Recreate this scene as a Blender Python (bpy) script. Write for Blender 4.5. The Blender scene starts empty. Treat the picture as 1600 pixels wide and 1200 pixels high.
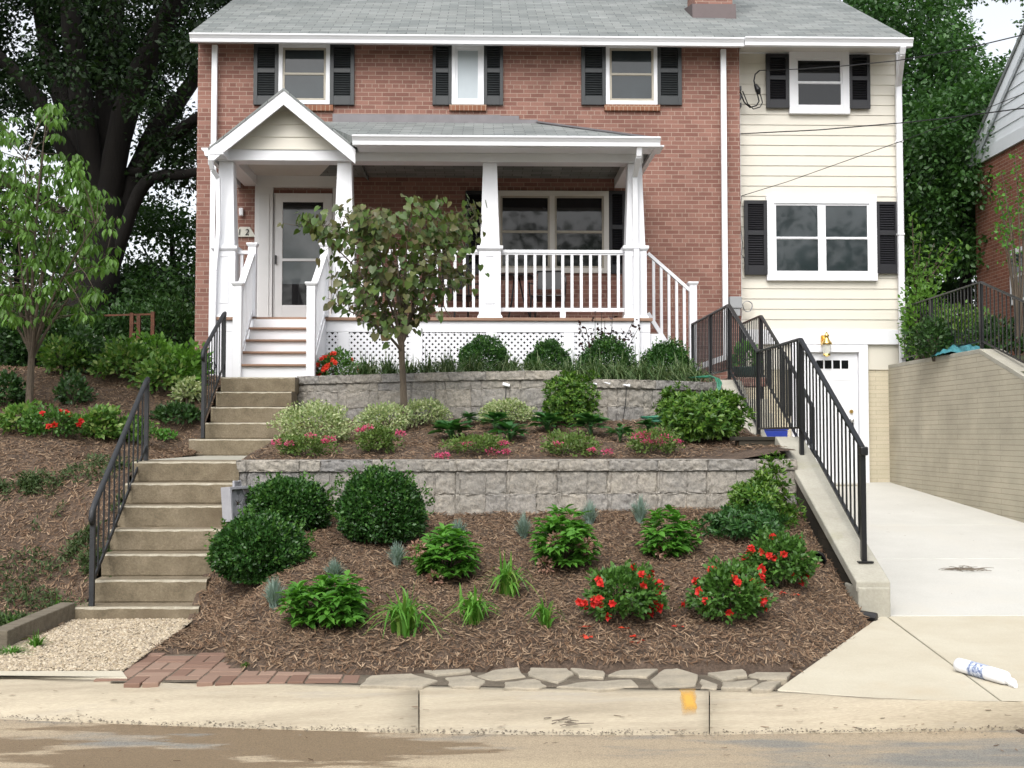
import bpy, bmesh, math, random
import numpy as np
from mathutils import Vector, Matrix

random.seed(7)
RNG = np.random.default_rng(11)
scene = bpy.context.scene
COL = scene.collection
PI = math.pi

# ------------------------------------------------------------------ camera model
# eye 1.4 m above the garden path; Y runs from the street towards the house.
FPX, YAW, PITCH, EYE = 1800.0, math.atan(45 / 1800), math.atan(80 / 1800), 1.40
_sy, _cy, _sp, _cp = math.sin(YAW), math.cos(YAW), math.sin(PITCH), math.cos(PITCH)
C_R = Vector((_cy, -_sy, 0)); C_F = Vector((_sy * _cp, _cy * _cp, _sp)); C_U = Vector((-_sy * _sp, -_cy * _sp, _cp))


def ray(px, py):
    return C_F + C_R * ((px - 800) / FPX) + C_U * ((600 - py) / FPX)


def at(px, py, Y):
    d = ray(px, py); t = Y / d.y
    return Vector((d.x * t, Y, EYE + d.z * t))


def onz(px, py, z):
    d = ray(px, py); t = (z - EYE) / d.z
    return Vector((d.x * t, d.y * t, z))


# ------------------------------------------------------------------ scene objects
def tag(o, label=None, cat=None, group=None, kind=None):
    if label: o['label'] = label
    if cat: o['category'] = cat
    if group: o['group'] = group
    if kind: o['kind'] = kind
    return o


def thing(name, label, cat, loc=(0, 0, 0), group=None):
    o = bpy.data.objects.new(name, None)
    o.empty_display_size = 0.1
    COL.objects.link(o)
    o.location = loc
    return tag(o, label, cat, group)


def wloc(o):
    v = Vector((0, 0, 0))
    while o is not None:
        v = v + o.location
        o = o.parent
    return v


def link(name, me, parent=None, mats=()):
    for m in (mats if isinstance(mats, (list, tuple)) else [mats]):
        me.materials.append(m)
    o = bpy.data.objects.new(name, me)
    COL.objects.link(o)
    if parent is not None:
        o.parent = parent
    return o


def np_mesh(name, V, faces_list, parent=None, mats=(), smooth=False, origin=None):
    """faces_list: list of int arrays M x k; V in world space."""
    off = np.array(wloc(parent)) if parent is not None else np.zeros(3)
    if origin is not None: off = np.array(origin)
    V = np.asarray(V, dtype=np.float64) - off
    me = bpy.data.meshes.new(name)
    me.vertices.add(len(V)); me.vertices.foreach_set('co', V.astype(np.float32).ravel())
    faces_list = [np.asarray(f) for f in faces_list if len(f)]
    nl = sum(f.size for f in faces_list); nf = sum(len(f) for f in faces_list)
    me.loops.add(nl); me.polygons.add(nf)
    me.loops.foreach_set('vertex_index', np.concatenate([f.ravel() for f in faces_list]).astype(np.int32))
    st, tot, s = [], [], 0
    for f in faces_list:
        k = f.shape[1]
        st.append(s + np.arange(len(f)) * k); tot.append(np.full(len(f), k)); s += f.size
    me.polygons.foreach_set('loop_start', np.concatenate(st).astype(np.int32))
    me.polygons.foreach_set('loop_total', np.concatenate(tot).astype(np.int32))
    if smooth:
        me.polygons.foreach_set('use_smooth', np.ones(nf, dtype=bool))
    me.update(calc_edges=True); me.validate()
    o = link(name, me, parent, mats)
    if origin is not None: o.location = origin
    return o


class MB:
    """collects solid shapes, builds them as one mesh object"""
    def __init__(s): s.v = []; s.f = []

    def add(s, vs, fs):
        b = len(s.v); s.v += [tuple(p) for p in vs]; s.f += [tuple(i + b for i in f) for f in fs]; return s

    def box(s, x0, x1, y0, y1, z0, z1):
        x0, x1 = sorted((x0, x1)); y0, y1 = sorted((y0, y1)); z0, z1 = sorted((z0, z1))
        return s.add([(x0, y0, z0), (x1, y0, z0), (x1, y1, z0), (x0, y1, z0), (x0, y0, z1), (x1, y0, z1), (x1, y1, z1), (x0, y1, z1)],
                     [(0, 3, 2, 1), (4, 5, 6, 7), (0, 1, 5, 4), (1, 2, 6, 5), (2, 3, 7, 6), (3, 0, 4, 7)])

    def frustum(s, cx, cy, z0, z1, w0, w1, d0=None, d1=None):
        d0 = w0 if d0 is None else d0; d1 = w1 if d1 is None else d1
        a, b, c, d = w0 / 2, d0 / 2, w1 / 2, d1 / 2
        return s.add([(cx - a, cy - b, z0), (cx + a, cy - b, z0), (cx + a, cy + b, z0), (cx - a, cy + b, z0),
                      (cx - c, cy - d, z1), (cx + c, cy - d, z1), (cx + c, cy + d, z1), (cx - c, cy + d, z1)],
                     [(0, 3, 2, 1), (4, 5, 6, 7), (0, 1, 5, 4), (1, 2, 6, 5), (2, 3, 7, 6), (3, 0, 4, 7)])

    def bar(s, p, q, w, h, up=(0, 0, 1)):
        p, q = Vector(p), Vector(q); d = (q - p).normalized(); up = Vector(up)
        x = d.cross(up)
        if x.length < 1e-4: x = Vector((1, 0, 0))
        x.normalize(); u = x.cross(d)
        vs = []
        for c in (p, q):
            for a, b in ((-1, -1), (1, -1), (1, 1), (-1, 1)):
                vs.append(c + x * (a * w / 2) + u * (b * h / 2))
        return s.add(vs, [(0, 3, 2, 1), (4, 5, 6, 7), (0, 1, 5, 4), (1, 2, 6, 5), (2, 3, 7, 6), (3, 0, 4, 7)])

    def prism(s, poly, axis, a, b):
        """poly: 2D points; extruded along axis from a to b. axis 'x': poly (y,z); 'y': poly (x,z); 'z': poly (x,y)"""
        def P(u, w, t):
            return {'x': (t, u, w), 'y': (u, t, w), 'z': (u, w, t)}[axis]
        n = len(poly)
        vs = [P(u, w, a) for u, w in poly] + [P(u, w, b) for u, w in poly]
        fs = [tuple(range(n)), tuple(range(2 * n - 1, n - 1, -1))]
        fs += [(i, n + i, n + (i + 1) % n, (i + 1) % n) for i in range(n)]
        return s.add(vs, fs)

    def tube(s, path, rad, n=8, cap=True):
        path = [Vector(p) for p in path]
        if not isinstance(rad, (list, tuple)): rad = [rad] * len(path)
        b = len(s.v); prev = None
        for i, p in enumerate(path):
            d = (path[min(i + 1, len(path) - 1)] - path[max(i - 1, 0)]).normalized()
            x = d.cross(Vector((0, 0, 1))) if prev is None else prev - d * prev.dot(d)
            if x.length < 1e-3: x = d.cross(Vector((1, 0, 0)))
            x.normalize(); prev = x; y = d.cross(x)
            for k in range(n):
                a = 2 * PI * k / n
                s.v.append(tuple(p + (x * math.cos(a) + y * math.sin(a)) * rad[i]))
        for i in range(len(path) - 1):
            for k in range(n):
                s.f.append((b + i * n + k, b + i * n + (k + 1) % n, b + (i + 1) * n + (k + 1) % n, b + (i + 1) * n + k))
        if cap:
            s.f.append(tuple(b + k for k in range(n - 1, -1, -1)))
            e = b + (len(path) - 1) * n; s.f.append(tuple(e + k for k in range(n)))
        return s

    def lathe(s, prof, c, n=16):
        """prof: (radius, z) about vertical axis at c"""
        b = len(s.v)
        for r, z in prof:
            for k in range(n):
                a = 2 * PI * k / n
                s.v.append((c[0] + r * math.cos(a), c[1] + r * math.sin(a), c[2] + z))
        for i in range(len(prof) - 1):
            for k in range(n):
                s.f.append((b + i * n + k, b + i * n + (k + 1) % n, b + (i + 1) * n + (k + 1) % n, b + (i + 1) * n + k))
        s.f.append(tuple(b + k for k in range(n - 1, -1, -1)))
        e = b + (len(prof) - 1) * n; s.f.append(tuple(e + k for k in range(n)))
        return s

    def build(s, name, mat, parent=None, bevel=0, smooth=False, origin=None):
        off = wloc(parent) if parent is not None else Vector((0, 0, 0))
        if origin is not None: off = Vector(origin)
        me = bpy.data.meshes.new(name)
        me.from_pydata([(x - off.x, y - off.y, z - off.z) for x, y, z in s.v], [], s.f)
        bm = bmesh.new(); bm.from_mesh(me); bmesh.ops.recalc_face_normals(bm, faces=bm.faces); bm.to_mesh(me); bm.free()
        if smooth:
            for p in me.polygons: p.use_smooth = True
        o = link(name, me, parent, mat)
        if origin is not None: o.location = origin
        if bevel:
            m = o.modifiers.new('edge', 'BEVEL'); m.width = bevel; m.segments = 2; m.limit_method = 'ANGLE'; m.angle_limit = math.radians(40)
        return o


# ------------------------------------------------------------------ materials
def _nt(name):
    m = bpy.data.materials.new(name); m.use_nodes = True
    nt = m.node_tree; nt.nodes.clear()
    out = nt.nodes.new('ShaderNodeOutputMaterial'); b = nt.nodes.new('ShaderNodeBsdfPrincipled')
    nt.links.new(b.outputs[0], out.inputs[0])
    return m, nt, b, out


def N(nt, t, **kw):
    n = nt.nodes.new(t)
    for k, v in kw.items():
        if hasattr(n, k) and not isinstance(v, tuple): setattr(n, k, v)
        else: n.inputs[k].default_value = v
    return n


def c4(c): return (c[0], c[1], c[2], 1)


def coords(nt, scale=(1, 1, 1), swz=None):
    tc = nt.nodes.new('ShaderNodeTexCoord'); src = tc.outputs['Object']
    if swz:
        sep = nt.nodes.new('ShaderNodeSeparateXYZ'); nt.links.new(src, sep.inputs[0])
        com = nt.nodes.new('ShaderNodeCombineXYZ')
        for i, ax in enumerate(swz):
            if ax in 'XYZ': nt.links.new(sep.outputs[ax], com.inputs[i])
        src = com.outputs[0]
    if scale != (1, 1, 1):
        mp = nt.nodes.new('ShaderNodeMapping'); mp.inputs['Scale'].default_value = scale
        nt.links.new(src, mp.inputs[0]); src = mp.outputs[0]
    return src


def noise(nt, vec, scale, detail=5, rough=.6):
    n = nt.nodes.new('ShaderNodeTexNoise'); n.inputs['Scale'].default_value = scale
    n.inputs['Detail'].default_value = detail; n.inputs['Roughness'].default_value = rough
    nt.links.new(vec, n.inputs['Vector']); return n.outputs['Fac']


def ramp(nt, fac, stops, interp='LINEAR'):
    r = nt.nodes.new('ShaderNodeValToRGB'); r.color_ramp.interpolation = interp
    e = r.color_ramp.elements
    while len(e) < len(stops): e.new(0.5)
    for i, (p, c) in enumerate(stops):
        e[i].position = p; e[i].color = c4(c) if len(c) == 3 else c
    nt.links.new(fac, r.inputs[0]); return r.outputs[0]


def mix(nt, a, b, fac, mode='MIX'):
    m = nt.nodes.new('ShaderNodeMix'); m.data_type = 'RGBA'; m.blend_type = mode
    for sock, v in ((m.inputs[0], fac), (m.inputs[6], a), (m.inputs[7], b)):
        if isinstance(v, (int, float)): sock.default_value = v
        elif isinstance(v, (tuple, list)): sock.default_value = c4(v)
        else: nt.links.new(v, sock)
    return m.outputs[2]


def bump(nt, b, h, strength, dist=.01):
    n = nt.nodes.new('ShaderNodeBump'); n.inputs['Strength'].default_value = strength; n.inputs['Distance'].default_value = dist
    nt.links.new(h, n.inputs['Height']); nt.links.new(n.outputs[0], b.inputs['Normal'])
    return n


def plain(name, c, rough=.5, metal=0, var=.06, scale=6, bumpy=0):
    """one colour with faint mottling"""
    m, nt, b, _ = _nt(name)
    v = coords(nt)
    f = noise(nt, v, scale)
    lo = tuple(x * (1 - var) for x in c); hi = tuple(min(1, x * (1 + var)) for x in c)
    nt.links.new(ramp(nt, f, [(.3, lo), (.7, hi)]), b.inputs['Base Color'])
    b.inputs['Roughness'].default_value = rough; b.inputs['Metallic'].default_value = metal
    if bumpy: bump(nt, b, noise(nt, v, scale * 12, 3), bumpy)
    return m


def mottled(name, stops, scale, rough=.85, fine=0, fine_amt=.3, bumpy=.3, bscale=60, stretch=(1, 1, 1), blotch=None):
    """rough natural surface: broad noise ramp times fine grain, optional blotch (scale, lo, hi, colour)"""
    m, nt, b, _ = _nt(name)
    v = coords(nt, stretch)
    col = ramp(nt, noise(nt, v, scale, 8, .65), stops)
    if fine:
        g = ramp(nt, noise(nt, v, fine, 4, .7), [(.3, (1 - fine_amt,) * 3), (.7, (1, 1, 1))])
        col = mix(nt, col, g, 1.0, 'MULTIPLY')
    if blotch:
        sc, lo, hi, c = blotch
        mask = ramp(nt, noise(nt, v, sc, 6, .55), [(lo, (0, 0, 0)), (hi, (1, 1, 1))])
        col = mix(nt, col, c, mask)
    nt.links.new(col, b.inputs['Base Color'])
    b.inputs['Roughness'].default_value = rough
    if bumpy: bump(nt, b, noise(nt, v, bscale, 6, .7), bumpy, .02)
    return m


def brickmat(name, c1, c2, mortar, swz='XZ', w=.213, h=.0677, ms=.009, paint=False, header=6, rough=.85, grime=.25, bs=.5):
    m, nt, b, _ = _nt(name)
    v = coords(nt, (1, 1, 1), swz + 'o')
    t = nt.nodes.new('ShaderNodeTexBrick')
    t.offset = .5; t.squash = .5 if header else 1.0; t.squash_frequency = header or 2
    t.inputs['Color1'].default_value = c4(c1); t.inputs['Color2'].default_value = c4(c2); t.inputs['Mortar'].default_value = c4(mortar)
    t.inputs['Scale'].default_value = 1; t.inputs['Mortar Size'].default_value = ms / 2 * 1.1; t.inputs['Mortar Smooth'].default_value = .15
    t.inputs['Brick Width'].default_value = w; t.inputs['Row Height'].default_value = h; t.inputs['Bias'].default_value = -.1
    # irregular arrises
    nz = nt.nodes.new('ShaderNodeTexNoise'); nz.inputs['Scale'].default_value = 40; nt.links.new(v, nz.inputs['Vector'])
    add = nt.nodes.new('ShaderNodeVectorMath'); add.operation = 'MULTIPLY_ADD'
    nt.links.new(nz.outputs['Color'], add.inputs[0]); add.inputs[1].default_value = (.004, .004, 0); nt.links.new(v, add.inputs[2])
    nt.links.new(add.outputs[0], t.inputs['Vector'])
    g = ramp(nt, noise(nt, v, 1.3, 6, .6), [(.3, (1 - grime,) * 3), (.7, (1, 1, 1))])
    g2 = ramp(nt, noise(nt, v, 55, 3, .6), [(.3, (.85,) * 3), (.7, (1.0, 1.0, 1.0))])
    col = mix(nt, mix(nt, t.outputs['Color'], g, 1, 'MULTIPLY'), g2, 1, 'MULTIPLY')
    nt.links.new(col, b.inputs['Base Color']); b.inputs['Roughness'].default_value = rough
    inv = nt.nodes.new('ShaderNodeMath'); inv.operation = 'SUBTRACT'; inv.inputs[0].default_value = 1
    nt.links.new(t.outputs['Fac'], inv.inputs[1])
    bump(nt, b, inv.outputs[0], bs, .006)
    return m


def leafmat(name, cols, rough=.5, transl=.3, tint=1.25, spec=.35):
    m, nt, b, out = _nt(name)
    g = nt.nodes.new('ShaderNodeNewGeometry')
    k = len(cols)
    col = ramp(nt, g.outputs['Random Per Island'], [((i + .0) / max(1, k - 1), c) for i, c in enumerate(cols)])
    nt.links.new(col, b.inputs['Base Color']); b.inputs['Roughness'].default_value = rough
    b.inputs['Specular IOR Level'].default_value = spec
    if transl:
        tr = nt.nodes.new('ShaderNodeBsdfTranslucent')
        tc = mix(nt, col, (tint, tint * 1.1, tint * .55), 1.0, 'MULTIPLY')
        nt.links.new(tc, tr.inputs[0])
        ms = nt.nodes.new('ShaderNodeMixShader'); ms.inputs[0].default_value = transl
        nt.links.new(b.outputs[0], ms.inputs[1]); nt.links.new(tr.outputs[0], ms.inputs[2]); nt.links.new(ms.outputs[0], out.inputs[0])
    return m


# ------------------------------------------------------------------ leaves
T_LEAF = (np.array([(0, 0, 0), (.3, .45, .07), (0, 1, -.04), (-.3, .45, .07)]), np.array([(0, 1, 2), (0, 2, 3)]))
T_NARROW = (np.array([(0, 0, 0), (.15, .45, .04), (0, 1, -.08), (-.15, .45, .04)]), np.array([(0, 1, 2), (0, 2, 3)]))
T_BIG = (np.array([(0, 0, 0), (.24, .28, .05), (.25, .62, .02), (0, 1, -.16), (-.25, .62, .02), (-.24, .28, .05), (0, .5, -.03)]),
         np.array([(0, 1, 6), (1, 2, 6), (2, 3, 6), (3, 4, 6), (4, 5, 6), (5, 0, 6)]))
T_HEART = (np.array([(0, .1, 0), (.27, -.06, .05), (.5, .22, .08), (.36, .62, .03), (0, 1, -.1), (-.36, .62, .03), (-.5, .22, .08), (-.27, -.06, .05), (0, .42, -.05)]),
           np.array([(0, 1, 8), (1, 2, 8), (2, 3, 8), (3, 4, 8), (4, 5, 8), (5, 6, 8), (6, 7, 8), (7, 0, 8)]))


def unit(a):
    return a / np.maximum(np.linalg.norm(a, axis=-1, keepdims=True), 1e-9)


def leaf_arrays(P, D, Nn, S, T, W=None):
    tv, tf = T
    D = unit(D); X = unit(np.cross(D, Nn)); Nn = np.cross(X, D)
    S = np.broadcast_to(np.asarray(S, float), (len(P),))[:, None, None]
    sx = tv[None, :, 0:1]
    V = P[:, None, :] + S * (sx * X[:, None, :] + tv[None, :, 1:2] * D[:, None, :] + tv[None, :, 2:3] * Nn[:, None, :])
    F = tf[None] + (np.arange(len(P)) * len(tv))[:, None, None]
    return V.reshape(-1, 3), F.reshape(-1, tf.shape[1])


def leaves(name, P, D, Nn, S, mat, parent, T=T_LEAF):
    V, F = leaf_arrays(np.asarray(P, float), np.asarray(D, float), np.asarray(Nn, float), S, T)
    return np_mesh(name, V, [F], parent, mat)


def rdir(n, rng=RNG):
    return unit(rng.normal(size=(n, 3)))


def lumpy(d, seed, amp=.12, k=3.0, m=5):
    r = np.random.default_rng(seed); f = np.zeros(len(d))
    for _ in range(m):
        kv = r.normal(size=3) * k; f += np.cos(d @ kv + r.uniform(0, 6.28))
    return 1 + amp * f / math.sqrt(m)


def dome(c, r, n, seed, inner=.72, amp=.1, low=-.55, k=3.0):
    """points and outward directions through the outer layer of a lumpy ellipsoid"""
    rng = np.random.default_rng(seed)
    d = rdir(int(n * 1.6), rng); d = d[d[:, 2] > low][:n]
    rad = lumpy(d, seed, amp, k) * (inner + (1 - inner) * rng.uniform(0, 1, len(d)) ** .6)
    return np.array(c) + d * rad[:, None] * np.array(r), d, rng


def copy_tree(o, parent=None):
    c = o.copy(); COL.objects.link(c)
    if parent is not None: c.parent = parent
    for ch in list(o.children): copy_tree(ch, c)
    return c


def smooth01(a, b, x):
    t = np.clip((np.asarray(x, float) - a) / (b - a), 0, 1); return t * t * (3 - 2 * t)


def vnoise(x, y, seed=0, f=1.0, m=6):
    r = np.random.default_rng(seed); z = 0
    for i in range(m):
        k = r.normal(size=2) * f * (1 + i * .5); z = z + np.sin(x * k[0] + y * k[1] + r.uniform(0, 6.28)) / (1 + i * .5)
    return z / 2.0
# ------------------------------------------------------------------ palette
M = {}
M['white'] = plain('white_paint', (.75, .76, .79), .45, var=.02, scale=3)
M['porchceil'] = plain('ceiling_paint', (.62, .60, .56), .6, var=.03)
M['cream'] = plain('cream_siding_paint', (.64, .61, .53), .5, var=.025, scale=2)
M['brick'] = brickmat('red_house_brick', (.215, .096, .073), (.32, .162, .125), (.40, .30, .24))
M['brickside'] = brickmat('red_brick_side', (.22, .075, .045), (.30, .115, .07), (.40, .30, .24), swz='YZ', header=0)
M['sillbrick'] = brickmat('sill_brick', (.25, .10, .05), (.32, .14, .08), (.45, .33, .24), w=.068, h=.2, header=0)
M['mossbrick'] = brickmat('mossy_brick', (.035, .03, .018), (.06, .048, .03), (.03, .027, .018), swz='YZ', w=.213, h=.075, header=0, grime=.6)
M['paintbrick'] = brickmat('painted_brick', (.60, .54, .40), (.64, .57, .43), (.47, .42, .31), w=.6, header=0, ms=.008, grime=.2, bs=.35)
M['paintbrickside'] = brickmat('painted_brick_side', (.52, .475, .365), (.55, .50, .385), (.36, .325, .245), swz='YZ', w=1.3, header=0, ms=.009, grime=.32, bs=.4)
M['darkbrick'] = plain('chimney_flashing', (.10, .075, .075), .6)
M['shutter'] = plain('shutter_paint', (.024, .028, .030), .4, var=.1)
M['shutterdark'] = plain('dark_shutter_paint', (.010, .010, .013), .4, var=.1)
M['black'] = plain('black_iron', (.007, .0075, .009), .32, var=.2, scale=20)
M['iron'] = mottled('weathered_iron', [(.3, (.012, .014, .017)), (.62, (.022, .024, .027)), (.8, (.07, .035, .022))], 14, .55, bumpy=.2)
M['rust'] = mottled('rust', [(.3, (.055, .022, .012)), (.7, (.13, .05, .025))], 12, .9)
M['tread'] = mottled('brown_deck_board', [(.3, (.22, .13, .085)), (.7, (.30, .185, .125))], 6, .6, bumpy=.1, stretch=(.3, 4, 4))
M['flash'] = plain('grey_flashing', (.16, .15, .16), .5, var=.1)
M['brass'] = plain('brass', (.75, .52, .18), .22, metal=1, var=.03)
M['steel'] = plain('brushed_steel', (.55, .55, .54), .3, metal=1, var=.03)
M['metergrey'] = plain('grey_meter_box', (.28, .29, .30), .5)
M['bark'] = mottled('tree_bark', [(.3, (.07, .055, .04)), (.7, (.16, .125, .09))], 9, .95, fine=60, bumpy=.8, bscale=30, stretch=(1, 1, .25))
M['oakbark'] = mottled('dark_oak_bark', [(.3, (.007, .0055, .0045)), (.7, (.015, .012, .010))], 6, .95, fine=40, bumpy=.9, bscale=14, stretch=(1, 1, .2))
M['palebark'] = mottled('pale_bark', [(.3, (.16, .13, .10)), (.7, (.26, .22, .17))], 9, .95, fine=60, bumpy=.6, bscale=40, stretch=(1, 1, .3))
M['mulch'] = mottled('mulch_soil', [(.25, (.055, .037, .025)), (.5, (.12, .08, .054)), (.75, (.19, .133, .094))], 9, .95, fine=45, fine_amt=.6, bumpy=1, bscale=38)
M['chip'] = leafmat('bark_chips', [(.045, .028, .018), (.10, .062, .04), (.15, .098, .063), (.20, .135, .088), (.26, .185, .122), (.11, .07, .046), (.34, .25, .17), (.175, .112, .072), (.13, .078, .047), (.075, .048, .032)], .9, 0, spec=.1)
M['concrete'] = mottled('pale_concrete', [(.3, (.53, .52, .475)), (.7, (.60, .59, .545))], 1.6, .85, fine=70, fine_amt=.14, bumpy=.15, bscale=120, blotch=(.8, .55, .8, (.50, .475, .41)))
M['apron'] = mottled('new_concrete', [(.3, (.49, .44, .335)), (.7, (.56, .52, .415))], 1.8, .85, fine=80, fine_amt=.14, bumpy=.15, bscale=120, blotch=(1.1, .56, .8, (.44, .36, .245)))
M['capstone'] = mottled('weathered_concrete_cap', [(.3, (.32, .305, .25)), (.7, (.43, .41, .345))], 3, .9, fine=50, fine_amt=.15, bumpy=.2, bscale=70, blotch=(2.5, .6, .75, (.30, .29, .2)))
M['step'] = mottled('old_concrete_step', [(.28, (.14, .112, .07)), (.5, (.225, .183, .12)), (.72, (.30, .248, .172))], 5, .9, fine=60, fine_amt=.38, bumpy=.4, bscale=80, blotch=(1.9, .53, .70, (.13, .10, .062)))
M['kerb'] = mottled('kerb_concrete', [(.30, (.32, .27, .195)), (.5, (.44, .38, .28)), (.72, (.52, .455, .34))], 2.6, .85, fine=120, fine_amt=.28, bumpy=.25, bscale=90, stretch=(.22, 2.2, 2.2), blotch=(3.4, .56, .74, (.33, .30, .25)))

def streetmat():
    m, nt, b, _ = _nt('muddy_asphalt'); v = coords(nt, (.4, 1.5, 1)); v1 = coords(nt)
    sx_ = nt.nodes.new('ShaderNodeSeparateXYZ'); nt.links.new(v1, sx_.inputs[0]); mg = nt.nodes.new('ShaderNodeMapRange'); mg.inputs[1].default_value = -1.5; mg.inputs[2].default_value = 3; mg.inputs[3].default_value = .08; mg.inputs[4].default_value = -.10; nt.links.new(sx_.outputs['X'], mg.inputs[0])
    ag = nt.nodes.new('ShaderNodeMath'); ag.operation = 'ADD'; nt.links.new(noise(nt, v, 1.1, 8, .62), ag.inputs[0]); nt.links.new(mg.outputs[0], ag.inputs[1])
    sand = ramp(nt, ag.outputs[0], [(.30, (.15, .145, .13)), (.43, (.21, .20, .175)), (.52, (.34, .275, .19)), (.72, (.43, .35, .235))])
    grain = ramp(nt, noise(nt, v1, 130, 4, .8), [(.32, (.5,) * 3), (.5, (.95,) * 3), (.68, (1.3,) * 3)])
    sep = nt.nodes.new('ShaderNodeSeparateXYZ'); nt.links.new(v1, sep.inputs[0])
    mr = nt.nodes.new('ShaderNodeMapRange'); mr.inputs[1].default_value = -.6; mr.inputs[2].default_value = 1.2; mr.inputs[3].default_value = .17; mr.inputs[4].default_value = -.12; nt.links.new(sep.outputs['X'], mr.inputs[0])
    ad = nt.nodes.new('ShaderNodeMath'); ad.operation = 'ADD'; nt.links.new(noise(nt, v, 1.7, 7, .6), ad.inputs[0]); nt.links.new(mr.outputs[0], ad.inputs[1])
    mud = ramp(nt, ad.outputs[0], [(.635, (0, 0, 0)), (.67, (1, 1, 1))])
    col = mix(nt, mix(nt, sand, (.20, .145, .088), mud), grain, 1, 'MULTIPLY'); nt.links.new(col, b.inputs['Base Color'])
    rg = nt.nodes.new('ShaderNodeMapRange'); rg.inputs[3].default_value = .85; rg.inputs[4].default_value = .5; nt.links.new(mud, rg.inputs[0]); nt.links.new(rg.outputs[0], b.inputs['Roughness'])
    bump(nt, b, noise(nt, v1, 80, 6, .75), .5, .01); return m


M['street'] = streetmat()

M['gravelbed'] = mottled('gravel_bed', [(.3, (.40, .33, .23)), (.7, (.58, .50, .37))], 30, .95, fine=120, fine_amt=.4, bumpy=.8, bscale=90)
M['pebble'] = leafmat('pebbles', [(.26, .20, .13), (.40, .325, .225), (.50, .42, .30), (.33, .27, .20), (.58, .50, .38), (.20, .165, .125)], .8, 0, spec=.3)
M['paver'] = leafmat('brick_pavers', [(.16, .095, .07), (.22, .14, .105), (.27, .185, .14), (.19, .12, .09)], .9, 0, spec=.2)
M['flag'] = mottled('flagstone', [(.3, (.26, .23, .175)), (.5, (.35, .31, .24)), (.72, (.43, .37, .275))], 5, .85, fine=50, fine_amt=.2, bumpy=.3, bscale=40)
M['timber'] = mottled('weathered_timber', [(.3, (.12, .10, .07)), (.7, (.22, .19, .14))], 8, .9, fine=40, bumpy=.5, bscale=30, stretch=(.4, 3, 3))
M['lawn'] = mottled('rough_ground', [(.3, (.03, .035, .012)), (.6, (.05, .06, .02)), (.8, (.08, .06, .035))], 3, .95, fine=30, bumpy=.6, bscale=20)
M['plastic'] = plain('black_drain_plastic', (.008, .008, .009), .5)
M['breeze'] = plain('grey_breeze_block', (.30, .30, .32), .85, var=.1, scale=10, bumpy=.2)
M['hose'] = plain('green_hose', (.03, .17, .10), .4, var=.1)
M['blue'] = plain('blue_plastic', (.02, .045, .32), .35, var=.08)
M['teal'] = plain('teal_sheet', (.05, .20, .23), .5, var=.25, scale=20)

def spraymat():
    m, nt, b, out = _nt('yellow_spray_paint'); b.inputs['Base Color'].default_value = (.56, .31, .05, 1); b.inputs['Roughness'].default_value = .75
    tc = nt.nodes.new('ShaderNodeTexCoord'); sep = nt.nodes.new('ShaderNodeSeparateXYZ'); nt.links.new(tc.outputs['Generated'], sep.inputs[0])
    def edge(o):
        s_ = nt.nodes.new('ShaderNodeMath'); s_.operation = 'PINGPONG'; s_.inputs[1].default_value = .5; nt.links.new(o, s_.inputs[0]); return s_.outputs[0]
    mn = nt.nodes.new('ShaderNodeMath'); mn.operation = 'MINIMUM'; nt.links.new(edge(sep.outputs[0]), mn.inputs[0]); nt.links.new(edge(sep.outputs[1]), mn.inputs[1])
    nz = noise(nt, coords(nt), 60, 4, .7); ad = nt.nodes.new('ShaderNodeMath'); ad.operation = 'MULTIPLY_ADD'; nt.links.new(nz, ad.inputs[0]); ad.inputs[1].default_value = .22; nt.links.new(mn.outputs[0], ad.inputs[2])
    f = ramp(nt, ad.outputs[0], [(.12, (0, 0, 0)), (.48, (.88, .88, .88))]); t = nt.nodes.new('ShaderNodeBsdfTransparent'); ms = nt.nodes.new('ShaderNodeMixShader')
    nt.links.new(f, ms.inputs[0]); nt.links.new(t.outputs[0], ms.inputs[1]); nt.links.new(b.outputs[0], ms.inputs[2]); nt.links.new(ms.outputs[0], out.inputs[0]); return m


M['yellow'] = spraymat()

M['paper'] = plain('white_plastic_bag', (.78, .79, .83), .3, var=.05, scale=25)
M['print'] = mottled('newsprint', [(.42, (.12, .16, .30)), (.5, (.30, .36, .50)), (.6, (.68, .70, .76))], 60, .5, bumpy=0)
M['plaque'] = plain('cream_plaque', (.55, .54, .48), .5)
M['ink'] = plain('black_numerals', (.01, .01, .01), .5)
M['redbrickgable'] = plain('neighbour_trim', (.72, .76, .80), .5, var=.03)
M['curtain'] = plain('pale_blind', (.40, .45, .48), .35, var=.06, scale=2)
M['interior'] = plain('dark_interior', (.012, .012, .012), .8)
M['doorwhite'] = plain('door_paint', (.66, .66, .66), .4, var=.02)


def glassmat(name, c, rough=.035, spec=.6):
    m, nt, b, _ = _nt(name)
    v = coords(nt)
    nt.links.new(ramp(nt, noise(nt, v, 2.2, 4), [(.3, tuple(x * .8 for x in c)), (.7, tuple(x * 1.2 for x in c))]), b.inputs['Base Color'])
    b.inputs['Roughness'].default_value = rough; b.inputs['Specular IOR Level'].default_value = spec
    bump(nt, b, noise(nt, v, 1.6, 2), .02, .05)
    return m


M['glass'] = glassmat('window_glass', (.022, .03, .033))
M['glassdark'] = glassmat('dark_window_glass', (.010, .011, .012), spec=.45)
M['glassdoor'] = glassmat('storm_door_glass', (.09, .105, .11), .06)
M['lampglass'] = glassmat('lantern_glass', (.55, .55, .5), .1)

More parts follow.
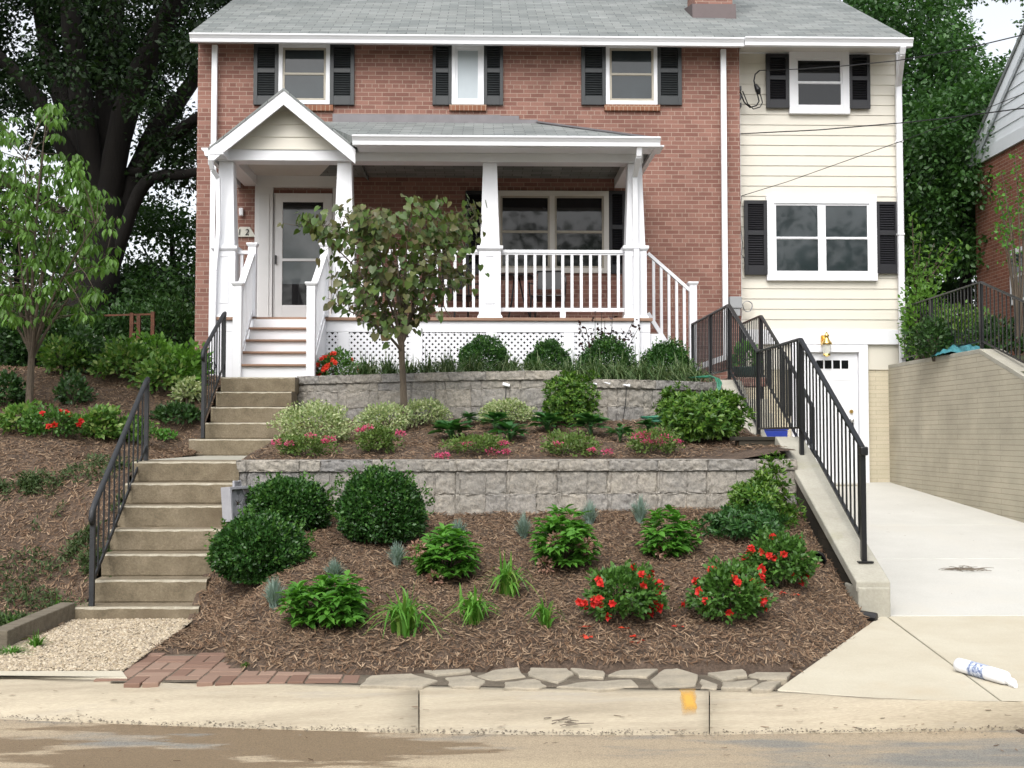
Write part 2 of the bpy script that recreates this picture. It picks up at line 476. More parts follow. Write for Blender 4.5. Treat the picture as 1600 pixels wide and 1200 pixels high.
# shingles: rows of offset tabs
def shinglemat(name, c1, c2, swz='XY', row=.145, w=.3):
    m, nt, b, _ = _nt(name)
    v = coords(nt, (1, 1, 1), swz + 'o')
    t = nt.nodes.new('ShaderNodeTexBrick'); t.offset = .5; t.squash = 1
    t.inputs['Color1'].default_value = c4(c1); t.inputs['Color2'].default_value = c4(c2); t.inputs['Mortar'].default_value = c4([x * .40 for x in c1])
    t.inputs['Scale'].default_value = 1; t.inputs['Mortar Size'].default_value = .0055; t.inputs['Mortar Smooth'].default_value = .4
    t.inputs['Brick Width'].default_value = w; t.inputs['Row Height'].default_value = row
    nt.links.new(v, t.inputs['Vector'])
    g = ramp(nt, noise(nt, v, 60, 4, .7), [(.3, (.72,) * 3), (.7, (1, 1, 1))])
    g2 = ramp(nt, noise(nt, v, 1.2, 6, .6), [(.3, (.74, .74, .73)), (.7, (1.04, 1.03, 1.02))])
    nt.links.new(mix(nt, mix(nt, t.outputs['Color'], g, 1, 'MULTIPLY'), g2, 1, 'MULTIPLY'), b.inputs['Base Color'])
    b.inputs['Roughness'].default_value = .92
    inv = nt.nodes.new('ShaderNodeMath'); inv.operation = 'SUBTRACT'; inv.inputs[0].default_value = 1
    nt.links.new(t.outputs['Fac'], inv.inputs[1]); bump(nt, b, inv.outputs[0], .5, .008)
    return m


M['shingle'] = shinglemat('grey_shingles', (.185, .207, .207), (.285, .305, .30))

# split-face block: tone per block from a mesh attribute, plus grain
def blockmat(name):
    m, nt, b, _ = _nt(name)
    v = coords(nt)
    a = nt.nodes.new('ShaderNodeAttribute'); a.attribute_name = 'block_tone'
    col = ramp(nt, a.outputs['Fac'], [(0, (.245, .236, .226)), (.3, (.30, .28, .247)), (.65, (.345, .317, .272)), (.85, (.31, .29, .26)), (1, (.26, .252, .24))])
    g = ramp(nt, noise(nt, v, 42, 6, .8), [(.36, (.60,) * 3), (.52, (.98,) * 3), (.66, (1.28, 1.25, 1.18))])
    g2 = ramp(nt, noise(nt, v, 4, 5), [(.35, (.84, .85, .87)), (.65, (1.05, 1.04, 1.03))])
    col = mix(nt, mix(nt, col, g, 1, 'MULTIPLY'), g2, 1, 'MULTIPLY')
    nt.links.new(col, b.inputs['Base Color']); b.inputs['Roughness'].default_value = .95
    bump(nt, b, noise(nt, v, 45, 6, .75), .7, .012)
    return m


M['block'] = blockmat('split_face_block')

# foliage
L = {}
L['box'] = leafmat('boxwood_leaf', [(.014, .045, .010), (.024, .078, .015), (.045, .125, .024), (.018, .055, .012), (.07, .16, .035)], .35, .2)
L['dogwood'] = leafmat('kousa_leaf', [(.055, .125, .018), (.085, .18, .028), (.125, .245, .045), (.045, .10, .018)], .42, .35)
L['redbud'] = leafmat('redbud_leaf', [(.045, .085, .02), (.07, .125, .028), (.10, .155, .036), (.12, .115, .045), (.055, .10, .022), (.115, .085, .04), (.05, .10, .028)], .4, .28)
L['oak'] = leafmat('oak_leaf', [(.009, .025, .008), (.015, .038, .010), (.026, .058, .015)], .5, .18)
L['bgright'] = leafmat('maple_leaf', [(.022, .06, .016), (.036, .095, .024), (.07, .165, .042), (.028, .075, .02), (.05, .12, .03)], .4, .3)
L['light'] = leafmat('light_green_leaf', [(.06, .15, .02), (.10, .22, .03), (.14, .28, .045)], .45, .35)
L['hydrangea'] = leafmat('hydrangea_leaf', [(.05, .15, .018), (.075, .21, .028), (.11, .28, .04), (.055, .17, .022)], .42, .3)
L['daylily'] = leafmat('daylily_leaf', [(.06, .17, .02), (.09, .24, .03), (.12, .28, .04), (.16, .24, .05)], .45, .3)
L['liriope'] = leafmat('liriope_leaf', [(.03, .07, .02), (.055, .11, .03), (.10, .155, .06), (.20, .24, .12)], .4, .2)
L['variegated'] = leafmat('variegated_leaf', [(.20, .27, .10), (.40, .45, .24), (.52, .55, .34), (.14, .22, .07), (.33, .40, .18)], .5, .3)
L['spirea'] = leafmat('spirea_leaf', [(.07, .13, .025), (.10, .17, .035), (.14, .20, .05), (.06, .11, .025)], .5, .3)
L['pieris'] = leafmat('pieris_leaf', [(.03, .09, .015), (.06, .15, .02), (.13, .24, .03), (.05, .12, .02), (.17, .27, .05)], .38, .28)
L['pierisgreen'] = leafmat('laurel_leaf', [(.02, .065, .018), (.035, .10, .025), (.06, .15, .035)], .38, .25)
L['azalea'] = leafmat('azalea_leaf', [(.035, .09, .016), (.058, .14, .024), (.09, .20, .038)], .4, .25)
L['hosta'] = leafmat('hosta_leaf', [(.025, .085, .024), (.04, .125, .035), (.065, .17, .048)], .38, .25)
L['lavender'] = leafmat('lavender_leaf', [(.13, .20, .16), (.20, .28, .24), (.26, .34, .31)], .7, .2)
L['purple'] = leafmat('purple_leaf', [(.03, .012, .014), (.055, .02, .022), (.04, .025, .02)], .4, .25)
L['red'] = leafmat('red_petal', [(.48, .016, .013), (.60, .028, .02), (.66, .045, .03)], .5, .25)
L['orange'] = leafmat('orange_petal', [(.60, .035, .018), (.68, .07, .028), (.52, .022, .016)], .5, .25)
L['pink'] = leafmat('pink_petal', [(.55, .06, .18), (.66, .12, .26), (.48, .05, .13)], .55, .25)
L['dry'] = leafmat('dry_flower', [(.22, .12, .08), (.30, .17, .12), (.34, .24, .18)], .8, .1)
L['juniper'] = leafmat('ground_cover_leaf', [(.03, .06, .018), (.05, .085, .025), (.08, .11, .04)], .6, .2)
L['shrubmix'] = leafmat('mixed_shrub_leaf', [(.05, .12, .022), (.08, .18, .032), (.13, .25, .045), (.24, .30, .09)], .45, .3)
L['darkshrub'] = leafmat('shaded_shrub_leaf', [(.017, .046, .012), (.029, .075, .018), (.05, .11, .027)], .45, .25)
L['grass'] = leafmat('grass_blade', [(.05, .14, .015), (.08, .20, .025), (.11, .24, .035)], .5, .3)

M['nosing'] = mottled('worn_step_nosing', [(.3, (.30, .265, .195)), (.7, (.46, .42, .33))], 14, .9, fine=80, fine_amt=.3, bumpy=.3, bscale=80)

M['sashtan'] = plain('tan_window_sash', (.36, .33, .27), .5)

M['grit'] = leafmat('gutter_grit', [(.10, .085, .065), (.18, .155, .12), (.30, .26, .20), (.13, .115, .09)], .9, 0, spec=.2)
L['boxnew'] = leafmat('boxwood_new_growth', [(.05, .13, .02), (.08, .18, .03), (.035, .10, .018)], .35, .25)

M['dust'] = mottled('dusty_soil', [(.3, (.10, .08, .055)), (.7, (.20, .165, .12))], 9, .95, fine=60, fine_amt=.4, bumpy=.6, bscale=40)

L['midgreen'] = leafmat('mid_green_leaf', [(.02, .055, .014), (.034, .085, .02), (.06, .13, .03)], .45, .28)
# ------------------------------------------------------------------ terrain
# stairs run X -3.05..-2.2; stair wall X 2.86..3.1; house front Y 18
UPW = np.array([(-2.29, 14.25), (-1.7, 13.95), (-1.0, 13.55), (-.2, 13.15), (.5, 12.93), (1.0, 12.86), (1.5, 12.95), (2.1, 13.2), (2.86, 13.75)])


PVM = [onz(a, b, -.03).to_2d()[:] for a, b in ((150, 1068), (207, 1019), (352, 1016), (354, 1036), (385, 1045), (585, 1051), (900, 1036), (1240, 1040), (1212, 1090), (600, 1090))]


def pdist(x, y, P):
    """distance outside a polygon, 0 inside"""
    x = np.asarray(x, float); y = np.asarray(y, float); d = np.full(x.shape, 9.0); ins = np.zeros(x.shape, bool)
    for i in range(len(P)):
        (x1, y1), (x2, y2) = P[i], P[(i + 1) % len(P)]; ex, ey = x2 - x1, y2 - y1
        t = np.clip(((x - x1) * ex + (y - y1) * ey) / (ex * ex + ey * ey), 0, 1); d = np.minimum(d, np.hypot(x - x1 - t * ex, y - y1 - t * ey))
        if y1 != y2: ins ^= ((y1 > y) != (y2 > y)) & (x < ex * (y - y1) / (y2 - y1) + x1)
    return np.where(ins, 0, d)


def wl(x): return np.interp(x, [-2.2, 2.9], [10.18, 10.52])


def yw(x): return np.interp(x, UPW[:, 0], UPW[:, 1])


def z_low(x, y):
    x = np.asarray(x, float); y = np.asarray(y, float)
    t = (y - 6.9) / (10.25 - 6.9)
    z = -.055 + .74 * t + .05 * np.sin(np.clip(t, 0, 1) * PI)
    zs = np.clip(.62 * (y - 8.85) + .0, -.03, 2)
    w = smooth01(-1.35, -2.15, x); z = z * (1 - w) + np.minimum(z, zs) * w
    dist = (x - 1.68) * (-.847) + (y - 6.6) * .532
    zl = -.035 + .72 * np.maximum(dist, -.05)
    z = np.minimum(z, zl)
    pd = pdist(x, y, PVM); z = np.minimum(z, np.where(pd > 0, -.038 + .55 * pd, -.075))
    return z + .018 * vnoise(x, y, 3, 4.0) * np.minimum(1, pd * 4)


def z_mid(x, y):
    x = np.asarray(x, float); y = np.asarray(y, float)
    t = np.clip((y - 10.3) / (yw(x) - 10.3), 0, 1)
    z = 1.11 + .46 * t + .1 * smooth01(2.0, 2.8, x) * (1 - t)
    return z + .02 * vnoise(x, y, 5, 4.0)


def z_up(x, y):
    x = np.asarray(x, float); y = np.asarray(y, float)
    return 2.02 - .09 * smooth01(.7, 1.1, x) + .015 * vnoise(x, y, 6, 4.0) + 0 * y


BK_Y = [6.0, 7.9, 8.4, 8.9, 9.3, 10.2, 11.5, 13.0, 15.0, 18.0, 25.0, 40.0, 90.0]
BK_Z = [-.06, -.05, .06, .20, .42, .98, 1.33, 1.70, 2.24, 2.42, 2.6, 2.8, 3.0]
ST_Y = [6.0, 8.9, 9.2, 10.2, 10.5, 12.9, 14.0, 15.0, 18.0, 25.0, 90.0]
ST_Z = [-.05, -.02, .12, 1.04, 1.11, 1.20, 1.98, 2.1, 2.2, 2.6, 3.0]


def z_bank(x, y):
    x = np.asarray(x, float); y = np.asarray(y, float)
    a = np.interp(y, BK_Y, BK_Z); b = np.interp(y, ST_Y, ST_Z)
    w = smooth01(-4.5, -3.15, x)
    return a * (1 - w) + b * w + .03 * vnoise(x, y, 8, 2.5) * smooth01(8.2, 9, y) * smooth01(-3.1, -3.5, x)


def z_drive(y): return .02 + .066 * (np.asarray(y, float) - 8.8)


def gz(x, y):
    """height of the planted ground under a point"""
    if x < -2.9: return float(z_bank(x, y))
    if x > 6.4: return 2.5
    if y < float(wl(x)) + .05: return float(z_low(x, y))
    if y < float(yw(x)): return float(z_mid(x, y))
    return float(z_up(x, y))


def ground(px, py, y0=6.5, y1=30):
    """where the sight line meets the planted ground"""
    prev = y0; Y = y0
    while Y < y1:
        p = at(px, py, Y)
        if p.z <= gz(p.x, p.y):
            lo, hi = prev, Y
            for _ in range(12):
                m = (lo + hi) / 2; p = at(px, py, m)
                if p.z <= gz(p.x, p.y): hi = m
                else: lo = m
            p = at(px, py, hi); break
        prev = Y; Y += .06
    return Vector((p.x, p.y, gz(p.x, p.y)))


def sheet(name, x0, x1, y0, y1, step, zf, mat, kind='structure', keep=None, sy=None):
    nx = int((x1 - x0) / step) + 1; ny = int((y1 - y0) / (sy or step)) + 1
    X, Y = np.meshgrid(np.linspace(x0, x1, nx), np.linspace(y0, y1, ny))
    Z = zf(X, Y); V = np.stack([X.ravel(), Y.ravel(), Z.ravel()], 1)
    i = np.arange(nx * ny).reshape(ny, nx)
    F = np.stack([i[:-1, :-1].ravel(), i[:-1, 1:].ravel(), i[1:, 1:].ravel(), i[1:, :-1].ravel()], 1)
    if keep is not None:
        c = V[F].mean(1); F = F[keep(c[:, 0], c[:, 1])]
    o = np_mesh(name, V, [F], None, mat, True)
    return tag(o, kind=kind)


# one ground sheet to the horizon, under everything
def z_base(X, Y):
    z = np.where(Y < 7, -.62, np.interp(Y, [7, 8.6, 18, 30, 60, 200], [-.62, -.5, .0, 2.2, 2.6, 3.0]))
    return z
gx = np.concatenate([np.linspace(-400, -40, 10), np.linspace(-35, 35, 36), np.linspace(40, 400, 10)])
gy = np.concatenate([np.linspace(-300, -20, 8), np.linspace(-15, 40, 56), np.linspace(50, 500, 12)])
X, Y = np.meshgrid(gx, gy); V = np.stack([X.ravel(), Y.ravel(), z_base(X, Y).ravel()], 1)
i = np.arange(X.size).reshape(X.shape)
tag(np_mesh('ground', V, [np.stack([i[:-1, :-1].ravel(), i[:-1, 1:].ravel(), i[1:, 1:].ravel(), i[1:, :-1].ravel()], 1)], None, M['lawn'], True), kind='structure')

sheet('street', -60, 60, -9, 6.9, 1.0, lambda x, y: -.205 + .012 * np.clip((3 - y) / 3, 0, 1) + 0 * x, M['street'])
def inpoly(x, y, P):
    r = False; n = len(P)
    for i in range(n):
        (x1, y1), (x2, y2) = P[i], P[(i + 1) % n]
        if (y1 > y) != (y2 > y) and x < (x2 - x1) * (y - y1) / (y2 - y1) + x1: r = not r
    return r
PV = [onz(a, b, -.03).to_2d()[:] for a, b in ((172, 1061), (207, 1020), (352, 1017), (352, 1038), (385, 1045), (585, 1050), (566, 1064), (400, 1061))]
sheet('lower_mulch_bed', -2.24, 2.95, 6.45, 10.66, .045, z_low, M['mulch'], keep=lambda x, y: ((x - 1.68) * (-.847) + (y - 6.6) * .532 > -.02) & (y > np.interp(x, [-3, -2.2, -.8, .9, 1.7, 3], [7.04, 7.02, 6.88, 6.74, 6.68, 6.62])) & (y < wl(x) + .06))
sheet('middle_mulch_bed', -2.24, 2.9, 10.22, 14.3, .08, z_mid, M['mulch'], keep=lambda x, y: (y < yw(x) + .1) & (y > wl(x) + .07))
sheet('upper_mulch_bed', -2.3, 2.9, 12.9, 17.95, .1, z_up, M['mulch'], keep=lambda x, y: y > yw(x) + .05)
sheet('mulch_bank', -14, -3.0, 8.0, 16.5, .1, z_bank, M['mulch'], keep=lambda x, y: x < np.where(y < 10.45, -3.06, -3.15))
sheet('back_garden', -40, -3.0, 16.5, 60, .7, lambda x, y: z_bank(x, y) - .0, M['lawn'])
sheet('side_yard', 6.55, 40, 9.5, 60, .5, lambda x, y: np.interp(y, [9.5, 11, 15, 18, 26, 60], [.9, 1.5, 2.5, 2.52, 2.7, 3.2]) + .02 * vnoise(x, y, 4, 2) - .03, M['lawn'])

# driveway: three slabs with open joints over a darker base, then the flared apron
def slab(name, pts, zf, mat, thick=.12):
    mb = MB(); n = len(pts)
    top = [(x, y, float(zf(x, y))) for x, y in pts]; bot = [(x, y, z - thick) for x, y, z in top]
    mb.add(top + bot, [tuple(range(n)), tuple(range(2 * n - 1, n - 1, -1))] + [(i, n + i, n + (i + 1) % n, (i + 1) % n) for i in range(n)])
    o = mb.build(name, mat, None, .006); return tag(o, kind='structure')


dz = lambda x, y: z_drive(y)
g_ = .006
for a, b in ((8.8, 11.3), (11.3, 13.6), (13.6, 18.6)):
    slab('driveway', [(3.05, a + g_), (6.6, a + g_), (6.6, b - g_), (3.05, b - g_)], dz, M['concrete'])
tag(MB().box(2.9, 6.7, 6.2, 18.7, -.5, -.2).build('driveway_base', M['mulch']), kind='structure')
# apron boundary on the kerb line
KB = [(-900, 1048), (-200, 1055), (0, 1059), (200, 1063), (575, 1070), (800, 1074.5), (1000, 1077), (1210, 1079), (1300, 1086), (1400, 1092), (1500, 1094.5), (1600, 1096), (1900, 1097), (2600, 1098)]
KF = [(-900, 1100), (-200, 1112), (0, 1121), (200, 1129), (400, 1136), (640, 1143), (800, 1145), (1000, 1146), (1200, 1144), (1400, 1141), (1600, 1138), (1900, 1134), (2600, 1120)]
ZB, ZF = -.05, -.195


def kerb_pt(px, t):
    """t 0 at the back edge, 1 at the gutter line"""
    pb = onz(px, np.interp(px, *zip(*KB)), ZB); pf = onz(px, np.interp(px, *zip(*KF)), ZF)
    zz = ZB + (ZF - ZB) * (t ** 1.5 if t < .75 else (.75 ** 1.5 + (t - .75) * 1.4))
    p = pb.lerp(pf, t); return Vector((p.x, p.y, max(zz, ZF)))


apr = lambda x, y: np.interp(y, [6.3, 8.8], [-.055, .02]) + 0 * x
def kb(px):
    p = kerb_pt(px, 0); return (p.x, p.y + .012)
dg = onz(1575, 1092, -.05)
slab('driveway_apron', [(3.03, 8.79), kb(1214), kb(1300), kb(1400), kb(1500), kb(1566), (3.075, 8.79)], apr, M['apron'])
slab('driveway_apron', [(3.09, 8.79), kb(1569), kb(1700), kb(2000), (9.0, 6.6), (6.6, 8.79)], apr, M['apron'])

# rolled kerb in three lengths
def kerb(pxa, pxb):
    ts = [0, .12, .3, .5, .7, .82, .92, 1.0]; pxs = np.linspace(pxa, pxb, 24)
    V = []; 
    for px in pxs:
        V.append(kerb_pt(px, 0) + Vector((0, 0, -.25)))
        V += [kerb_pt(px, t) + Vector((0, 0, .006 * math.sin(px * .03 + t * 7) * (1 if 0 < t < 1 else 0))) for t in ts]
        V.append(kerb_pt(px, 1) + Vector((0, 0, -.15)))
    k = len(ts) + 2
    F = [(i * k + j, i * k + j + 1, (i + 1) * k + j + 1, (i + 1) * k + j) for i in range(len(pxs) - 1) for j in range(k - 1)]
    F = F + [tuple(range(k)), tuple(range((len(pxs) - 1) * k + k - 1, (len(pxs) - 1) * k - 1, -1))]
    mb = MB().add(V, F); o = mb.build('kerb', M['kerb']); 
    for p in o.data.polygons: p.use_smooth = len(p.vertices) == 4
    return tag(o, kind='structure')


kerb(-900, 653.6); kerb(655.6, 1107.6); kerb(1109.4, 2600)

# yellow utility mark sprayed across the kerb
pxs = [1061, 1066, 1072, 1078, 1084, 1088]; V = []
for k, t in enumerate(np.linspace(.02, .70, 12)):
    for px in pxs:
        w = .9 + .1 * math.sin(k * 1.7 + px)
        V.append(kerb_pt(1075 + (px - 1075) * w + 3 * t, t) + Vector((0, 0, .006 * math.sin(px * .03 + t * 7) + .007)))
F = [(i * 6 + j, i * 6 + j + 1, (i + 1) * 6 + j + 1, (i + 1) * 6 + j) for i in range(11) for j in range(5)]
o = MB().add(V, F).build('paint_mark', M['yellow'])
tag(o, 'yellow paint stripe sprayed across the concrete kerb', 'paint mark')

# gravel path, pale walk strip
sheet('gravel_path', -3.2, -2.2, 7.0, 9.0, .1, lambda x, y: np.interp(y, [7.0, 9.0], [-.045, -.005]) + 0 * x, M['gravelbed'])
p0, p1 = kerb_pt(-900, 0), kerb_pt(198, 0)
slab('concrete_walk_strip', [(p0.x, p0.y + .012), (p1.x, p1.y + .012), (-2.20, 7.16), (-9, 7.27)], lambda x, y: -.035, M['apron'], .1)
sheet('verge', -14, -3.18, 7.06, 8.02, .08, lambda x, y: -.055 + .02 * vnoise(x, y, 2, 5), M['mulch'])

# brick paving
mbp = MB()
def brick(cx, cy, a, L_=.2, W_=.095):
    c, s = math.cos(a), math.sin(a); z1 = -.041 + random.uniform(-.003, .003)
    q = [(cx + c * u - s * v, cy + s * u + c * v) for u, v in ((-L_ / 2, -W_ / 2), (L_ / 2, -W_ / 2), (L_ / 2, W_ / 2), (-L_ / 2, W_ / 2))]
    mbp.add([(x, y, z1 - .05) for x, y in q] + [(x, y, z1) for x, y in q],
            [(0, 3, 2, 1), (4, 5, 6, 7), (0, 1, 5, 4), (1, 2, 6, 5), (2, 3, 7, 6), (3, 0, 4, 7)])
for ix in range(-3, 16):
    for iy in range(-2, 8):
        bx, by = -2.2 + ix * .21, 6.72 + iy * .21
        for k in (-1, 1):
            if (ix + iy) % 2: cx, cy, a = bx, by + k * .0525, 0
            else: cx, cy, a = bx + k * .0525, by, PI / 2
            if inpoly(cx, cy, PV): brick(cx, cy, a + random.uniform(-.03, .03))
tag(mbp.build('brick_paving', M['paver'], None, .006), kind='structure')
V = []
for px in np.linspace(150, 1216, 60):
    q = kerb_pt(px, 0); V += [(q.x, q.y + .004, -.047), (q.x, q.y + .2, -.047), (q.x, q.y + .42, -.052)]
F = [(3 * i + j, 3 * i + 3 + j, 3 * i + 4 + j, 3 * i + 1 + j) for i in range(59) for j in range(2)]
tag(MB().add(V, F).build('paving_bed', M['dust']), kind='structure')
tag(MB().add([(x, y, -.0485) for x, y in PV], [tuple(range(len(PV)))]).build('paving_bed', M['dust']), kind='structure')

# flagstones
FS = [
    [(578, 1053), (644, 1050), (687, 1061), (662, 1071), (560, 1068)], [(656, 1045), (736, 1043), (737, 1047), (681, 1053)],
    [(744, 1053), (769, 1044), (812, 1039), (823, 1054), (772, 1060)], [(694, 1056), (737, 1052), (759, 1060), (750, 1070), (706, 1070)],
    [(787, 1063), (837, 1058), (856, 1069), (844, 1073), (786, 1072)], [(827, 1041), (887, 1042), (898, 1051), (872, 1065), (825, 1052)],
    [(890, 1042), (944, 1047), (944, 1058), (904, 1055)], [(866, 1070), (919, 1062), (988, 1059), (1000, 1070), (938, 1074)],
    [(948, 1053), (969, 1045), (1030, 1043), (1012, 1056)], [(1036, 1044), (1058, 1042), (1092, 1052), (1088, 1069), (1028, 1072), (1015, 1060)],
    [(1095, 1057), (1122, 1066), (1120, 1073), (1094, 1072)], [(1104, 1050), (1161, 1044), (1169, 1055), (1128, 1062)],
    [(1168, 1052), (1180, 1047), (1238, 1047), (1231, 1058), (1187, 1058)], [(1127, 1065), (1180, 1061), (1186, 1065), (1167, 1074), (1125, 1073)],
    [(1189, 1065), (1222, 1062), (1206, 1076), (1172, 1075)]]
FLAB = ['tan flagstone, first beside the red brick paving', 'thin sliver of flagstone tucked against the mulch behind the tan flagstone', 'long pale flagstone in the row along the kerb, wedge-tipped to its west side',
        'small cracked flagstone between the tan flagstone and the wedge-tipped one', 'narrow flagstone against the kerb, below the two largest pale slabs', 'largest six-sided flagstone of the row, grey beige, in the middle',
        'four-sided flagstone just beyond the largest six-sided one', 'long thin flagstone lying along the kerb edge', 'flat grey flagstone against the mulch behind the long thin kerb-edge flagstone',
        'big grey flagstone straight behind the yellow paint stripe', 'small flagstone on the kerb edge just past the yellow stripe', 'flagstone against the mulch just past the yellow stripe',
        'last flagstone against the mulch before the concrete apron', 'kerb-edge flagstone between the yellow stripe and the concrete apron', 'wedge of flagstone on the kerb edge touching the concrete apron']
for poly, lab in zip(FS, FLAB):
    pts = [onz(a, b, -.03) for a, b in poly]
    c = sum(pts, Vector()) / len(pts); out = []
    for i, p in enumerate(pts):
        q = pts[(i + 1) % len(pts)]
        out.append(c + (p - c) * .97)
        for u in (.33, .66): out.append(c + (p.lerp(q, u) + Vector((random.uniform(-.012, .012), random.uniform(-.012, .012), 0)) - c) * .975)
    dzz = random.uniform(-.004, .006)
    mb = MB().prism([(p.x, p.y) for p in out], 'z', -.085, -.036 + dzz)
    o = mb.build('flagstone', M['flag'], None, .008, origin=(c.x, c.y, -.075))
    tag(o, lab, 'flagstone', 'flagstones laid along the kerb')

# timber edging
def timber(p, q, lab):
    o = MB().bar(p, q, .12, .13).build('landscape_timber', M['timber'], None, .008, origin=((p[0] + q[0]) / 2, (p[1] + q[1]) / 2, 0)); tag(o, lab, 'edging timber', 'timber edging of the bank')
timber((-3.17, 8.95, .06), (-3.27, 8.02, .02), 'weathered timber edging along the gravel path')
timber((-3.2, 7.97, .02), (-6.2, 8.12, .04), 'weathered timber edging the foot of the mulch bank, parallel to the kerb')
# ------------------------------------------------------------------ the house
YH, YS = 18.0, 18.25           # brick front, siding front
HO = (0, 18, 2)
house = thing('brick_house', 'two-storey red brick house with white front porch and cream siding wing', 'house', HO)
XL, XB, XR = at(307, 300, YH).x, at(1157, 300, YH).x, at(1410, 300, YS).x
ZE = 7.52
SL = .556
YR = 22.2


def hb(name, mb, mat, parent=house, bevel=0, smooth=False): return mb.build(name, mat, parent, bevel, smooth)


# walls: pentagon profile (y,z) along x
hb('brick_wall', MB().prism([(YH, 1.6), (26.4, 1.6), (26.4, 7.7), (YR, 7.62 + SL * (YR - 17.75)), (YH, 7.62)], 'x', XL, XB), M['brick'])
# siding wing: lapped boards as one sheet in front of a solid block
hb('siding_core', MB().prism([(YS + .05, 2.45), (26.4, 2.45), (26.4, 7.7), (YR, 7.6 + SL * (YR - 17.75)), (YS + .05, 7.62)], 'x', XB + .004, XR), M['cream'])


def lap(x0, x1, z0, z1, y, exp=.168, clip=None):
    """clapboard sheet facing the street; clip(z) -> (x0,x1)"""
    mb = MB(); n = max(1, round((z1 - z0) / exp)); e = (z1 - z0) / n
    V = []; F = []
    for i in range(n):
        a, b = z0 + i * e, z0 + (i + 1) * e
        for z, yy in ((a, y - .016), (b, y - .003)):
            xa, xb = clip(z) if clip else (x0, x1); V += [(xa, yy, z), (xb, yy, z)]
    for i in range(2 * n - 1): F.append((2 * i, 2 * i + 1, 2 * i + 3, 2 * i + 2))
    return mb.add(V, F)


zs0 = at(1280, 515, YS).z; zs1 = at(1280, 84, YS).z
hb('siding_wall', lap(XB + .06, XR - .07, zs0, zs1, YS + .03), M['cream'])
hb('skirt_board', MB().box(XB + .004, XR, YS - .012, YS + .05, at(1280, 538, YS).z, zs0), M['white'], bevel=.004)
hb('corner_board', MB().box(XB - .01, XB + .06, YS - .02, YS + .05, zs0, zs1), M['white'], bevel=.003)
hb('corner_board', MB().box(XR - .075, XR + .012, YS - .02, YS + .06, zs0 - .25, zs1), M['white'], bevel=.003)
hb('frieze_board', MB().box(XB + .05, XR, YS - .015, YS + .05, zs1, 7.60), M['white'], bevel=.003)
hb('frieze_board', MB().box(XL - .03, XB + .03, YH - .025, YH + .02, at(700, 69.5, YH).z, 7.66), M['white'], bevel=.003)
# basement wall, painted brick
zb1 = at(1280, 538, YS).z - .004
hb('basement_wall', MB().box(XB + .01, XR - .01, YS + .07, YS + .5, .3, zb1), M['paintbrick'])
# roof
def roof(x0, x1, y0, z0, name):
    t = .09
    zr = z0 + SL * (YR - y0)
    P = [(y0, z0), (YR, zr), (YR + (YR - y0), z0), (YR + (YR - y0), z0 - t), (YR, zr - t), (y0, z0 - t)]
    return hb(name, MB().prism(P, 'x', x0, x1), M['shingle'], bevel=.01)
xr0, xr1 = at(299, 52, 17.65).x, at(1424, 52, 17.6).x
rf = roof(xr0, XB + .03, 17.62, 7.62, 'roof')
roof(XB + .032, xr1, 17.60, 7.60, 'roof')
# soffits
hb('soffit', MB().box(xr0 + .02, XB + .03, 17.70, YH + .01, 7.575, 7.59), M['porchceil'])
hb('soffit', MB().box(XB + .035, xr1 - .02, 17.70, YS + .01, 7.578, 7.592), M['porchceil'])


def gutter(x0, x1, yb, zt, nm='gutter', h=.125, d=.12):
    P = [(0, 0), (-d, 0), (-d, -.022), (-d * .86, -.04), (-d * .66, -.075), (-d * .6, -h), (0, -h)]
    return hb(nm, MB().prism([(yb + u, zt + w) for u, w in P], 'x', x0, x1), M['white'], bevel=.003)
g0, g1 = at(297, 55, 17.6).x, at(1162, 50, 17.6).x
gutter(g0, g1, 17.66, 7.575); gutter(g1 + .006, at(1426, 50, 17.55).x, 17.62, 7.58)
hb('fascia_board', MB().box(xr0, xr1, 17.665, 17.695, 7.475, 7.545), M['white'])


def spout(path, w=.085, d=.065, nm='downspout'):
    mb = MB()
    for a, b in zip(path[:-1], path[1:]): mb.bar(a, b, w, d, (0, 1, 0) if abs(Vector(b)[2] - Vector(a)[2]) > .02 else (0, 0, 1))
    return hb(nm, mb, M['white'], bevel=.006)
xd = at(334, 300, 17.93).x; spout([(xd, 17.9, 7.5), (xd, 17.9, 2.1)])
xd = at(1131, 300, 17.93).x
spout([(xd, 17.9, 7.5), (xd, 17.9, 2.62), (at(1093, 573, 17.7).x, 17.55, 2.46)])
xd = at(1408, 300, 18.1).x
spout([(at(1411, 64, 17.56).x, 17.56, 7.46), (at(1410, 70, 17.6).x, 17.62, 7.36), (xd, 18.16, 7.02), (xd, 18.16, 2.35)])
for zz in (6.1, 4.6, 3.2): hb('downspout_strap', MB().box(xd - .055, xd + .055, 18.115, 18.2, zz, zz + .03), M['white'])

# chimney
cy0 = 19.15; cx0, cx1 = at(1082, 10, cy0).x, at(1150, 10, cy0).x
ch = hb('chimney', MB().box(cx0 + .05, cx1 - .05, cy0 + .05, cy0 + .75, 7.9, 10.9), M['brick'], rf)
hb('flashing', MB().prism([(cy0 - .02, 7.6 + SL * (cy0 - 17.7) - .02), (cy0 + .9, 7.6 + SL * (cy0 + .9 - 17.7)), (cy0 + .9, 8.95), (cy0 + .02, 8.72)], 'x', cx0, cx1), M['darkbrick'], rf)


# windows and shutters -------------------------------------------------------
def R(px0, py0, px1, py1, Y):
    pym = (py0 + py1) / 2; pxm = (px0 + px1) / 2
    return at(px0, pym, Y).x, at(px1, pym, Y).x, at(pxm, py1, Y).z, at(pxm, py0, Y).z


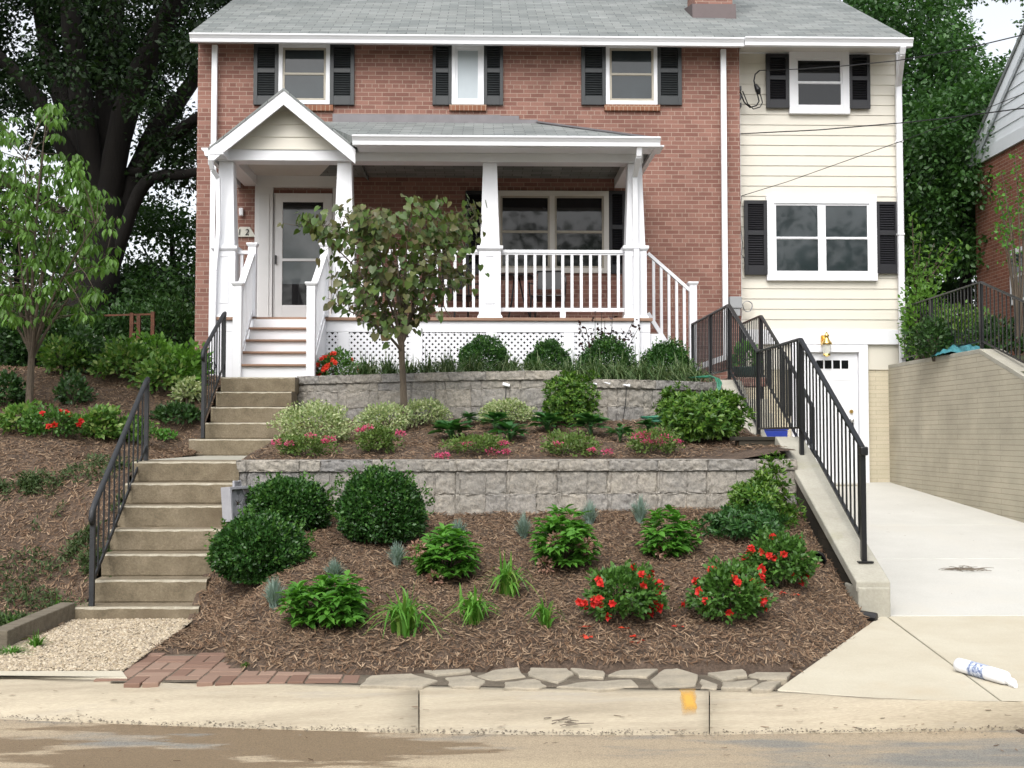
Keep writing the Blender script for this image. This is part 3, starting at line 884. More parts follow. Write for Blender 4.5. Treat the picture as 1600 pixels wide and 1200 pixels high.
def frame_mb(x0, x1, z0, z1, w, y0, y1, wt=None, wb=None):
    wt = wt or w; wb = wb or w
    return MB().box(x0, x0 + w, y0, y1, z0, z1).box(x1 - w, x1, y0, y1, z0, z1).box(x0 + w, x1 - w, y0, y1, z1 - wt, z1).box(x0 + w, x1 - w, y0, y1, z0, z0 + wb)


def window(rect, Yw, cas, units=1, hung=True, glass='glass', sashw=.045, mul=.08, paint='white', proud=.035, sash=None):
    x0, x1, z0, z1 = rect
    w = hb('window', frame_mb(x0, x1, z0, z1, cas, Yw - proud - .015, Yw + .03), M[paint], bevel=.004)
    xi0, xi1, zi0, zi1 = x0 + cas, x1 - cas, z0 + cas, z1 - cas
    uw = (xi1 - xi0 - mul * (units - 1)) / units
    for u in range(units):
        a = xi0 + u * (uw + mul); b = a + uw
        if u: hb('mullion', MB().box(a - mul, a, Yw - proud + .006, Yw + .03, zi0, zi1), M[paint], w, .003)
        zm = zi0 + (zi1 - zi0) * .5
        parts = [(zi0, zm + .02, Yw - .030), (zm - .02, zi1, Yw - .018)] if hung else [(zi0, zi1, Yw - .024)]
        for c, d, yy in parts:
            hb('sash', frame_mb(a, b, c, d, sashw, yy - .012, yy + .016), M[sash or paint], w, .002)
            hb('pane', MB().box(a + sashw - .004, b - sashw + .004, yy + .004, yy + .010, c + sashw - .004, d - sashw + .004), M[glass], w)
    hb('dark_backing', MB().box(xi0, xi1, Yw - .005, Yw + .028, zi0, zi1), M['interior'], w)
    return w


def shutter(rect, Yw, mat='shutter'):
    x0, x1, z0, z1 = rect; y0 = Yw - .05; fw = .052 if (x1 - x0) < .36 else .06
    s = hb('shutter', frame_mb(x0, x1, z0, z1, fw, y0, Yw - .005, fw, .14).box(x0 + fw, x1 - fw, y0, Yw - .005, z0 + (z1 - z0) * .56 - .035, z0 + (z1 - z0) * .56 + .035), M[mat], bevel=.003)
    zm = z0 + (z1 - z0) * .56; mb = MB()
    for a, b in ((z0 + .14, zm - .035), (zm + .035, z1 - fw)):
        n = max(3, int((b - a) / .036)); e = (b - a) / n
        for i in range(n):
            zc = a + (i + .5) * e
            mb.add([(x0 + fw, y0 + .010, zc - e * .42), (x1 - fw, y0 + .010, zc - e * .42), (x1 - fw, y0 + .034, zc + e * .40), (x0 + fw, y0 + .034, zc + e * .40),
                    (x0 + fw, y0 + .014, zc - e * .52), (x1 - fw, y0 + .014, zc - e * .52), (x1 - fw, y0 + .040, zc + e * .30), (x0 + fw, y0 + .040, zc + e * .30)],
                   [(0, 1, 2, 3), (7, 6, 5, 4), (0, 4, 5, 1), (2, 6, 7, 3), (1, 5, 6, 2), (0, 3, 7, 4)])
    hb('louvre', mb, M[mat], s)
    hb('louvre_backing', MB().box(x0 + fw, x1 - fw, Yw - .008, Yw - .006, z0 + .1, z1 - fw), M['interior'], s)
    return s


window(R(436, 69.5, 516, 164, YH), YH, .062, sashw=.034, sash='sashtan'); window(R(706, 70.5, 756, 164.5, YH), YH, .06, hung=False, glass='curtain', sashw=.035); window(R(946, 70.5, 1027, 164.5, YH), YH, .062, sashw=.034, sash='sashtan')
for a, b in ((397, 436), (516, 554), (676, 706), (756, 786), (908, 946.5), (1026, 1064.5)):
    shutter(R(a, 69.5, b, 165, YH), YH)
for a, b in ((433, 521), (702, 760), (944, 1031)):
    hb('sill', MB().box(*(R(a, 164.6, b, 174, YH)[:2]), YH - .05, YH + .02, *(R(a, 164.6, b, 174, YH)[2:])), M['sillbrick'], bevel=.004)
window(R(1232, 82, 1326, 179, YS), YS - .01, .115, sashw=.03, glass='glassdark'); window(R(1197, 307, 1369, 439, YS), YS - .01, .125, 2, mul=.07, sashw=.03)
for r in ((1196, 86, 1232, 170), (1325, 87, 1358, 171), (1162, 314, 1198, 430), (1368, 316, 1402, 428)):
    shutter(R(*r, YS), YS - .01, 'shutterdark')
# porch window
window(R(774, 299, 951, 427, YH), YH, .08, 2, glass='glassdark', paint='porchceil', mul=.08, sashw=.03, sash='sashtan')
for r in ((727, 299, 774, 428), (951, 299, 977, 428)): shutter(R(*r, YH), YH, 'shutterdark')

# front door, surround, plaque, bell -----------------------------------------
x0, x1, z0, z1 = R(428, 303, 519, 491, YH)
PZ = 3.055                                           # porch floor
sur = hb('door_surround', MB().box(at(399, 380, YH).x, x0 - .01, 17.93, 18.02, PZ, at(440, 294, YH).z).box(x1 + .01, x1 + .16, 17.93, 18.02, PZ, at(440, 294, YH).z).box(at(399, 380, YH).x, x1 + .16, 17.925, 18.02, at(440, 294, YH).z, at(440, 274, YH).z), M['doorwhite'], bevel=.004)
hb('pilaster_panel', MB().box(at(405, 380, YH).x, at(422, 380, YH).x, 17.915, 17.93, PZ + .15, at(440, 305, YH).z), M['doorwhite'], sur, .004)
dr = hb('front_door', frame_mb(x0, x1, PZ + .01, z1, .14, 17.95, 18.0, .14, .36), M['doorwhite'], bevel=.004)
gx0, gx1, gz0, gz1 = R(442, 320, 505, 457, YH)
hb('pane', MB().box(x0 + .13, x1 - .13, 17.968, 17.975, PZ + .365, z1 - .135), M['glassdoor'], dr)
hb('door_backing', MB().box(x0 + .1, x1 - .1, 17.98, 17.99, PZ + .02, z1 - .05), M['interior'], dr)
hb('pane_lower', MB().box(x0 + .13, x1 - .13, 17.960, 17.966, PZ + .366, PZ + .70), M['glassdark'], dr)
hb('pane_lower', MB().box(x0 + .13, x1 - .13, 17.960, 17.966, z1 - .26, z1 - .136), M['glassdark'], dr)
hb('rail', MB().box(x0 + .13, x1 - .13, 17.952, 17.98, PZ + 1.06, PZ + 1.10), M['doorwhite'], dr)
hb('door_edge', MB().box(x0 + .012, x0 + .02, 17.944, 17.956, PZ + .03, z1 - .02), M['flash'], dr)
hb('handle', MB().box(x0 + .03, x0 + .055, 17.91, 17.95, at(431, 414, YH).z, at(431, 400, YH).z), M['black'], dr, .006)
px0, px1, pz0, pz1 = R(366, 355, 400, 370.5, YH)
pl = hb('house_number_plaque', MB().prism([(px0, pz0), (px1, pz0), (px1 - .09, pz1), (px0 + .09, pz1)], 'y', 17.97, 18.0), M['plaque'], bevel=.004)
for ch_, px_ in (('1', 374.2), ('2', 386.4)):
    fc = bpy.data.curves.new('numeral', 'FONT'); fc.body = ch_; fc.size = .135; fc.extrude = .004; fc.align_x = 'CENTER'; fc.shear = .15
    ft_ = bpy.data.objects.new('numeral_text', fc); COL.objects.link(ft_)
    me_ = bpy.data.meshes.new_from_object(ft_.evaluated_get(bpy.context.evaluated_depsgraph_get())); bpy.data.objects.remove(ft_)
    fo = link('numeral', me_, pl, M['ink']); fo.location = Vector((at(px_, 363, YH).x, 17.963, pz0 + .028)) - Vector(HO); fo.rotation_euler = (PI / 2, 0, 0)
bx = R(374.5, 326, 381, 338, YH); hb('doorbell_light', MB().box(bx[0], bx[1], 17.93, 18.0, bx[2], bx[3]), M['white'], bevel=.012)

# electric meter, cable coil, weatherhead
mx = R(1139, 464, 1158, 482, 17.95); mt = hb('meter_box', MB().box(mx[0], mx[1], 17.88, 18.02, mx[2], mx[3]).box(mx[0] + .06, mx[1] - .02, 17.9, 18.02, mx[2] - .12, mx[2]), M['metergrey'], bevel=.008)
def ring(c, r, tr, nm, mat, turns=2.0):
    mb = MB(); mb.tube([(c.x + (r + .01 * math.sin(3 * a)) * math.cos(a), c.y - .004 * a, c.z + r * 1.15 * math.sin(a)) for a in np.linspace(0, 2 * PI * turns, 40)], tr, 5); return hb(nm, mb, mat)
ring(at(1167.5, 479, 18.2), .075, .006, 'cable_coil', M['metergrey'])
for py in (140, 153, 166):
    p = at(1154, py, 18.1); hb('cable_anchor', MB().box(p.x - .03, p.x + .03, 18.02, 18.2, p.z - .035, p.z + .035), M['black'])
mb = MB(); q = [at(a, b, 18.1) for a, b in ((1182, 128), (1178, 140), (1181, 155), (1185, 172), (1187, 190), (1178, 222 / 1.0 * .98), (1168, 226 * .98), (1156, 200), (1153, 186))]
q = [at(a, b, 18.1) for a, b in ((1187, 110), (1180, 116), (1178, 126), (1181, 140), (1184, 150), (1186, 158), (1182, 165), (1172, 168), (1163, 160), (1155, 140))]
mb.tube(q, .012, 6); mb.tube([p + Vector((.05, -.02, -.03)) for p in q[3:]] , .009, 6)
hb('service_loop', mb, M['black'])
hb('splice', MB().tube([at(1180, 132, 18.05), at(1184, 140, 18.03), at(1186, 147, 18.05)], [.025, .05, .03], 8), M['black'])
mb = MB(); mb.tube([at(a, b, 18.12) for a, b in ((1159, 306), (1156, 330), (1158, 360), (1160, 380), (1159, 398), (1163, 404), (1164, 412), (1159, 411))], .006, 5); hb('phone_wire', mb, M['black'])

# basement door and lantern
x0, x1, z0, z1 = R(1250, 552, 1340, 752, 18.32)
z0 = .64
hb('door_frame', frame_mb(x0 - .15, x1 + .15, z0 - .08, z1 + .13, .145, 18.22, 18.36, .12, .06), M['white'], bevel=.005)
bd = hb('basement_door', MB().box(x0, x1, 18.29, 18.33, z0, z1), M['white'], bevel=.003)
for k in range(4):
    p0, p1 = R(1275.5 + k * 13.1, 563, 1286 + k * 13.1, 576, 18.29)[:2]; a, b = R(1288, 563, 1298, 576, 18.29)[2:]
    hb('pane', MB().box(p0, p1, 18.284, 18.292, a, b), M['glassdark'], bd)
for a, b, c, d in ((1258, 592, 1293, 655), (1299, 592, 1334, 655), (1258, 672, 1293, 738), (1299, 672, 1334, 738)):
    r = R(a, b, c, d, 18.29); hb('panel', frame_mb(*r, .02, 18.284, 18.292), M['white'], bd, .003)
p = at(1339 - 8, 643, 18.25); hb('deadbolt', MB().tube([(p.x, 18.29, p.z), (p.x, 18.26, p.z)], .03, 12), M['brass'], bd)
p = at(1331, 657, 18.25); hb('door_knob', MB().lathe([(.02, 0), (.035, .01), (.035, .05), (.02, .06)], (p.x, 18.25, p.z - .03), 12), M['steel'], bd, smooth=True)
hb('lock_plate', MB().box(p.x - .035, p.x + .035, 18.27, 18.29, p.z - .14, p.z - .04), M['black'], bd)
r = R(1231, 564, 1247, 650, 18.31); hb('side_window', MB().box(r[0], r[1], 18.28, 18.33, r[2], r[3]), M['glassdark'], bevel=.004)
p = at(1291, 533, 18.1)
ln = hb('wall_lantern', MB().lathe([(.05, -.14), (.075, .02), (.07, .03), (.055, .05)], (p.x, 18.08, p.z - .08), 6), M['lampglass'])
hb('lantern_cap', MB().lathe([(.09, 0), (.08, .03), (.05, .07), (.03, .12), (.045, .14), (.02, .17), (.008, .2)], (p.x, 18.08, p.z - .055), 10), M['brass'], ln, smooth=True)
hb('lantern_arm', MB().tube([(p.x, 18.2, p.z + .03), (p.x, 18.12, p.z + .08), (p.x, 18.08, p.z + .05)], .014, 8).box(p.x - .05, p.x + .05, 18.19, 18.235, p.z - .06, p.z + .1), M['brass'], ln)
hb('lantern_base', MB().lathe([(.02, -.05), (.06, -.03), (.055, 0)], (p.x, 18.08, p.z - .2), 8), M['brass'], ln)

# ------------------------------------------------------------------ porch (part of the house)
YP = 16.2                                             # front edge of the deck
PXL, PXR = at(334, 490, YP).x, at(1016, 490, YP).x
hb('porch_floor', MB().box(PXL - .02, PXR + .03, YP - .04, 18.0, PZ - .045, PZ), M['tread'], bevel=.006)
zsk = at(700, 519, YP).z
hb('porch_skirt', MB().box(PXL, PXR, YP, YP + .04, zsk, PZ - .046), M['white'], bevel=.003)
hb('porch_skirt_side', MB().box(PXR - .05, PXR, YP + .041, 17.98, zsk - .3, PZ - .046), M['white'])
hb('porch_skirt_side', MB().box(PXL, PXL + .04, YP + .041, 17.98, 1.9, PZ - .046), M['white'])
hb('under_porch_shade', MB().box(PXL + .06, PXR - .06, YP + .5, YP + .52, 1.8, PZ - .05), M['interior'])  # near-black sheet stands in for the shade behind the lattice
posts = [(510 - 14, 510), (528, 545), (760 - 1, 777), (881, 897), (991, 1016)]
for a, b in posts: hb('skirt_post', MB().box(at(a, 530, YP).x, at(b, 530, YP).x, YP + .002, YP + .05, 1.85, zsk - .002), M['white'], bevel=.003)
hb('skirt_panel', MB().box(PXL, at(368, 530, YP).x, YP + .002, YP + .04, 1.85, zsk - .002), M['white'], bevel=.003)
hb('skirt_panel', MB().box(at(641, 530, YP).x, at(660, 530, YP).x, YP + .002, YP + .04, 1.85, zsk - .002), M['white'], bevel=.003)
hb('side_stringer', MB().box(PXR + .004, at(1037, 530, YP).x, YP + .06, YP + .1, 2.2, at(1030, 521, YP).z), M['white'])


def lattice(pxa, pxb):
    xa, xb = at(pxa, 540, YP).x, at(pxb, 540, YP).x; za, zb = 1.9, zsk - .004; mb = MB(); s = .088; w = .036
    for k, sg in ((0, 1), (1, -1)):
        y = YP + .014 + .008 * k; n = int((xb - xa + zb - za) / s) + 2
        for i in range(n):
            # line x = xa + i*s - (z-za) (sg=1 mirrored)
            c = xa + i * s
            pts = []
            for z in (za, zb):
                x = c - (z - za); pts.append((x, z))
            (x0_, z0_), (x1_, z1_) = pts
            # clip to panel
            def clip(x, z):
                if x < xa: z = z - (xa - x) if x0_ > x1_ else z; x = xa
                return x, z
            t0, t1 = 0.0, 1.0; dx, dzz = x1_ - x0_, z1_ - z0_
            for lim, sgn in ((xa, 1), (xb, -1)):
                v0 = (x0_ - lim) * sgn; v1 = (x1_ - lim) * sgn
                if v0 < 0 and v1 < 0: t0 = 2
                elif v0 < 0: t0 = max(t0, -v0 / (v1 - v0))
                elif v1 < 0: t1 = min(t1, v0 / (v0 - v1))
            if t0 >= t1 - .02: continue
            A = (x0_ + dx * t0, z0_ + dzz * t0); B = (x0_ + dx * t1, z0_ + dzz * t1)
            if sg < 0: A = (xa + xb - A[0], A[1]); B = (xa + xb - B[0], B[1])
            mb.bar((A[0], y, A[1]), (B[0], y, B[1]), w, .007, (0, 1, 0))
    return hb('lattice', mb, M['white'])
for a, b in ((510, 528), (545, 641), (660, 760), (777, 881), (897, 991)): lattice(a, b)

# columns on piers
for k, (px, top) in enumerate(((355, 249), (539, 249), (765.5, 247), (991, 247))):
    cx = at(px, 310, YP + .16).x; cyc = YP + .17
    zt, zp = 5.28, at(px, 385, YP).z
    col = hb('porch_column', MB().frustum(cx, cyc, zp, zt, .275, .20), M['white'], bevel=.006)
    hb('pier', MB().box(cx - .155, cx + .155, cyc - .155, cyc + .155, PZ, zp - .03), M['white'], col, .005)
    hb('pier_cap', MB().frustum(cx, cyc, zp - .03, zp + .012, .37, .37).frustum(cx, cyc, zp - .06, zp - .03, .32, .37), M['white'], col, .004)
    hb('pier_base', MB().frustum(cx, cyc, PZ + .001, PZ + .045, .36, .33), M['white'], col, .003)
    hb('pier_panel', frame_mb(cx - .065, cx + .065, PZ + .2, zp - .13, .012, cyc - .163, cyc - .154), M['white'], col, .002)
    if k == 3: col4x = cx
    if k == 0: col1x = cx
# beam, side beams, ceiling
zb0, zb1 = 5.28, 5.42
hb('porch_beam', MB().box(col1x - .11, col4x + .11, YP + .0, YP + .27, zb0, zb1 + .03), M['white'], bevel=.004)
hb('side_beam', MB().box(col4x - .10, col4x + .105, YP + .275, 18.0, zb0 + .02, zb1 + .03), M['white'], bevel=.004)
hb('side_beam', MB().box(col1x - .10, col1x + .105, YP + .275, 18.0, zb0 + .02, zb1 + .03), M['white'], bevel=.004)
hb('porch_soffit', MB().box(at(553, 222, 15.7).x + .02, col4x + .34, 15.76, YP - .005, 5.40, 5.42), M['white'])
hb('porch_ceiling', MB().box(col1x - .1, col4x + .1, YP + .271, 18.0, 5.452, 5.48), M['porchceil'])
# hip roof of the porch: eave 15.72, top at wall
ye, ze, zw = 15.72, 5.50, 6.33
xh0, xh1 = at(545, 214, ye).x, at(1024, 213, ye).x
xt = at(842, 190, YH).x
xl0, xl1 = at(552, 214, ye).x, at(498, 188, 18).x
pr = hb('porch_roof', MB().add([(xl0, ye, ze), (xh1, ye, ze), (xt, 18.0, zw), (xl1, 18.0, zw), (xh1, 18.0, ze + .06),
                                (xl0, ye, ze - .05), (xh1, ye, ze - .05), (xl1, 18.0, ze - .05), (xh1, 18.0, ze - .05)],
                               [(0, 1, 2, 3), (1, 4, 2), (5, 6, 1, 0), (6, 8, 4, 1), (7, 8, 6, 5), (3, 7, 5, 0), (2, 4, 8, 7, 3)]), M['shingle'])
hb('hip_cap', MB().bar((xh1 - .0, ye + .01, ze + .012), (xt, 17.98, zw + .012), .12, .025), M['flash'], pr)
fl = []
fx = [at(p, 185, YH).x for p in (520, 782, 811, 840, 858)]
ft = [at(700, p, YH).z for p in (180, 181, 187, 192.5, 196)]
mb = MB()
for i in range(4): mb.box(fx[i], fx[i + 1], 17.965 - .002 * i, 18.0, zw - .35, ft[i])
hb('flashing', mb, M['flash'], pr)
gutter(at(551, 214, 15.7).x, at(1032, 214, 15.65).x, ye + .02, ze + .005, h=.13)
hb('gutter_return', MB().box(at(1023, 220, 15.8).x, at(1030, 220, 15.8).x, ye + .02, 17.98, ze - .11, ze), M['white'])
hb('porch_fascia', MB().box(xl0 + .02, xh1 + .02, ye + .02, ye + .05, ze - .13, ze - .055), M['white'])
# downspout on the corner column
xs = at(992, 240, YP - .02).x
spout([(xs, 15.72, ze - .1), (xs, 15.76, ze - .24), (xs + .0, YP + .0, ze - .42), (xs + .005, YP - .02, zp + .02), (xs + .01, YP - .06, zp - .05), (xs + .012, YP - .045, 2.2)], .075, .06)

# entry gable
yg = 15.90
ax, az = at(443, 137, yg).x, at(443, 137, yg).z
lx, lz = at(325, 231, yg).x, at(325, 231, yg).z
rx, rz = at(553, 222, yg).x, at(553, 222, yg).z
sl = (az - lz) / (ax - lx); rz = az - sl * (rx - ax)
gb = hb('gable_roof', MB().prism([(lx, lz), (ax, az), (rx, rz), (rx, rz - .03), (ax, az - .035), (lx, lz - .03)], 'y', yg, 18.0), M['shingle'])
def rake(xa, za, xb, zb_, t0, t1, y0, y1, nm):
    hb(nm, MB().prism([(xa, za - t0), (xb, zb_ - t0), (xb, zb_ - t1), (xa, za - t1)], 'y', y0, y1), M['white'], gb, .003)
rake(lx, lz, ax, az, (.032), .235, yg + .012, yg + .05, 'rake_board'); rake(ax, az, rx + .02, rz - sl * .02, (.032), .235, yg + .012, yg + .05, 'rake_board')
gz0 = zb1 + .012
def gclip(z):
    d = max((az - .065 - z) / sl, .01); return (ax - d, ax + d)
gtop = az - .075
hb('gable_siding', lap(0, 0, gz0, gtop, YP + .0, .185, gclip), M['cream'], gb)
hb('gable_back', MB().prism([(ax - (gtop - gz0) / sl, gz0), (ax + (gtop - gz0) / sl, gz0), (ax, gtop)], 'y', YP + .01, YP + .05), M['cream'], gb)
hb('eave_return', MB().box(lx + .02, at(349, 232, yg).x, yg + .004, YP + .1, at(340, 241, yg).z, at(340, 225, yg).z), M['white'], gb, .004)
P = [(0, 0), (-.12, 0), (-.11, -.03), (-.08, -.05), (-.065, -.115), (0, -.115)]
hb('gutter', MB().prism([(lx + .02 + u, lz + .005 + w) for u, w in P], 'y', yg + .01, 17.97), M['white'], gb, .003)
spout([(at(329, 240, 15.9).x, 15.9, 5.22), (at(331, 246, 15.95).x, 15.98, 5.1), (at(341, 258, 16.1).x, 16.1, 5.0), (at(342, 300, 16.14).x, 16.15, 4.3), (at(336, 400, 16.15).x, 16.15, 3.7), (at(333, 480, 16.15).x, 16.15, 2.2)], .06, .05)

# porch railings
def railing(xa, xb, y, n, lab=None):
    zt, zb_ = at(860, 391, y).z, at(860, 484, y).z
    r = hb('porch_railing', MB().box(xa, xb, y - .035, y + .035, zt - .045, zt).box(xa, xb, y - .022, y + .022, zt - .07, zt - .046), M['white'], bevel=.004)
    hb('bottom_rail', MB().box(xa, xb, y - .025, y + .025, zb_ - .03, zb_ + .025), M['white'], r, .003)
    for i in range(n):
        x = xa + (xb - xa) * (i + .7) / (n + .4); hb('baluster', MB().box(x - .02, x + .02, y - .02, y + .02, zb_ + .026, zt - .071), M['white'], r)
    hb('foot_block', MB().box((xa + xb) / 2 - .04, (xa + xb) / 2 + .04, y - .03, y + .03, PZ + .001, zb_ - .031), M['white'], r)
ry = YP + .17
railing(at(782, 400, ry).x, at(976, 400, ry).x, ry, 13); railing(at(556, 400, ry).x, at(750, 400, ry).x, ry, 13)
zt = at(380, 392, ry).z
rr = hb('porch_railing', MB().box(at(371, 395, ry).x, at(390, 395, ry).x, ry - .035, ry + .035, zt - .05, zt), M['white'], bevel=.004)
hb('baluster', MB().box(at(378, 420, ry).x - .02, at(378, 420, ry).x + .02, ry - .02, ry + .02, PZ + .08, zt - .051), M['white'], rr)

# entry steps
sx0, sx1 = at(372, 560, 15).x, at(482, 560, 15).x
st = hb('entry_steps', MB().prism([(YP + .03, 1.95)] + [p for k in range(5) for p in ((YP - .02 - .27 * (4 - k) * 1 - 0, 0),)][:0] + [
    (14.94, 1.95), (14.94, 2.287), (15.20, 2.287), (15.20, 2.47), (15.46, 2.47), (15.46, 2.65), (15.72, 2.65), (15.72, 2.835), (15.98, 2.835), (15.98, 3.005), (YP + .03, 3.005)], 'x', sx0, sx1), M['white'])
for k, (y, z) in enumerate(((14.90, 2.288), (15.16, 2.471), (15.42, 2.651), (15.68, 2.836))):
    o = .045 if k == 0 else 0
    hb('tread', MB().box(sx0 - o, sx1 + o, y, y + .30 - (.0), z, z + .03), M['tread'], st, .006)
for px, s in ((372.5, -1), (487, 1)):
    xn = at(px, 500, 14.95).x; xu = at(394 if s < 0 else 507, 440, 16.1).x
    ztb, ztu = at(px, 447, 14.9).z, at(394, 380, 16.1).z
    nw = hb('newel_post', MB().box(xn - .055, xn + .055, 14.86, 14.97, 1.95, ztb), M['white'], house, .004)
    hb('newel_cap', MB().frustum(xn, 14.915, ztb, ztb + .03, .12, .155).frustum(xn, 14.915, ztb + .03, ztb + .05, .155, .15), M['white'], nw, .003)
    nu = hb('newel_post', MB().box(xu - .055, xu + .055, 16.06, 16.17, PZ + .001, ztu - .05), M['white'], house, .004)
    hb('newel_cap', MB().frustum(xu, 16.115, ztu - .05, ztu - .02, .12, .155).frustum(xu, 16.115, ztu - .02, ztu, .155, .15), M['white'], nu, .003)
    a, b = Vector((xn, 14.97, ztb - .06)), Vector((xu, 16.06, ztu - .16))
    rl = hb('stair_rail', MB().bar(a, b, .09, .045), M['white'], house, .004)
    hb('bottom_rail', MB().bar((xn, 14.97, 2.37), (xu, 16.06, 3.12), .05, .06), M['white'], rl, .003)
    hb('stringer', MB().prism([(14.95, 1.95), (14.95, 2.22), (16.19, 3.05), (16.19, 1.95)], 'x', (sx0 - .06) if s < 0 else sx1 + .004, (sx0 - .004) if s < 0 else sx1 + .06), M['white'], st)
    for i in range(9):
        t = (i + .6) / 9.2; q = a.lerp(b, t); w = Vector((xn, 14.97, 2.37)).lerp(Vector((xu, 16.06, 3.12)), t)
        hb('baluster', MB().box(q.x - .017, q.x + .017, q.y - .017, q.y + .017, w.z, q.z), M['white'], rl)
# side stair at the far end of the porch
ys = YP + .75
a, b = at(1012, 396, ys), at(1079, 455, ys); c, d = at(1013, 488, ys), at(1081, 602, ys)
c, d = at(1012, 489, ys), at(1080, 598, ys)
ss = hb('side_stair_rail', MB().bar(a, b, .07, .05), M['white'], bevel=.004)
hb('bottom_rail', MB().bar(c, d, .05, .06), M['white'], ss, .003)
for i in range(5):
    t = (i + .75) / 5.6; q = a.lerp(b, t); w = c.lerp(d, t); hb('baluster', MB().box(q.x - .02, q.x + .02, ys - .02, ys + .02, w.z, q.z), M['white'], ss)
xn = at(1082.5, 500, ys).x; zt = at(1082, 446, ys).z
nw = hb('newel_post', MB().box(xn - .055, xn + .055, ys - .055, ys + .055, 1.95, zt), M['white'], house, .004)
hb('newel_cap', MB().frustum(xn, ys, zt, zt + .03, .12, .155).frustum(xn, ys, zt + .03, zt + .05, .155, .15), M['white'], nw, .003)
sd = hb('side_steps', MB().prism([(PXR + .06, 1.95), (PXR + .06, 2.88), (PXR + .33, 2.88), (PXR + .33, 2.65), (PXR + .6, 2.65), (PXR + .6, 2.42), (PXR + .87, 2.42), (PXR + .87, 2.2), (xn + .1, 2.2), (xn + .1, 1.95)], 'y', ys + .06, 17.9), M['white'])
for k in range(3): hb('tread', MB().box(PXR + .06 + .27 * k, PXR + .36 + .27 * k, ys + .05, 17.92, 2.881 - .23 * k, 2.911 - .23 * k), M['tread'], sd)
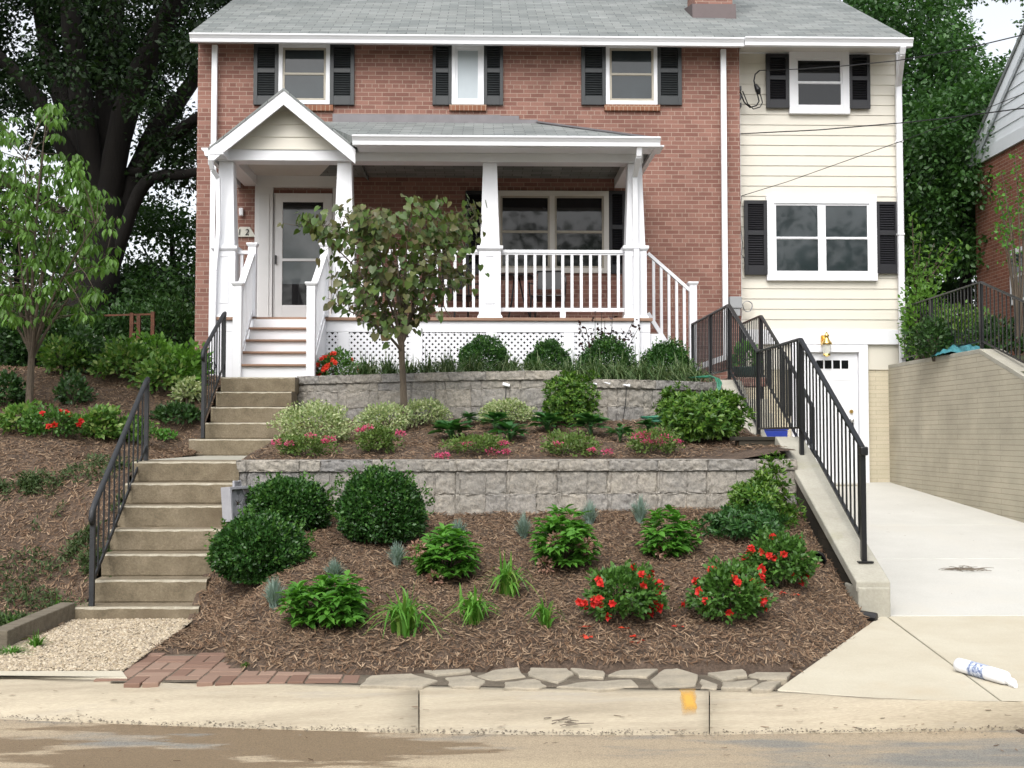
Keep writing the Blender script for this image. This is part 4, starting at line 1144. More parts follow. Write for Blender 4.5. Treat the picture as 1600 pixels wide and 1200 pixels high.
# ------------------------------------------------------------------ retaining walls of split-face block
def block_wall(th, path, ztop, zbot, courses, seed, blen=.457, cap_h=.102, nm_off=.02, cap_over=.022, cap_depth=.30):
    """path: (x,y) front line left to right; courses: heights from the top down under the cap"""
    rng = np.random.default_rng(seed)
    P = np.array(path); seg = np.r_[0, np.cumsum(np.linalg.norm(np.diff(P, axis=0), axis=1))]; Ltot = seg[-1]

    def xy(s): return np.stack([np.interp(s, seg, P[:, 0]), np.interp(s, seg, P[:, 1])], -1)

    def face(name, rows, step, off, top=None):
        # rows: (z1,z0) from top down
        zz = []; rowid = []
        for r, (z1, z0) in enumerate(rows):
            n = max(4, int((z1 - z0) / step)); e = np.linspace(z1, z0, n + 1)
            e = np.r_[z1 - .001, z1 - .005, z1 - .011, e[1:-1], z0 + .011, z0 + .005, z0 + .001]; e = np.sort(e)[::-1]; zz.append(e); rowid += [r] * len(e)
        zz = np.concatenate(zz); rowid = np.array(rowid)
        joints = []; tones = []
        for r in range(len(rows)):
            j = [-.5]; x = -rng.uniform(.05, blen)
            while x < Ltot + blen:
                x += blen if (name != 'cap_course' or rng.random() > .3) else blen * rng.choice([.4, .62, 1]); j.append(x)
            joints.append(np.array(j)); tones.append(rng.uniform(0, 1, len(j) + 1))
        s = np.linspace(0, Ltot, int(Ltot / step) + 2); aj = np.concatenate(joints); aj = aj[(aj > .015) & (aj < Ltot - .015)]
        s = np.unique(np.round(np.r_[s, aj, aj - .004, aj + .004, aj - .009, aj + .009], 4))
        S, Z = np.meshgrid(s, zz)
        D = np.zeros_like(S); T = np.zeros_like(S)
        for i, r in enumerate(rowid):
            k = np.searchsorted(joints[r], s); T[i] = tones[r][np.clip(k, 0, len(tones[r]) - 1)]
            dj = np.min(np.abs(s[:, None] - joints[r][None, :]), 1)
            z1, z0 = rows[r]; dzv = min(z1 - zz[i], zz[i] - z0)
            edge = np.minimum(dj, dzv + .004)
            D[i] = -.011 * (1 - smooth01(0, .0055, edge)) - .004 * (1 - smooth01(0, .04, edge))
            D[i] += (tones[r][np.clip(k, 0, len(tones[r]) - 1)] - .5) * .004
        rr_ = rng.normal(size=(S.shape[0] + 2, S.shape[1] + 2)); rr_ *= .75; rr_ = (rr_[1:-1, 1:-1] + .6 * (rr_[:-2, 1:-1] + rr_[2:, 1:-1] + rr_[1:-1, :-2] + rr_[1:-1, 2:])) / 1.6
        D += .0055 * rr_ + .0035 * vnoise(S, Z, seed + 1, 22) + .0045 * vnoise(S, Z, seed + 2, 70) + .005 * rng.uniform(-1, 1, S.shape)
        base = xy(s); tan = np.gradient(base, axis=0); nrm = np.stack([tan[:, 1], -tan[:, 0]], -1); nrm /= np.linalg.norm(nrm, axis=1, keepdims=True)
        V = np.zeros(S.shape + (3,)); V[..., 0] = base[None, :, 0] + nrm[None, :, 0] * (D + off); V[..., 1] = base[None, :, 1] + nrm[None, :, 1] * (D + off); V[..., 2] = Z
        nz, ns = S.shape; idx = np.arange(nz * ns).reshape(nz, ns)
        F = [np.stack([idx[:-1, :-1].ravel(), idx[1:, :-1].ravel(), idx[1:, 1:].ravel(), idx[:-1, 1:].ravel()], 1)]
        Vl = [V.reshape(-1, 3)]; Tl = [T.ravel()]
        # top and back closing
        back = np.zeros((2, ns, 3)); back[:, :, 0] = base[None, :, 0] - nrm[None, :, 0] * cap_depth; back[:, :, 1] = base[None, :, 1] - nrm[None, :, 1] * cap_depth
        back[0, :, 2] = rows[0][0]; back[1, :, 2] = rows[-1][1]
        b0 = nz * ns; Vl.append(back.reshape(-1, 3)); Tl.append(np.tile(T[0], 2))
        bi = b0 + np.arange(2 * ns).reshape(2, ns)
        F.append(np.stack([bi[0, :-1], idx[0, :-1], idx[0, 1:], bi[0, 1:]], 1)); F.append(np.stack([bi[1, :-1], bi[0, :-1], bi[0, 1:], bi[1, 1:]], 1))
        # bottom lip (overhang shows from below) and right end
        F.append(np.stack([idx[-1, :-1], bi[1, :-1], bi[1, 1:], idx[-1, 1:]], 1))
        o = np_mesh(name, np.concatenate(Vl), F, th, M['block'])
        e = [int(idx[i, -1]) for i in range(nz)]; bm = bmesh.new(); bm.from_mesh(o.data); bm.verts.ensure_lookup_table()
        bm.faces.new([bm.verts[k] for k in e] + [bm.verts[int(bi[1, -1])], bm.verts[int(bi[0, -1])]])
        e = [int(idx[i, 0]) for i in range(nz)]; bm.faces.new([bm.verts[k] for k in e] + [bm.verts[int(bi[1, 0])], bm.verts[int(bi[0, 0])]])
        bm.to_mesh(o.data); bm.free()
        a = o.data.attributes.new('block_tone', 'FLOAT', 'POINT'); a.data.foreach_set('value', np.concatenate(Tl).astype(np.float32))
        return o
    face('cap_course', [(ztop, ztop - cap_h)], .016, cap_over)
    rows = []; z = ztop - cap_h - .002
    for h in courses: rows.append((z, z - h)); z -= h
    face('block_face', rows, .018, 0.0)


w1 = thing('retaining_wall', 'lower grey block retaining wall, straight, behind the front bed', 'retaining wall', (.3, 10.2, .6))
block_wall(w1, [(-2.16, 10.17), (2.87, 10.51)], 1.18, .45, [.203, .203, .203, .12], 21)
w2 = thing('retaining_wall', 'upper grey block retaining wall, curved, below the porch shrubs', 'retaining wall', (.3, 13.4, 1.5))
k = [tuple(p) for p in UPW if p[0] < .87]
block_wall(w2, k + [(.90, 12.87)], 2.125, 1.35, [.095, .203, .203, .203], 31)
UR = thing('retaining_wall', 'low-capped right section of the upper retaining wall, next to the driveway stair wall', 'retaining wall', (1.9, 13, 1.5))
block_wall(UR, [(.906, 12.872)] + [tuple(p) for p in UPW if p[0] > .95], 2.03, 1.35, [.203, .203, .203], 41)

# ------------------------------------------------------------------ old concrete steps
lowst = thing('concrete_steps', 'lower flight of old tan concrete steps rising from the gravel path', 'steps', (-2.62, 9.1, 0))
SX0, SX1 = -3.04, -2.17
def step_mesh(th, x0, x1, y0, y1, z0, z1, seed, sk=0.0):
    rng = np.random.default_rng(seed); n = 18
    xs = np.linspace(x0, x1, n); V = []
    for i, x in enumerate(xs):
        w = .003 * rng.uniform(-1, 1); r = .012 + .003 * rng.uniform(-1, 1)
        yf = y0 + .006 * math.sin(x * 9 + seed) + w * .5
        V += [(x, yf + .012, z0), (x, yf, z0 + .02), (x, yf - .006, z1 - r * 1.3), (x, yf + r * .4, z1 - r * .3), (x, yf + r * 1.5, z1 + w * .3), (x, y1, z1 + .004), (x, y1, z0)]
    k = 7; F = [(i * k + j, i * k + (j + 1) % k, (i + 1) * k + (j + 1) % k, (i + 1) * k + j) for i in range(n - 1) for j in range(k)]
    F += [tuple(range(k)), tuple(range((n - 1) * k + k - 1, (n - 1) * k - 1, -1))]
    o = MB().add(V, F).build('step', [M['step'], M['nosing']], th)
    for p in o.data.polygons:
        if len(p.vertices) == 4 and p.center.z + th.location.z > z1 - .022 and p.center.y + th.location.y < y0 + .05: p.material_index = 1
    return o
zs = [.09 + .18 * i for i in range(7)]
for i in range(7):
    y0 = 8.93 + .205 * i; step_mesh(lowst, SX0 - (.07 if i == 0 else 0) - .004 * i, SX1 + .006 * i, y0, y0 + (.34 if i < 6 else .5), -.1 if i == 0 else zs[i] - .185, zs[i], i)
MB().box(SX0 + .01, SX1 - .01, 9.75, 10.6, -.1, .75).build('stair_body', M['step'], lowst)
land = tag(MB().box(-3.12, -2.05, 10.5, 13.2, .9, 1.172).build('landing', M['capstone'], None, .01), kind='structure')
upst = thing('concrete_steps', 'upper flight of tan concrete steps between landing and white porch steps', 'steps', (-2.7, 12.95, 1.17))
for i in range(5):
    y0 = 12.95 + .25 * i; z1 = 1.17 + .186 * (i + 1)
    step_mesh(upst, -3.16 - (.12 if i == 0 else 0), -2.27 + (.1 if i < 1 else 0), y0, y0 + (.4 if i < 4 else 1.0), z1 - .19, z1, 40 + i)
MB().box(-3.1, -2.3, 13.4, 14.8, 1.0, 1.6).build('stair_body', M['step'], upst)

# ------------------------------------------------------------------ handrails of the garden steps
def handrail(name, lab, foot, head, zf0, zf1, top0, top1, n, curl):
    """foot/head: (x,y) ends; zf: post feet; top: rail heights"""
    (xa, ya), (xb, yb) = foot, head
    th = thing(name, lab, 'handrail', (xa, ya, zf0), 'iron handrails of the garden steps')
    A, B = Vector((xa, ya, top0)), Vector((xb, yb, top1)); d = (B - A).normalized()
    path = [A - d * .03 + Vector((0, 0, -.11)), A - d * .06 + Vector((0, 0, -.055)), A - d * .03 + Vector((0, 0, -.01)), A + d * .05, A.lerp(B, .5), B - d * .06, B + d * .02 + Vector((0, 0, -.012)), B + d * .05 + Vector((0, 0, -.06))]
    MB().tube(path, [.016, .022, .024, .024, .024, .024, .023, .018], 8).build('top_rail', M['iron'], th, smooth=True)
    a2, b2 = Vector((xa, ya, zf0 + .17)), Vector((xb, yb, zf1 + .17 if curl else zf1 + .13))
    MB().bar(a2, b2, .012, .035).build('bottom_rail', M['iron'], th)
    for q, zf, zt in ((A, zf0, top0), (B, zf1, top1)): MB().box(q.x - .018, q.x + .018, q.y - .018, q.y + .018, zf, zt - .01).build('post', M['iron'], th)
    for i in range(n):
        t = (i + 1) / (n + 1); u = A.lerp(B, t); v = a2.lerp(b2, t)
        mb = MB().tube([v, u - Vector((0, 0, .015))], .0075, 6)
        if curl and i == n // 2: mb.tube([v + Vector((0, 0, .25)), v + Vector((.02, 0, .3)), v + Vector((0, 0, .36))], .008, 5)
        mb.build('baluster', M['iron'], th)
handrail('handrail', 'lower iron handrail with rusty balusters beside the flight rising from the path', (-3.0, 8.98), (-3.02, 10.42), .09, 1.17, .845, 1.905, 10, False)
handrail('handrail', 'upper iron handrail beside the flight below the white porch steps', (-3.14, 13.0), (-3.17, 14.15), 1.37, 2.1, 2.36, 2.90, 7, True)

# ------------------------------------------------------------------ driveway stair wall with guard rail
GX = 3.0; X0, X1 = 2.86, 3.10
sw = thing('stair_wall', 'stepped concrete-capped garden wall beside the driveway, mossy brick face', 'garden wall', (2.98, 8.8, 0))
prof = [(8.78, .285), (11.15, 1.385), (12.55, 1.385), (13.84, 2.07), (17.95, 2.07)]
capT = .09
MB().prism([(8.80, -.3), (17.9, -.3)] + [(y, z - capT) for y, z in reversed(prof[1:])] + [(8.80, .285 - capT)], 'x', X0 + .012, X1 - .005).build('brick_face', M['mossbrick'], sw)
MB().box(X0 - .004, X1 + .006, 8.765, 9.1, -.3, .24).build('end_block', M['capstone'], sw, .012)
mb = MB()
for (ya, za), (yb, zb_) in zip(prof[:-1], prof[1:]):
    mb.prism([(ya, za - capT), (yb + .002, zb_ - capT), (yb + .002, zb_), (ya, za)], 'x', X0 - .012, X1 + .012)
mb.build('concrete_cap', M['capstone'], sw, .012)
MB().box(2.5, X0 + .011, 11.2, 11.4, 1.0, 1.345).box(2.45, X0 + .011, 11.19, 11.42, 1.346, 1.385).build('cross_wall', M['mossbrick'], sw, .006)

def guard(name, lab, X, tops, bots, posts, spacing, grp='black iron guard rails'):
    th = thing(name, lab, 'guard rail', (X, tops[0][0], bots[0][1]), grp)
    mb = MB()
    for (a, b), (c, d) in zip(tops[:-1], tops[1:]): mb.bar((X, a, b), (X, c, d), .042, .022)
    mb.build('top_rail', M['black'], th, .004)
    mb = MB()
    for (a, b), (c, d) in zip(bots[:-1], bots[1:]): mb.bar((X, a, b), (X, c, d), .028, .018)
    mb.build('bottom_rail', M['black'], th)
    ty, tz = zip(*tops); by, bz = zip(*bots)
    for y, zf in posts: MB().box(X - .02, X + .02, y - .02, y + .02, zf, float(np.interp(y, ty, tz))).build('post', M['black'], th)
    y = tops[0][0] + spacing
    while y < tops[-1][0] - .03:
        if min(abs(y - p[0]) for p in posts) > .035:
            MB().box(X - .0065, X + .0065, y - .0065, y + .0065, float(np.interp(y, by, bz)), float(np.interp(y, ty, tz))).build('baluster', M['black'], th)
        y += spacing
    return th
gr = guard('guard_rail', 'long zigzag black iron guard rail on the stepped garden wall', GX,
      [(9.06, 1.305), (10.80, 2.31), (12.50, 2.31), (13.95, 2.99), (16.4, 2.99)], [(9.06, .56), (10.80, 1.47), (12.50, 1.47), (13.95, 2.2), (16.4, 2.2)],
      [(9.06, .40), (10.80, 1.2), (12.50, 1.36), (13.95, 2.05), (15.1, 2.05), (16.4, 2.05)], .103)
MB().box(GX - .03, GX + .03, 9.0, 9.08, 1.24, 1.31).build('rail_end', M['black'], gr, .01)
MB().box(GX - .06, GX + .06, 9.0, 9.12, .40, .412).build('foot_plate', M['black'], gr)
guard('guard_rail', 'short black iron guard rail on the driveway side of the side stairs', 3.77,
      [(13.1, 1.72), (14.0, 2.25), (15.5, 3.02), (16.7, 3.02)], [(13.1, 1.0), (14.0, 1.5), (15.5, 2.25), (16.7, 2.25)], [(13.1, .4), (15.5, 1.7), (16.7, 2.05)], .11)
# side stairs behind the wall
ss2 = thing('concrete_steps', 'short side flight of concrete steps down to the driveway behind the guard rail', 'steps', (3.4, 13.2, .4))
for i in range(8):
    y0 = 13.35 + .28 * i; z1 = .52 + .195 * i
    MB().box(X1 + .02, 3.82, y0, y0 + (.34 if i < 7 else 2.2), .3, z1).build('step', M['capstone'], ss2, .006)
# retaining wall right of the driveway
rw = thing('driveway_wall', 'cream painted brick retaining wall along the driveway', 'retaining wall', (6.5, 15, .4))
wx = at(1393, 660, 18.2).x
pr_ = [(18.31, 2.53), (14.9, 2.53), (13.3, 1.98), (11.0, 1.15), (9.6, .7)]
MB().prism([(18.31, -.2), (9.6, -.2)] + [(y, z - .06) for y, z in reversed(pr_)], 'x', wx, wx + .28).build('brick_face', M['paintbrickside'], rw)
mb = MB()
for (ya, za), (yb, zb_) in zip(pr_[:-1], pr_[1:]): mb.prism([(ya, za - .062), (yb, zb_ - .062), (yb, zb_), (ya, za)], 'x', wx - .004, wx + .30)
mb.build('concrete_cap', M['capstone'], rw, .008)
guard('guard_rail', 'black iron guard rail on top of the cream painted wall', wx + .16, [(10.2, 1.82), (13.3, 2.82), (15.2, 3.45), (18.2, 3.42)], [(10.2, 1.05), (13.3, 2.08), (15.2, 2.66), (18.2, 2.62)],
      [(10.2, .9), (12.6, 1.75), (15.2, 2.5), (16.9, 2.5), (18.2, 2.5)], .115)
p = at(1345, 754, 18); tag(MB().box(at(1262, 754, 18).x, p.x, 17.75, 18.2, .58, .63).build('door_step', M['capstone'], None, .01), 'low concrete step at the foot of the white basement door', 'door step')

# ------------------------------------------------------------------ small things
def dup_pipe(base, dirv, r, lab):
    th = thing('drain_pipe', lab, 'drain pipe', base)
    d = Vector(dirv).normalized(); b = Vector(base) + Vector((0, 0, r * .55)); mb = MB(); n = 14
    path = [b - d * .05 + d * .022 * i for i in range(12)]
    mb.tube(path, [r * (1.0 if i % 2 else .93) for i in range(12)], n, False)
    mb.tube(path[::-1], [r * .84] * 12, n, False)
    mb.build('corrugated_pipe', M['plastic'], th)
    MB().tube([b - d * .02, b - d * .01], r * .83, n).build('pipe_inside', M['interior'], th)
b = ground(1296, 884); b.x = min(b.x, 2.72); dup_pipe(b, (-.35, -1, .05), .078, 'black corrugated drain pipe end poking from mulch near the driveway wall')
b = ground(298, 618, 10, 16); dup_pipe(b, (.25, -1, 0), .075, 'black drain pipe mouth on the bank beside the upper handrail')
b = ground(1357, 968); tag(MB().tube([b + Vector((-.05, .03, .03)), b + Vector((.05, -.04, .02))], .035, 12).build('drain_outlet', M['plastic'], None, .005, origin=b), 'small black drain cap in mulch beside the end of the concrete wall', 'drain cap')

# decorative breeze block leaning at the wall
bb = thing('breeze_block', 'grey pierced breeze block standing beside the lower steps', 'breeze block', (-2.06, 9.75, .6))
bx0, bz0, bz1, ya, yb = at(364, 800, 9.62).x, at(370, 806, 9.62).z, at(366, 765, 9.62).z, 9.6, 9.9
bm_ = frame_mb(-.15, .15, bz0 - .05, bz1 + .02, .025, -.05, .05)
for a in range(4):
    s_ = [(-.12, -1), (.12, -1), (.12, 1), (-.12, 1)][a]
    pts = [(.125 * math.cos(t) * (1 if s_[0] > 0 else -1) - (.125 if s_[0] > 0 else -.125), (bz0 + bz1) / 2 - .015 + .19 * s_[1] * (1 - abs(math.sin(t)))) for t in np.linspace(0, PI / 2, 6)]
    for (xa_, za_), (xb_, zb__) in zip(pts[:-1], pts[1:]): bm_.bar((xa_, 0, za_), (xb_, 0, zb__), .09, .02, (0, 1, 0))
o = bm_.build('block', M['breeze'], bb, .004)
rot = Matrix.Rotation(math.radians(62), 4, 'Z') @ Matrix.Rotation(math.radians(-5), 4, 'X')
for v in o.data.vertices:
    w = Vector(v.co) + Vector(bb.location); w = Vector((w.x, w.y, w.z - (bz0 + .1))); w = rot @ w
    v.co = w + Vector((at(372, 790, 9.75).x, 9.75, bz0 + .1)) - bb.location

# newspaper in its bag on the drive
a, b = onz(1496, 1040, .0), onz(1574, 1062, -.01)
npz = thing('newspaper', 'rolled newspaper in a clear plastic bag lying on the driveway', 'newspaper', ((a.x + b.x) / 2, (a.y + b.y) / 2, -.03))
r = .042; A = Vector((a.x, a.y, apr(0, a.y) + r)); B = Vector((b.x, b.y, apr(0, b.y) + r)); d = (B - A).normalized()
MB().tube([A.lerp(B, t) for t in (0, .02, .1, .3, .5, .7, .9, .98, 1)], [r * .75, r * .97, r, r * 1.02, r, r * 1.01, r * .98, r * .9, r * .7], 18).build('roll', M['paper'], npz, smooth=True)
MB().tube([A.lerp(B, t) for t in (.30, .5, .62)], [r * 1.035] * 3, 18, False).build('printed_patch', M['print'], npz, smooth=True)
MB().tube([B - d * .005, B + d * .012 + Vector((0, 0, -.01)), B + d * .03 + Vector((.01, .01, -.02)), B + d * .05 + Vector((0, -.02, -.03))], [r * .72, .022, .028, .012], 7).build('bag_end', M['paper'], npz)

# hose over the wall end and coiled
hz = thing('garden_hose', 'green garden hose looped over the end of the upper retaining wall', 'hose', (2.6, 13.3, 2))
mb = MB()
for k in range(3):
    o_ = k * .035
    mb.tube([at(1096 - 10 * k, 588 + k, 13.9), at(1108, 587 + k, 13.75), at(1117 + 3 * k, 590 + k, 13.5), at(1121 + 3 * k, 598, 13.34), at(1121 + 2 * k, 608, 13.32 - .01 * k), at(1115 + 2 * k, 620, 13.3), at(1108 + 3 * k, 632, 13.28)], .010, 6)
mb.build('hose_length', M['hose'], hz, smooth=True)
c = ground(1035, 662, 10.4, 14)
hc = thing('hose_coil', 'coiled green garden hose on mulch beside the yellow-green shrub', 'hose', c)
MB().tube([(c.x + (.11 + .10 * (.5 + .5 * math.sin(a * .37))) * math.cos(a) + .03 * math.sin(a * .21), c.y + (.10 + .06 * (.5 + .5 * math.sin(a * .37))) * math.sin(a), c.z + .015 + .0016 * a + .012 * (1 + math.sin(a * .9))) for a in np.linspace(0, 2 * PI * 5, 140)], .010, 6).build('coil', M['hose'], hc, smooth=True)

# planter by the side stairs
pl_ = at(1166, 590, 15.4); pt = thing('planter', 'dark bowl planter with leafy plant behind the guard rail', 'planter', (pl_.x, pl_.y, pl_.z))
MB().lathe([(.13, 0), (.16, .03), (.19, .12), (.2, .14), (.18, .14), (.17, .10)], pl_, 18).build('bowl', plain('planter_green', (.02, .05, .04), .5), pt, smooth=True)
P, D, rng = dome((pl_.x, pl_.y, pl_.z + .25), (.17, .17, .2), 260, 77, .5); leaves('foliage', P, D * .6 + np.array([0, 0, .3]), rdir(len(P)), rng.uniform(.05, .09, len(P)), L['hydrangea'], pt, T_LEAF)
tag(MB().box(pl_.x - .28, pl_.x + .25, pl_.y - .15, pl_.y + .25, 2.05, pl_.z - .002).build('brick_plinth', M['brick'], None, .006), 'low red brick plinth under the dark bowl planter', 'plinth')
# blue storage tub on the side steps
tb_ = thing('storage_tub', 'blue plastic storage tub standing on the side steps behind the guard rail', 'tub', (3.5, 14.32, 1.107))
MB().frustum(3.47, 14.325, 1.108, 1.46, .56, .62, .20, .23).build('body', M['blue'], tb_, .01)
MB().box(3.15, 3.79, 14.2, 14.45, 1.461, 1.49).build('lid', M['blue'], tb_, .008)
for x_ in (3.165, 3.775): MB().box(x_ - .02, x_ + .02, 14.28, 14.37, 1.36, 1.40).build('handle', M['blue'], tb_, .006)

# overhead cables to a pole beyond the frame
def cable(pts, r, lab, sag=.0):
    Ppts = [at(a, b, y) for a, b, y in pts]; out = []
    for a, b in zip(Ppts[:-1], Ppts[1:]):
        for i in range(8): out.append(a.lerp(b, i / 8))
    out.append(Ppts[-1]); o = MB().tube(out, r, 6).build('overhead_cable', M['black'], None, smooth=True, origin=out[0]); tag(o, lab, 'cable', 'service cables to the house')
cable([(1187, 110, 18.05), (1250, 108, 17.4), (1330, 102, 16.6), (1400, 95, 15.9), (1500, 78, 14.9), (1600, 54, 13.9), (1800, -5, 12)], .0075, 'highest service cable, crossing the small upper window of the cream wing')
cable([(1157, 209, 18.1), (1280, 203, 16.9), (1420, 191, 15.6), (1500, 182, 14.9), (1600, 169, 13.9), (1800, 140, 12)], .0085, 'middle service cable, crossing just below the small upper window')
cable([(1159, 306, 18.12), (1230, 284, 17.7), (1320, 252, 17.2), (1413, 219, 16.7), (1500, 186, 16.2), (1640, 130, 15.4), (1800, 60, 14.6)], .0055, 'thin lowest cable rising from the twin window of the cream wing')

# neighbour's house
nb = thing('brick_house', "neighbour's red brick house with white gable siding", 'house', (10, 18, 2.5))
nx_ = 10.0
MB().prism([(23.0, 1.5), (13.0, 1.5), (13.0, 6.85), (23.0, 6.85)], 'x', nx_, nx_ + 9).build('wall', M['brickside'], nb)
gy0, gz0_, gap = 23.35, 6.95, 10.6
n_ = 16; V = []; F = []
for i in range(n_):
    za = 7.1 + i * .21; zb_ = za + .21
    for z, o_ in ((za, -.02), (zb_, -.004)):
        d = max((gap - z) / .70, .05); V += [(nx_ + o_, 18 + d, z), (nx_ + o_, 18 - d, z)]
F = [(2 * i, 2 * i + 1, 2 * i + 3, 2 * i + 2) for i in range(2 * n_ - 1)]
MB().add(V, F).build('gable_siding', M['redbrickgable'], nb)
MB().box(nx_ - .05, nx_ + .02, 12.9, 23.1, 6.85, 7.1).build('frieze_board', M['redbrickgable'], nb)
for s_ in (1, -1):
    MB().prism([(18 + s_ * 5.25, 6.93), (18, gap), (18, gap - .25), (18 + s_ * 4.95, 6.86)], 'x', nx_ - .09, nx_ - .04).build('rake_board', M['redbrickgable'], nb)
MB().prism([(23.4, 6.9), (18, gap + .08), (12.6, 6.9), (12.6, 6.8), (18, gap), (23.4, 6.8)], 'x', nx_ - .12, nx_ + 9.2).build('roof', M['shingle'], nb)
ya, yb = nx_ * 1800 / (1593 - 755), nx_ * 1800 / (1625 - 755)
w_ = MB().box(nx_ - .03, nx_ + .02, yb, ya, 3.85, 4.9).build('window', M['white'], nb, .005)
MB().box(nx_ - .035, nx_ - .028, yb + .08, ya - .08, 3.95, 4.36).box(nx_ - .035, nx_ - .028, yb + .08, ya - .08, 4.42, 4.8).build('pane', M['glass'], w_)

# teal sheet bundled behind the guard rail
c = at(1505, 538, 16.0); V, F = [], []
n1, n2 = 16, 8
for i in range(n1):
    for j in range(n2):
        x = c.x - .35 + .75 * i / (n1 - 1); y = 15.8 + .5 * j / (n2 - 1)
        V.append((x, y, 2.52 + .14 * math.sin(PI * i / (n1 - 1)) * math.sin(PI * j / (n2 - 1)) + .05 * random.random()))
F = [(i * n2 + j, (i + 1) * n2 + j, (i + 1) * n2 + j + 1, i * n2 + j + 1) for i in range(n1 - 1) for j in range(n2 - 1)]
tag(MB().add(V, F).build('tarpaulin', M['teal'], None, origin=(c.x, 16, 2.5)), 'crumpled teal tarpaulin on the ground behind the top guard rail', 'tarpaulin')

# back fence remains on the left and dark bins
ff = thing('trellis_post', 'rusty iron trellis posts standing in the shrubs left of the house', 'trellis', (-6.0, 19.5, 2.3))
for px in (205, 216, 238):
    a, b = at(px, 570, 19.5), at(px, 487 + (px % 7), 19.5); MB().box(a.x - .03, a.x + .03, 19.47, 19.53, a.z, b.z).build('post', M['rust'], ff)
a, b = at(160, 493, 19.5), at(240, 491, 19.5); MB().bar(a, b, .03, .03).build('cross_rail', M['rust'], ff)
mb = MB()
for i in range(4):
    a, b = at(205, 505 + i * 14, 19.5), at(216, 505 + i * 14, 19.5); mb.bar(a, b, .02, .02)
mb.build('rung', M['rust'], ff)
a = at(175, 560, 18.8); cv = thing('covered_pile', 'dark tarp covered pile behind the shrubs on the bank', 'tarp', (a.x, 18.8, a.z))
MB().prism([(at(137, 560, 18.8).x, a.z), (at(250, 560, 18.8).x, a.z), (at(248, 531, 18.8).x, at(248, 531, 18.8).z), (at(200, 536, 18.8).x, at(200, 538, 18.8).z), (at(140, 533, 18.8).x, at(140, 533, 18.8).z)], 'y', 18.6, 19.2).build('sheet', plain('dark_tarp', (.015, .02, .025), .5, bumpy=.3), cv, .03)
MB().prism([(at(140, 531, 18.9).x, at(140, 532, 18.9).z), (at(166, 525, 18.9).x, at(166, 533, 18.9).z), (at(160, 525, 18.9).x, at(160, 525, 18.9).z), (at(148, 525, 18.9).x, at(148, 526, 18.9).z)], 'y', 18.7, 19.0).build('stone', M['capstone'], cv, .02)

# porch chairs and table, black metal
def chair(x, y, rz, lab):
    th = thing('patio_chair', lab, 'chair', (x, y, PZ), 'black patio chairs on the porch'); c_, s_ = math.cos(rz), math.sin(rz)
    def T(u, v, w): return (x + c_ * u - s_ * v, y + s_ * u + c_ * v, PZ + w)
    MB().tube([T(-.24, -.22, .42), T(.24, -.22, .42), T(.22, .22, .40), T(-.22, .22, .40), T(-.24, -.22, .42)], .014, 6).build('seat_frame', M['black'], th)
    MB().add([T(-.23, -.21, .425), T(.23, -.21, .425), T(.21, .21, .405), T(-.21, .21, .405), T(-.23, -.21, .41), T(.23, -.21, .41), T(.21, .21, .39), T(-.21, .21, .39)], [(0, 1, 2, 3), (7, 6, 5, 4), (0, 4, 5, 1), (1, 5, 6, 2), (2, 6, 7, 3), (3, 7, 4, 0)]).build('seat', M['black'], th)
    mb = MB().tube([T(-.23, .2, .4), T(-.24, .27, .75), T(-.2, .3, .86), T(.2, .3, .86), T(.24, .27, .75), T(.23, .2, .4)], .014, 6)
    mb.build('backrest', M['black'], th)
    MB().add([T(-.2, .262, .58), T(.2, .262, .58), T(.19, .298, .85), T(-.19, .298, .85), T(-.2, .272, .58), T(.2, .272, .58), T(.19, .308, .85), T(-.19, .308, .85)], [(0, 1, 2, 3), (7, 6, 5, 4), (0, 4, 5, 1), (1, 5, 6, 2), (2, 6, 7, 3), (3, 7, 4, 0)]).build('back_panel', M['black'], th)
    for u, v in ((-.24, -.22), (.24, -.22), (-.22, .22), (.22, .22)): MB().tube([T(u, v, .42), T(u * 1.05, v * 1.12, 0)], .013, 6).build('leg', M['black'], th)
    for u in (-.26, .26): MB().tube([T(u, -.2, .42), T(u * 1.05, -.2, .62), T(u, .2, .66)], .013, 6).build('armrest', M['black'], th)
chair(at(857, 440, 17.3).x, 17.3, -.15, 'black metal patio chair behind the white railing, under the twin window')
chair(at(722, 440, 17.3).x, 17.3, .5, 'black metal patio chair behind the railing beside the small tree')
x = at(806, 440, 17.2).x; tb = thing('patio_table', 'small round black patio table between the two porch chairs', 'table', (x, 17.2, PZ))
MB().lathe([(.3, .7), (.31, .71), (.31, .725), (.3, .73)], (x, 17.2, PZ), 24).build('table_top', M['black'], tb)
for a in (0, 2.1, 4.2): MB().tube([(x + .05 * math.cos(a), 17.2 + .05 * math.sin(a), PZ + .7), (x + .12 * math.cos(a), 17.2 + .12 * math.sin(a), PZ + .35), (x + .26 * math.cos(a), 17.2 + .26 * math.sin(a), PZ)], .013, 6).build('leg', M['black'], tb)
# ------------------------------------------------------------------ planting
YFIX = {}


def foot(px, pybot, wpx, y0=6.5, y1=17.5, Y=None):
    """centre of a plant whose front foot shows at (px, pybot): position, scale. Y gives the distance where the foot is hidden by a wall"""
    if y0 >= 13 and Y is None: Y = 15.25
    if Y is not None:
        x = at(px, pybot, Y).x; return Vector((x, Y, gz(x, Y))), Y / FPX
    if pybot > 718 and px > 380: y1 = min(y1, 9.95)
    elif y0 >= 10.4: y1 = min(y1, 12.75)
    b = ground(px, pybot, y0, y1); r = wpx / 2 * b.y / FPX
    b.y += r * .55
    if pybot > 718 and px > 380: b.y = min(b.y, 10.02 - r * .5)
    b.z = gz(b.x, b.y)
    return b, b.y / FPX


def plant(name, lab, cat, base, group=None): return thing(name, lab, cat, base, group)


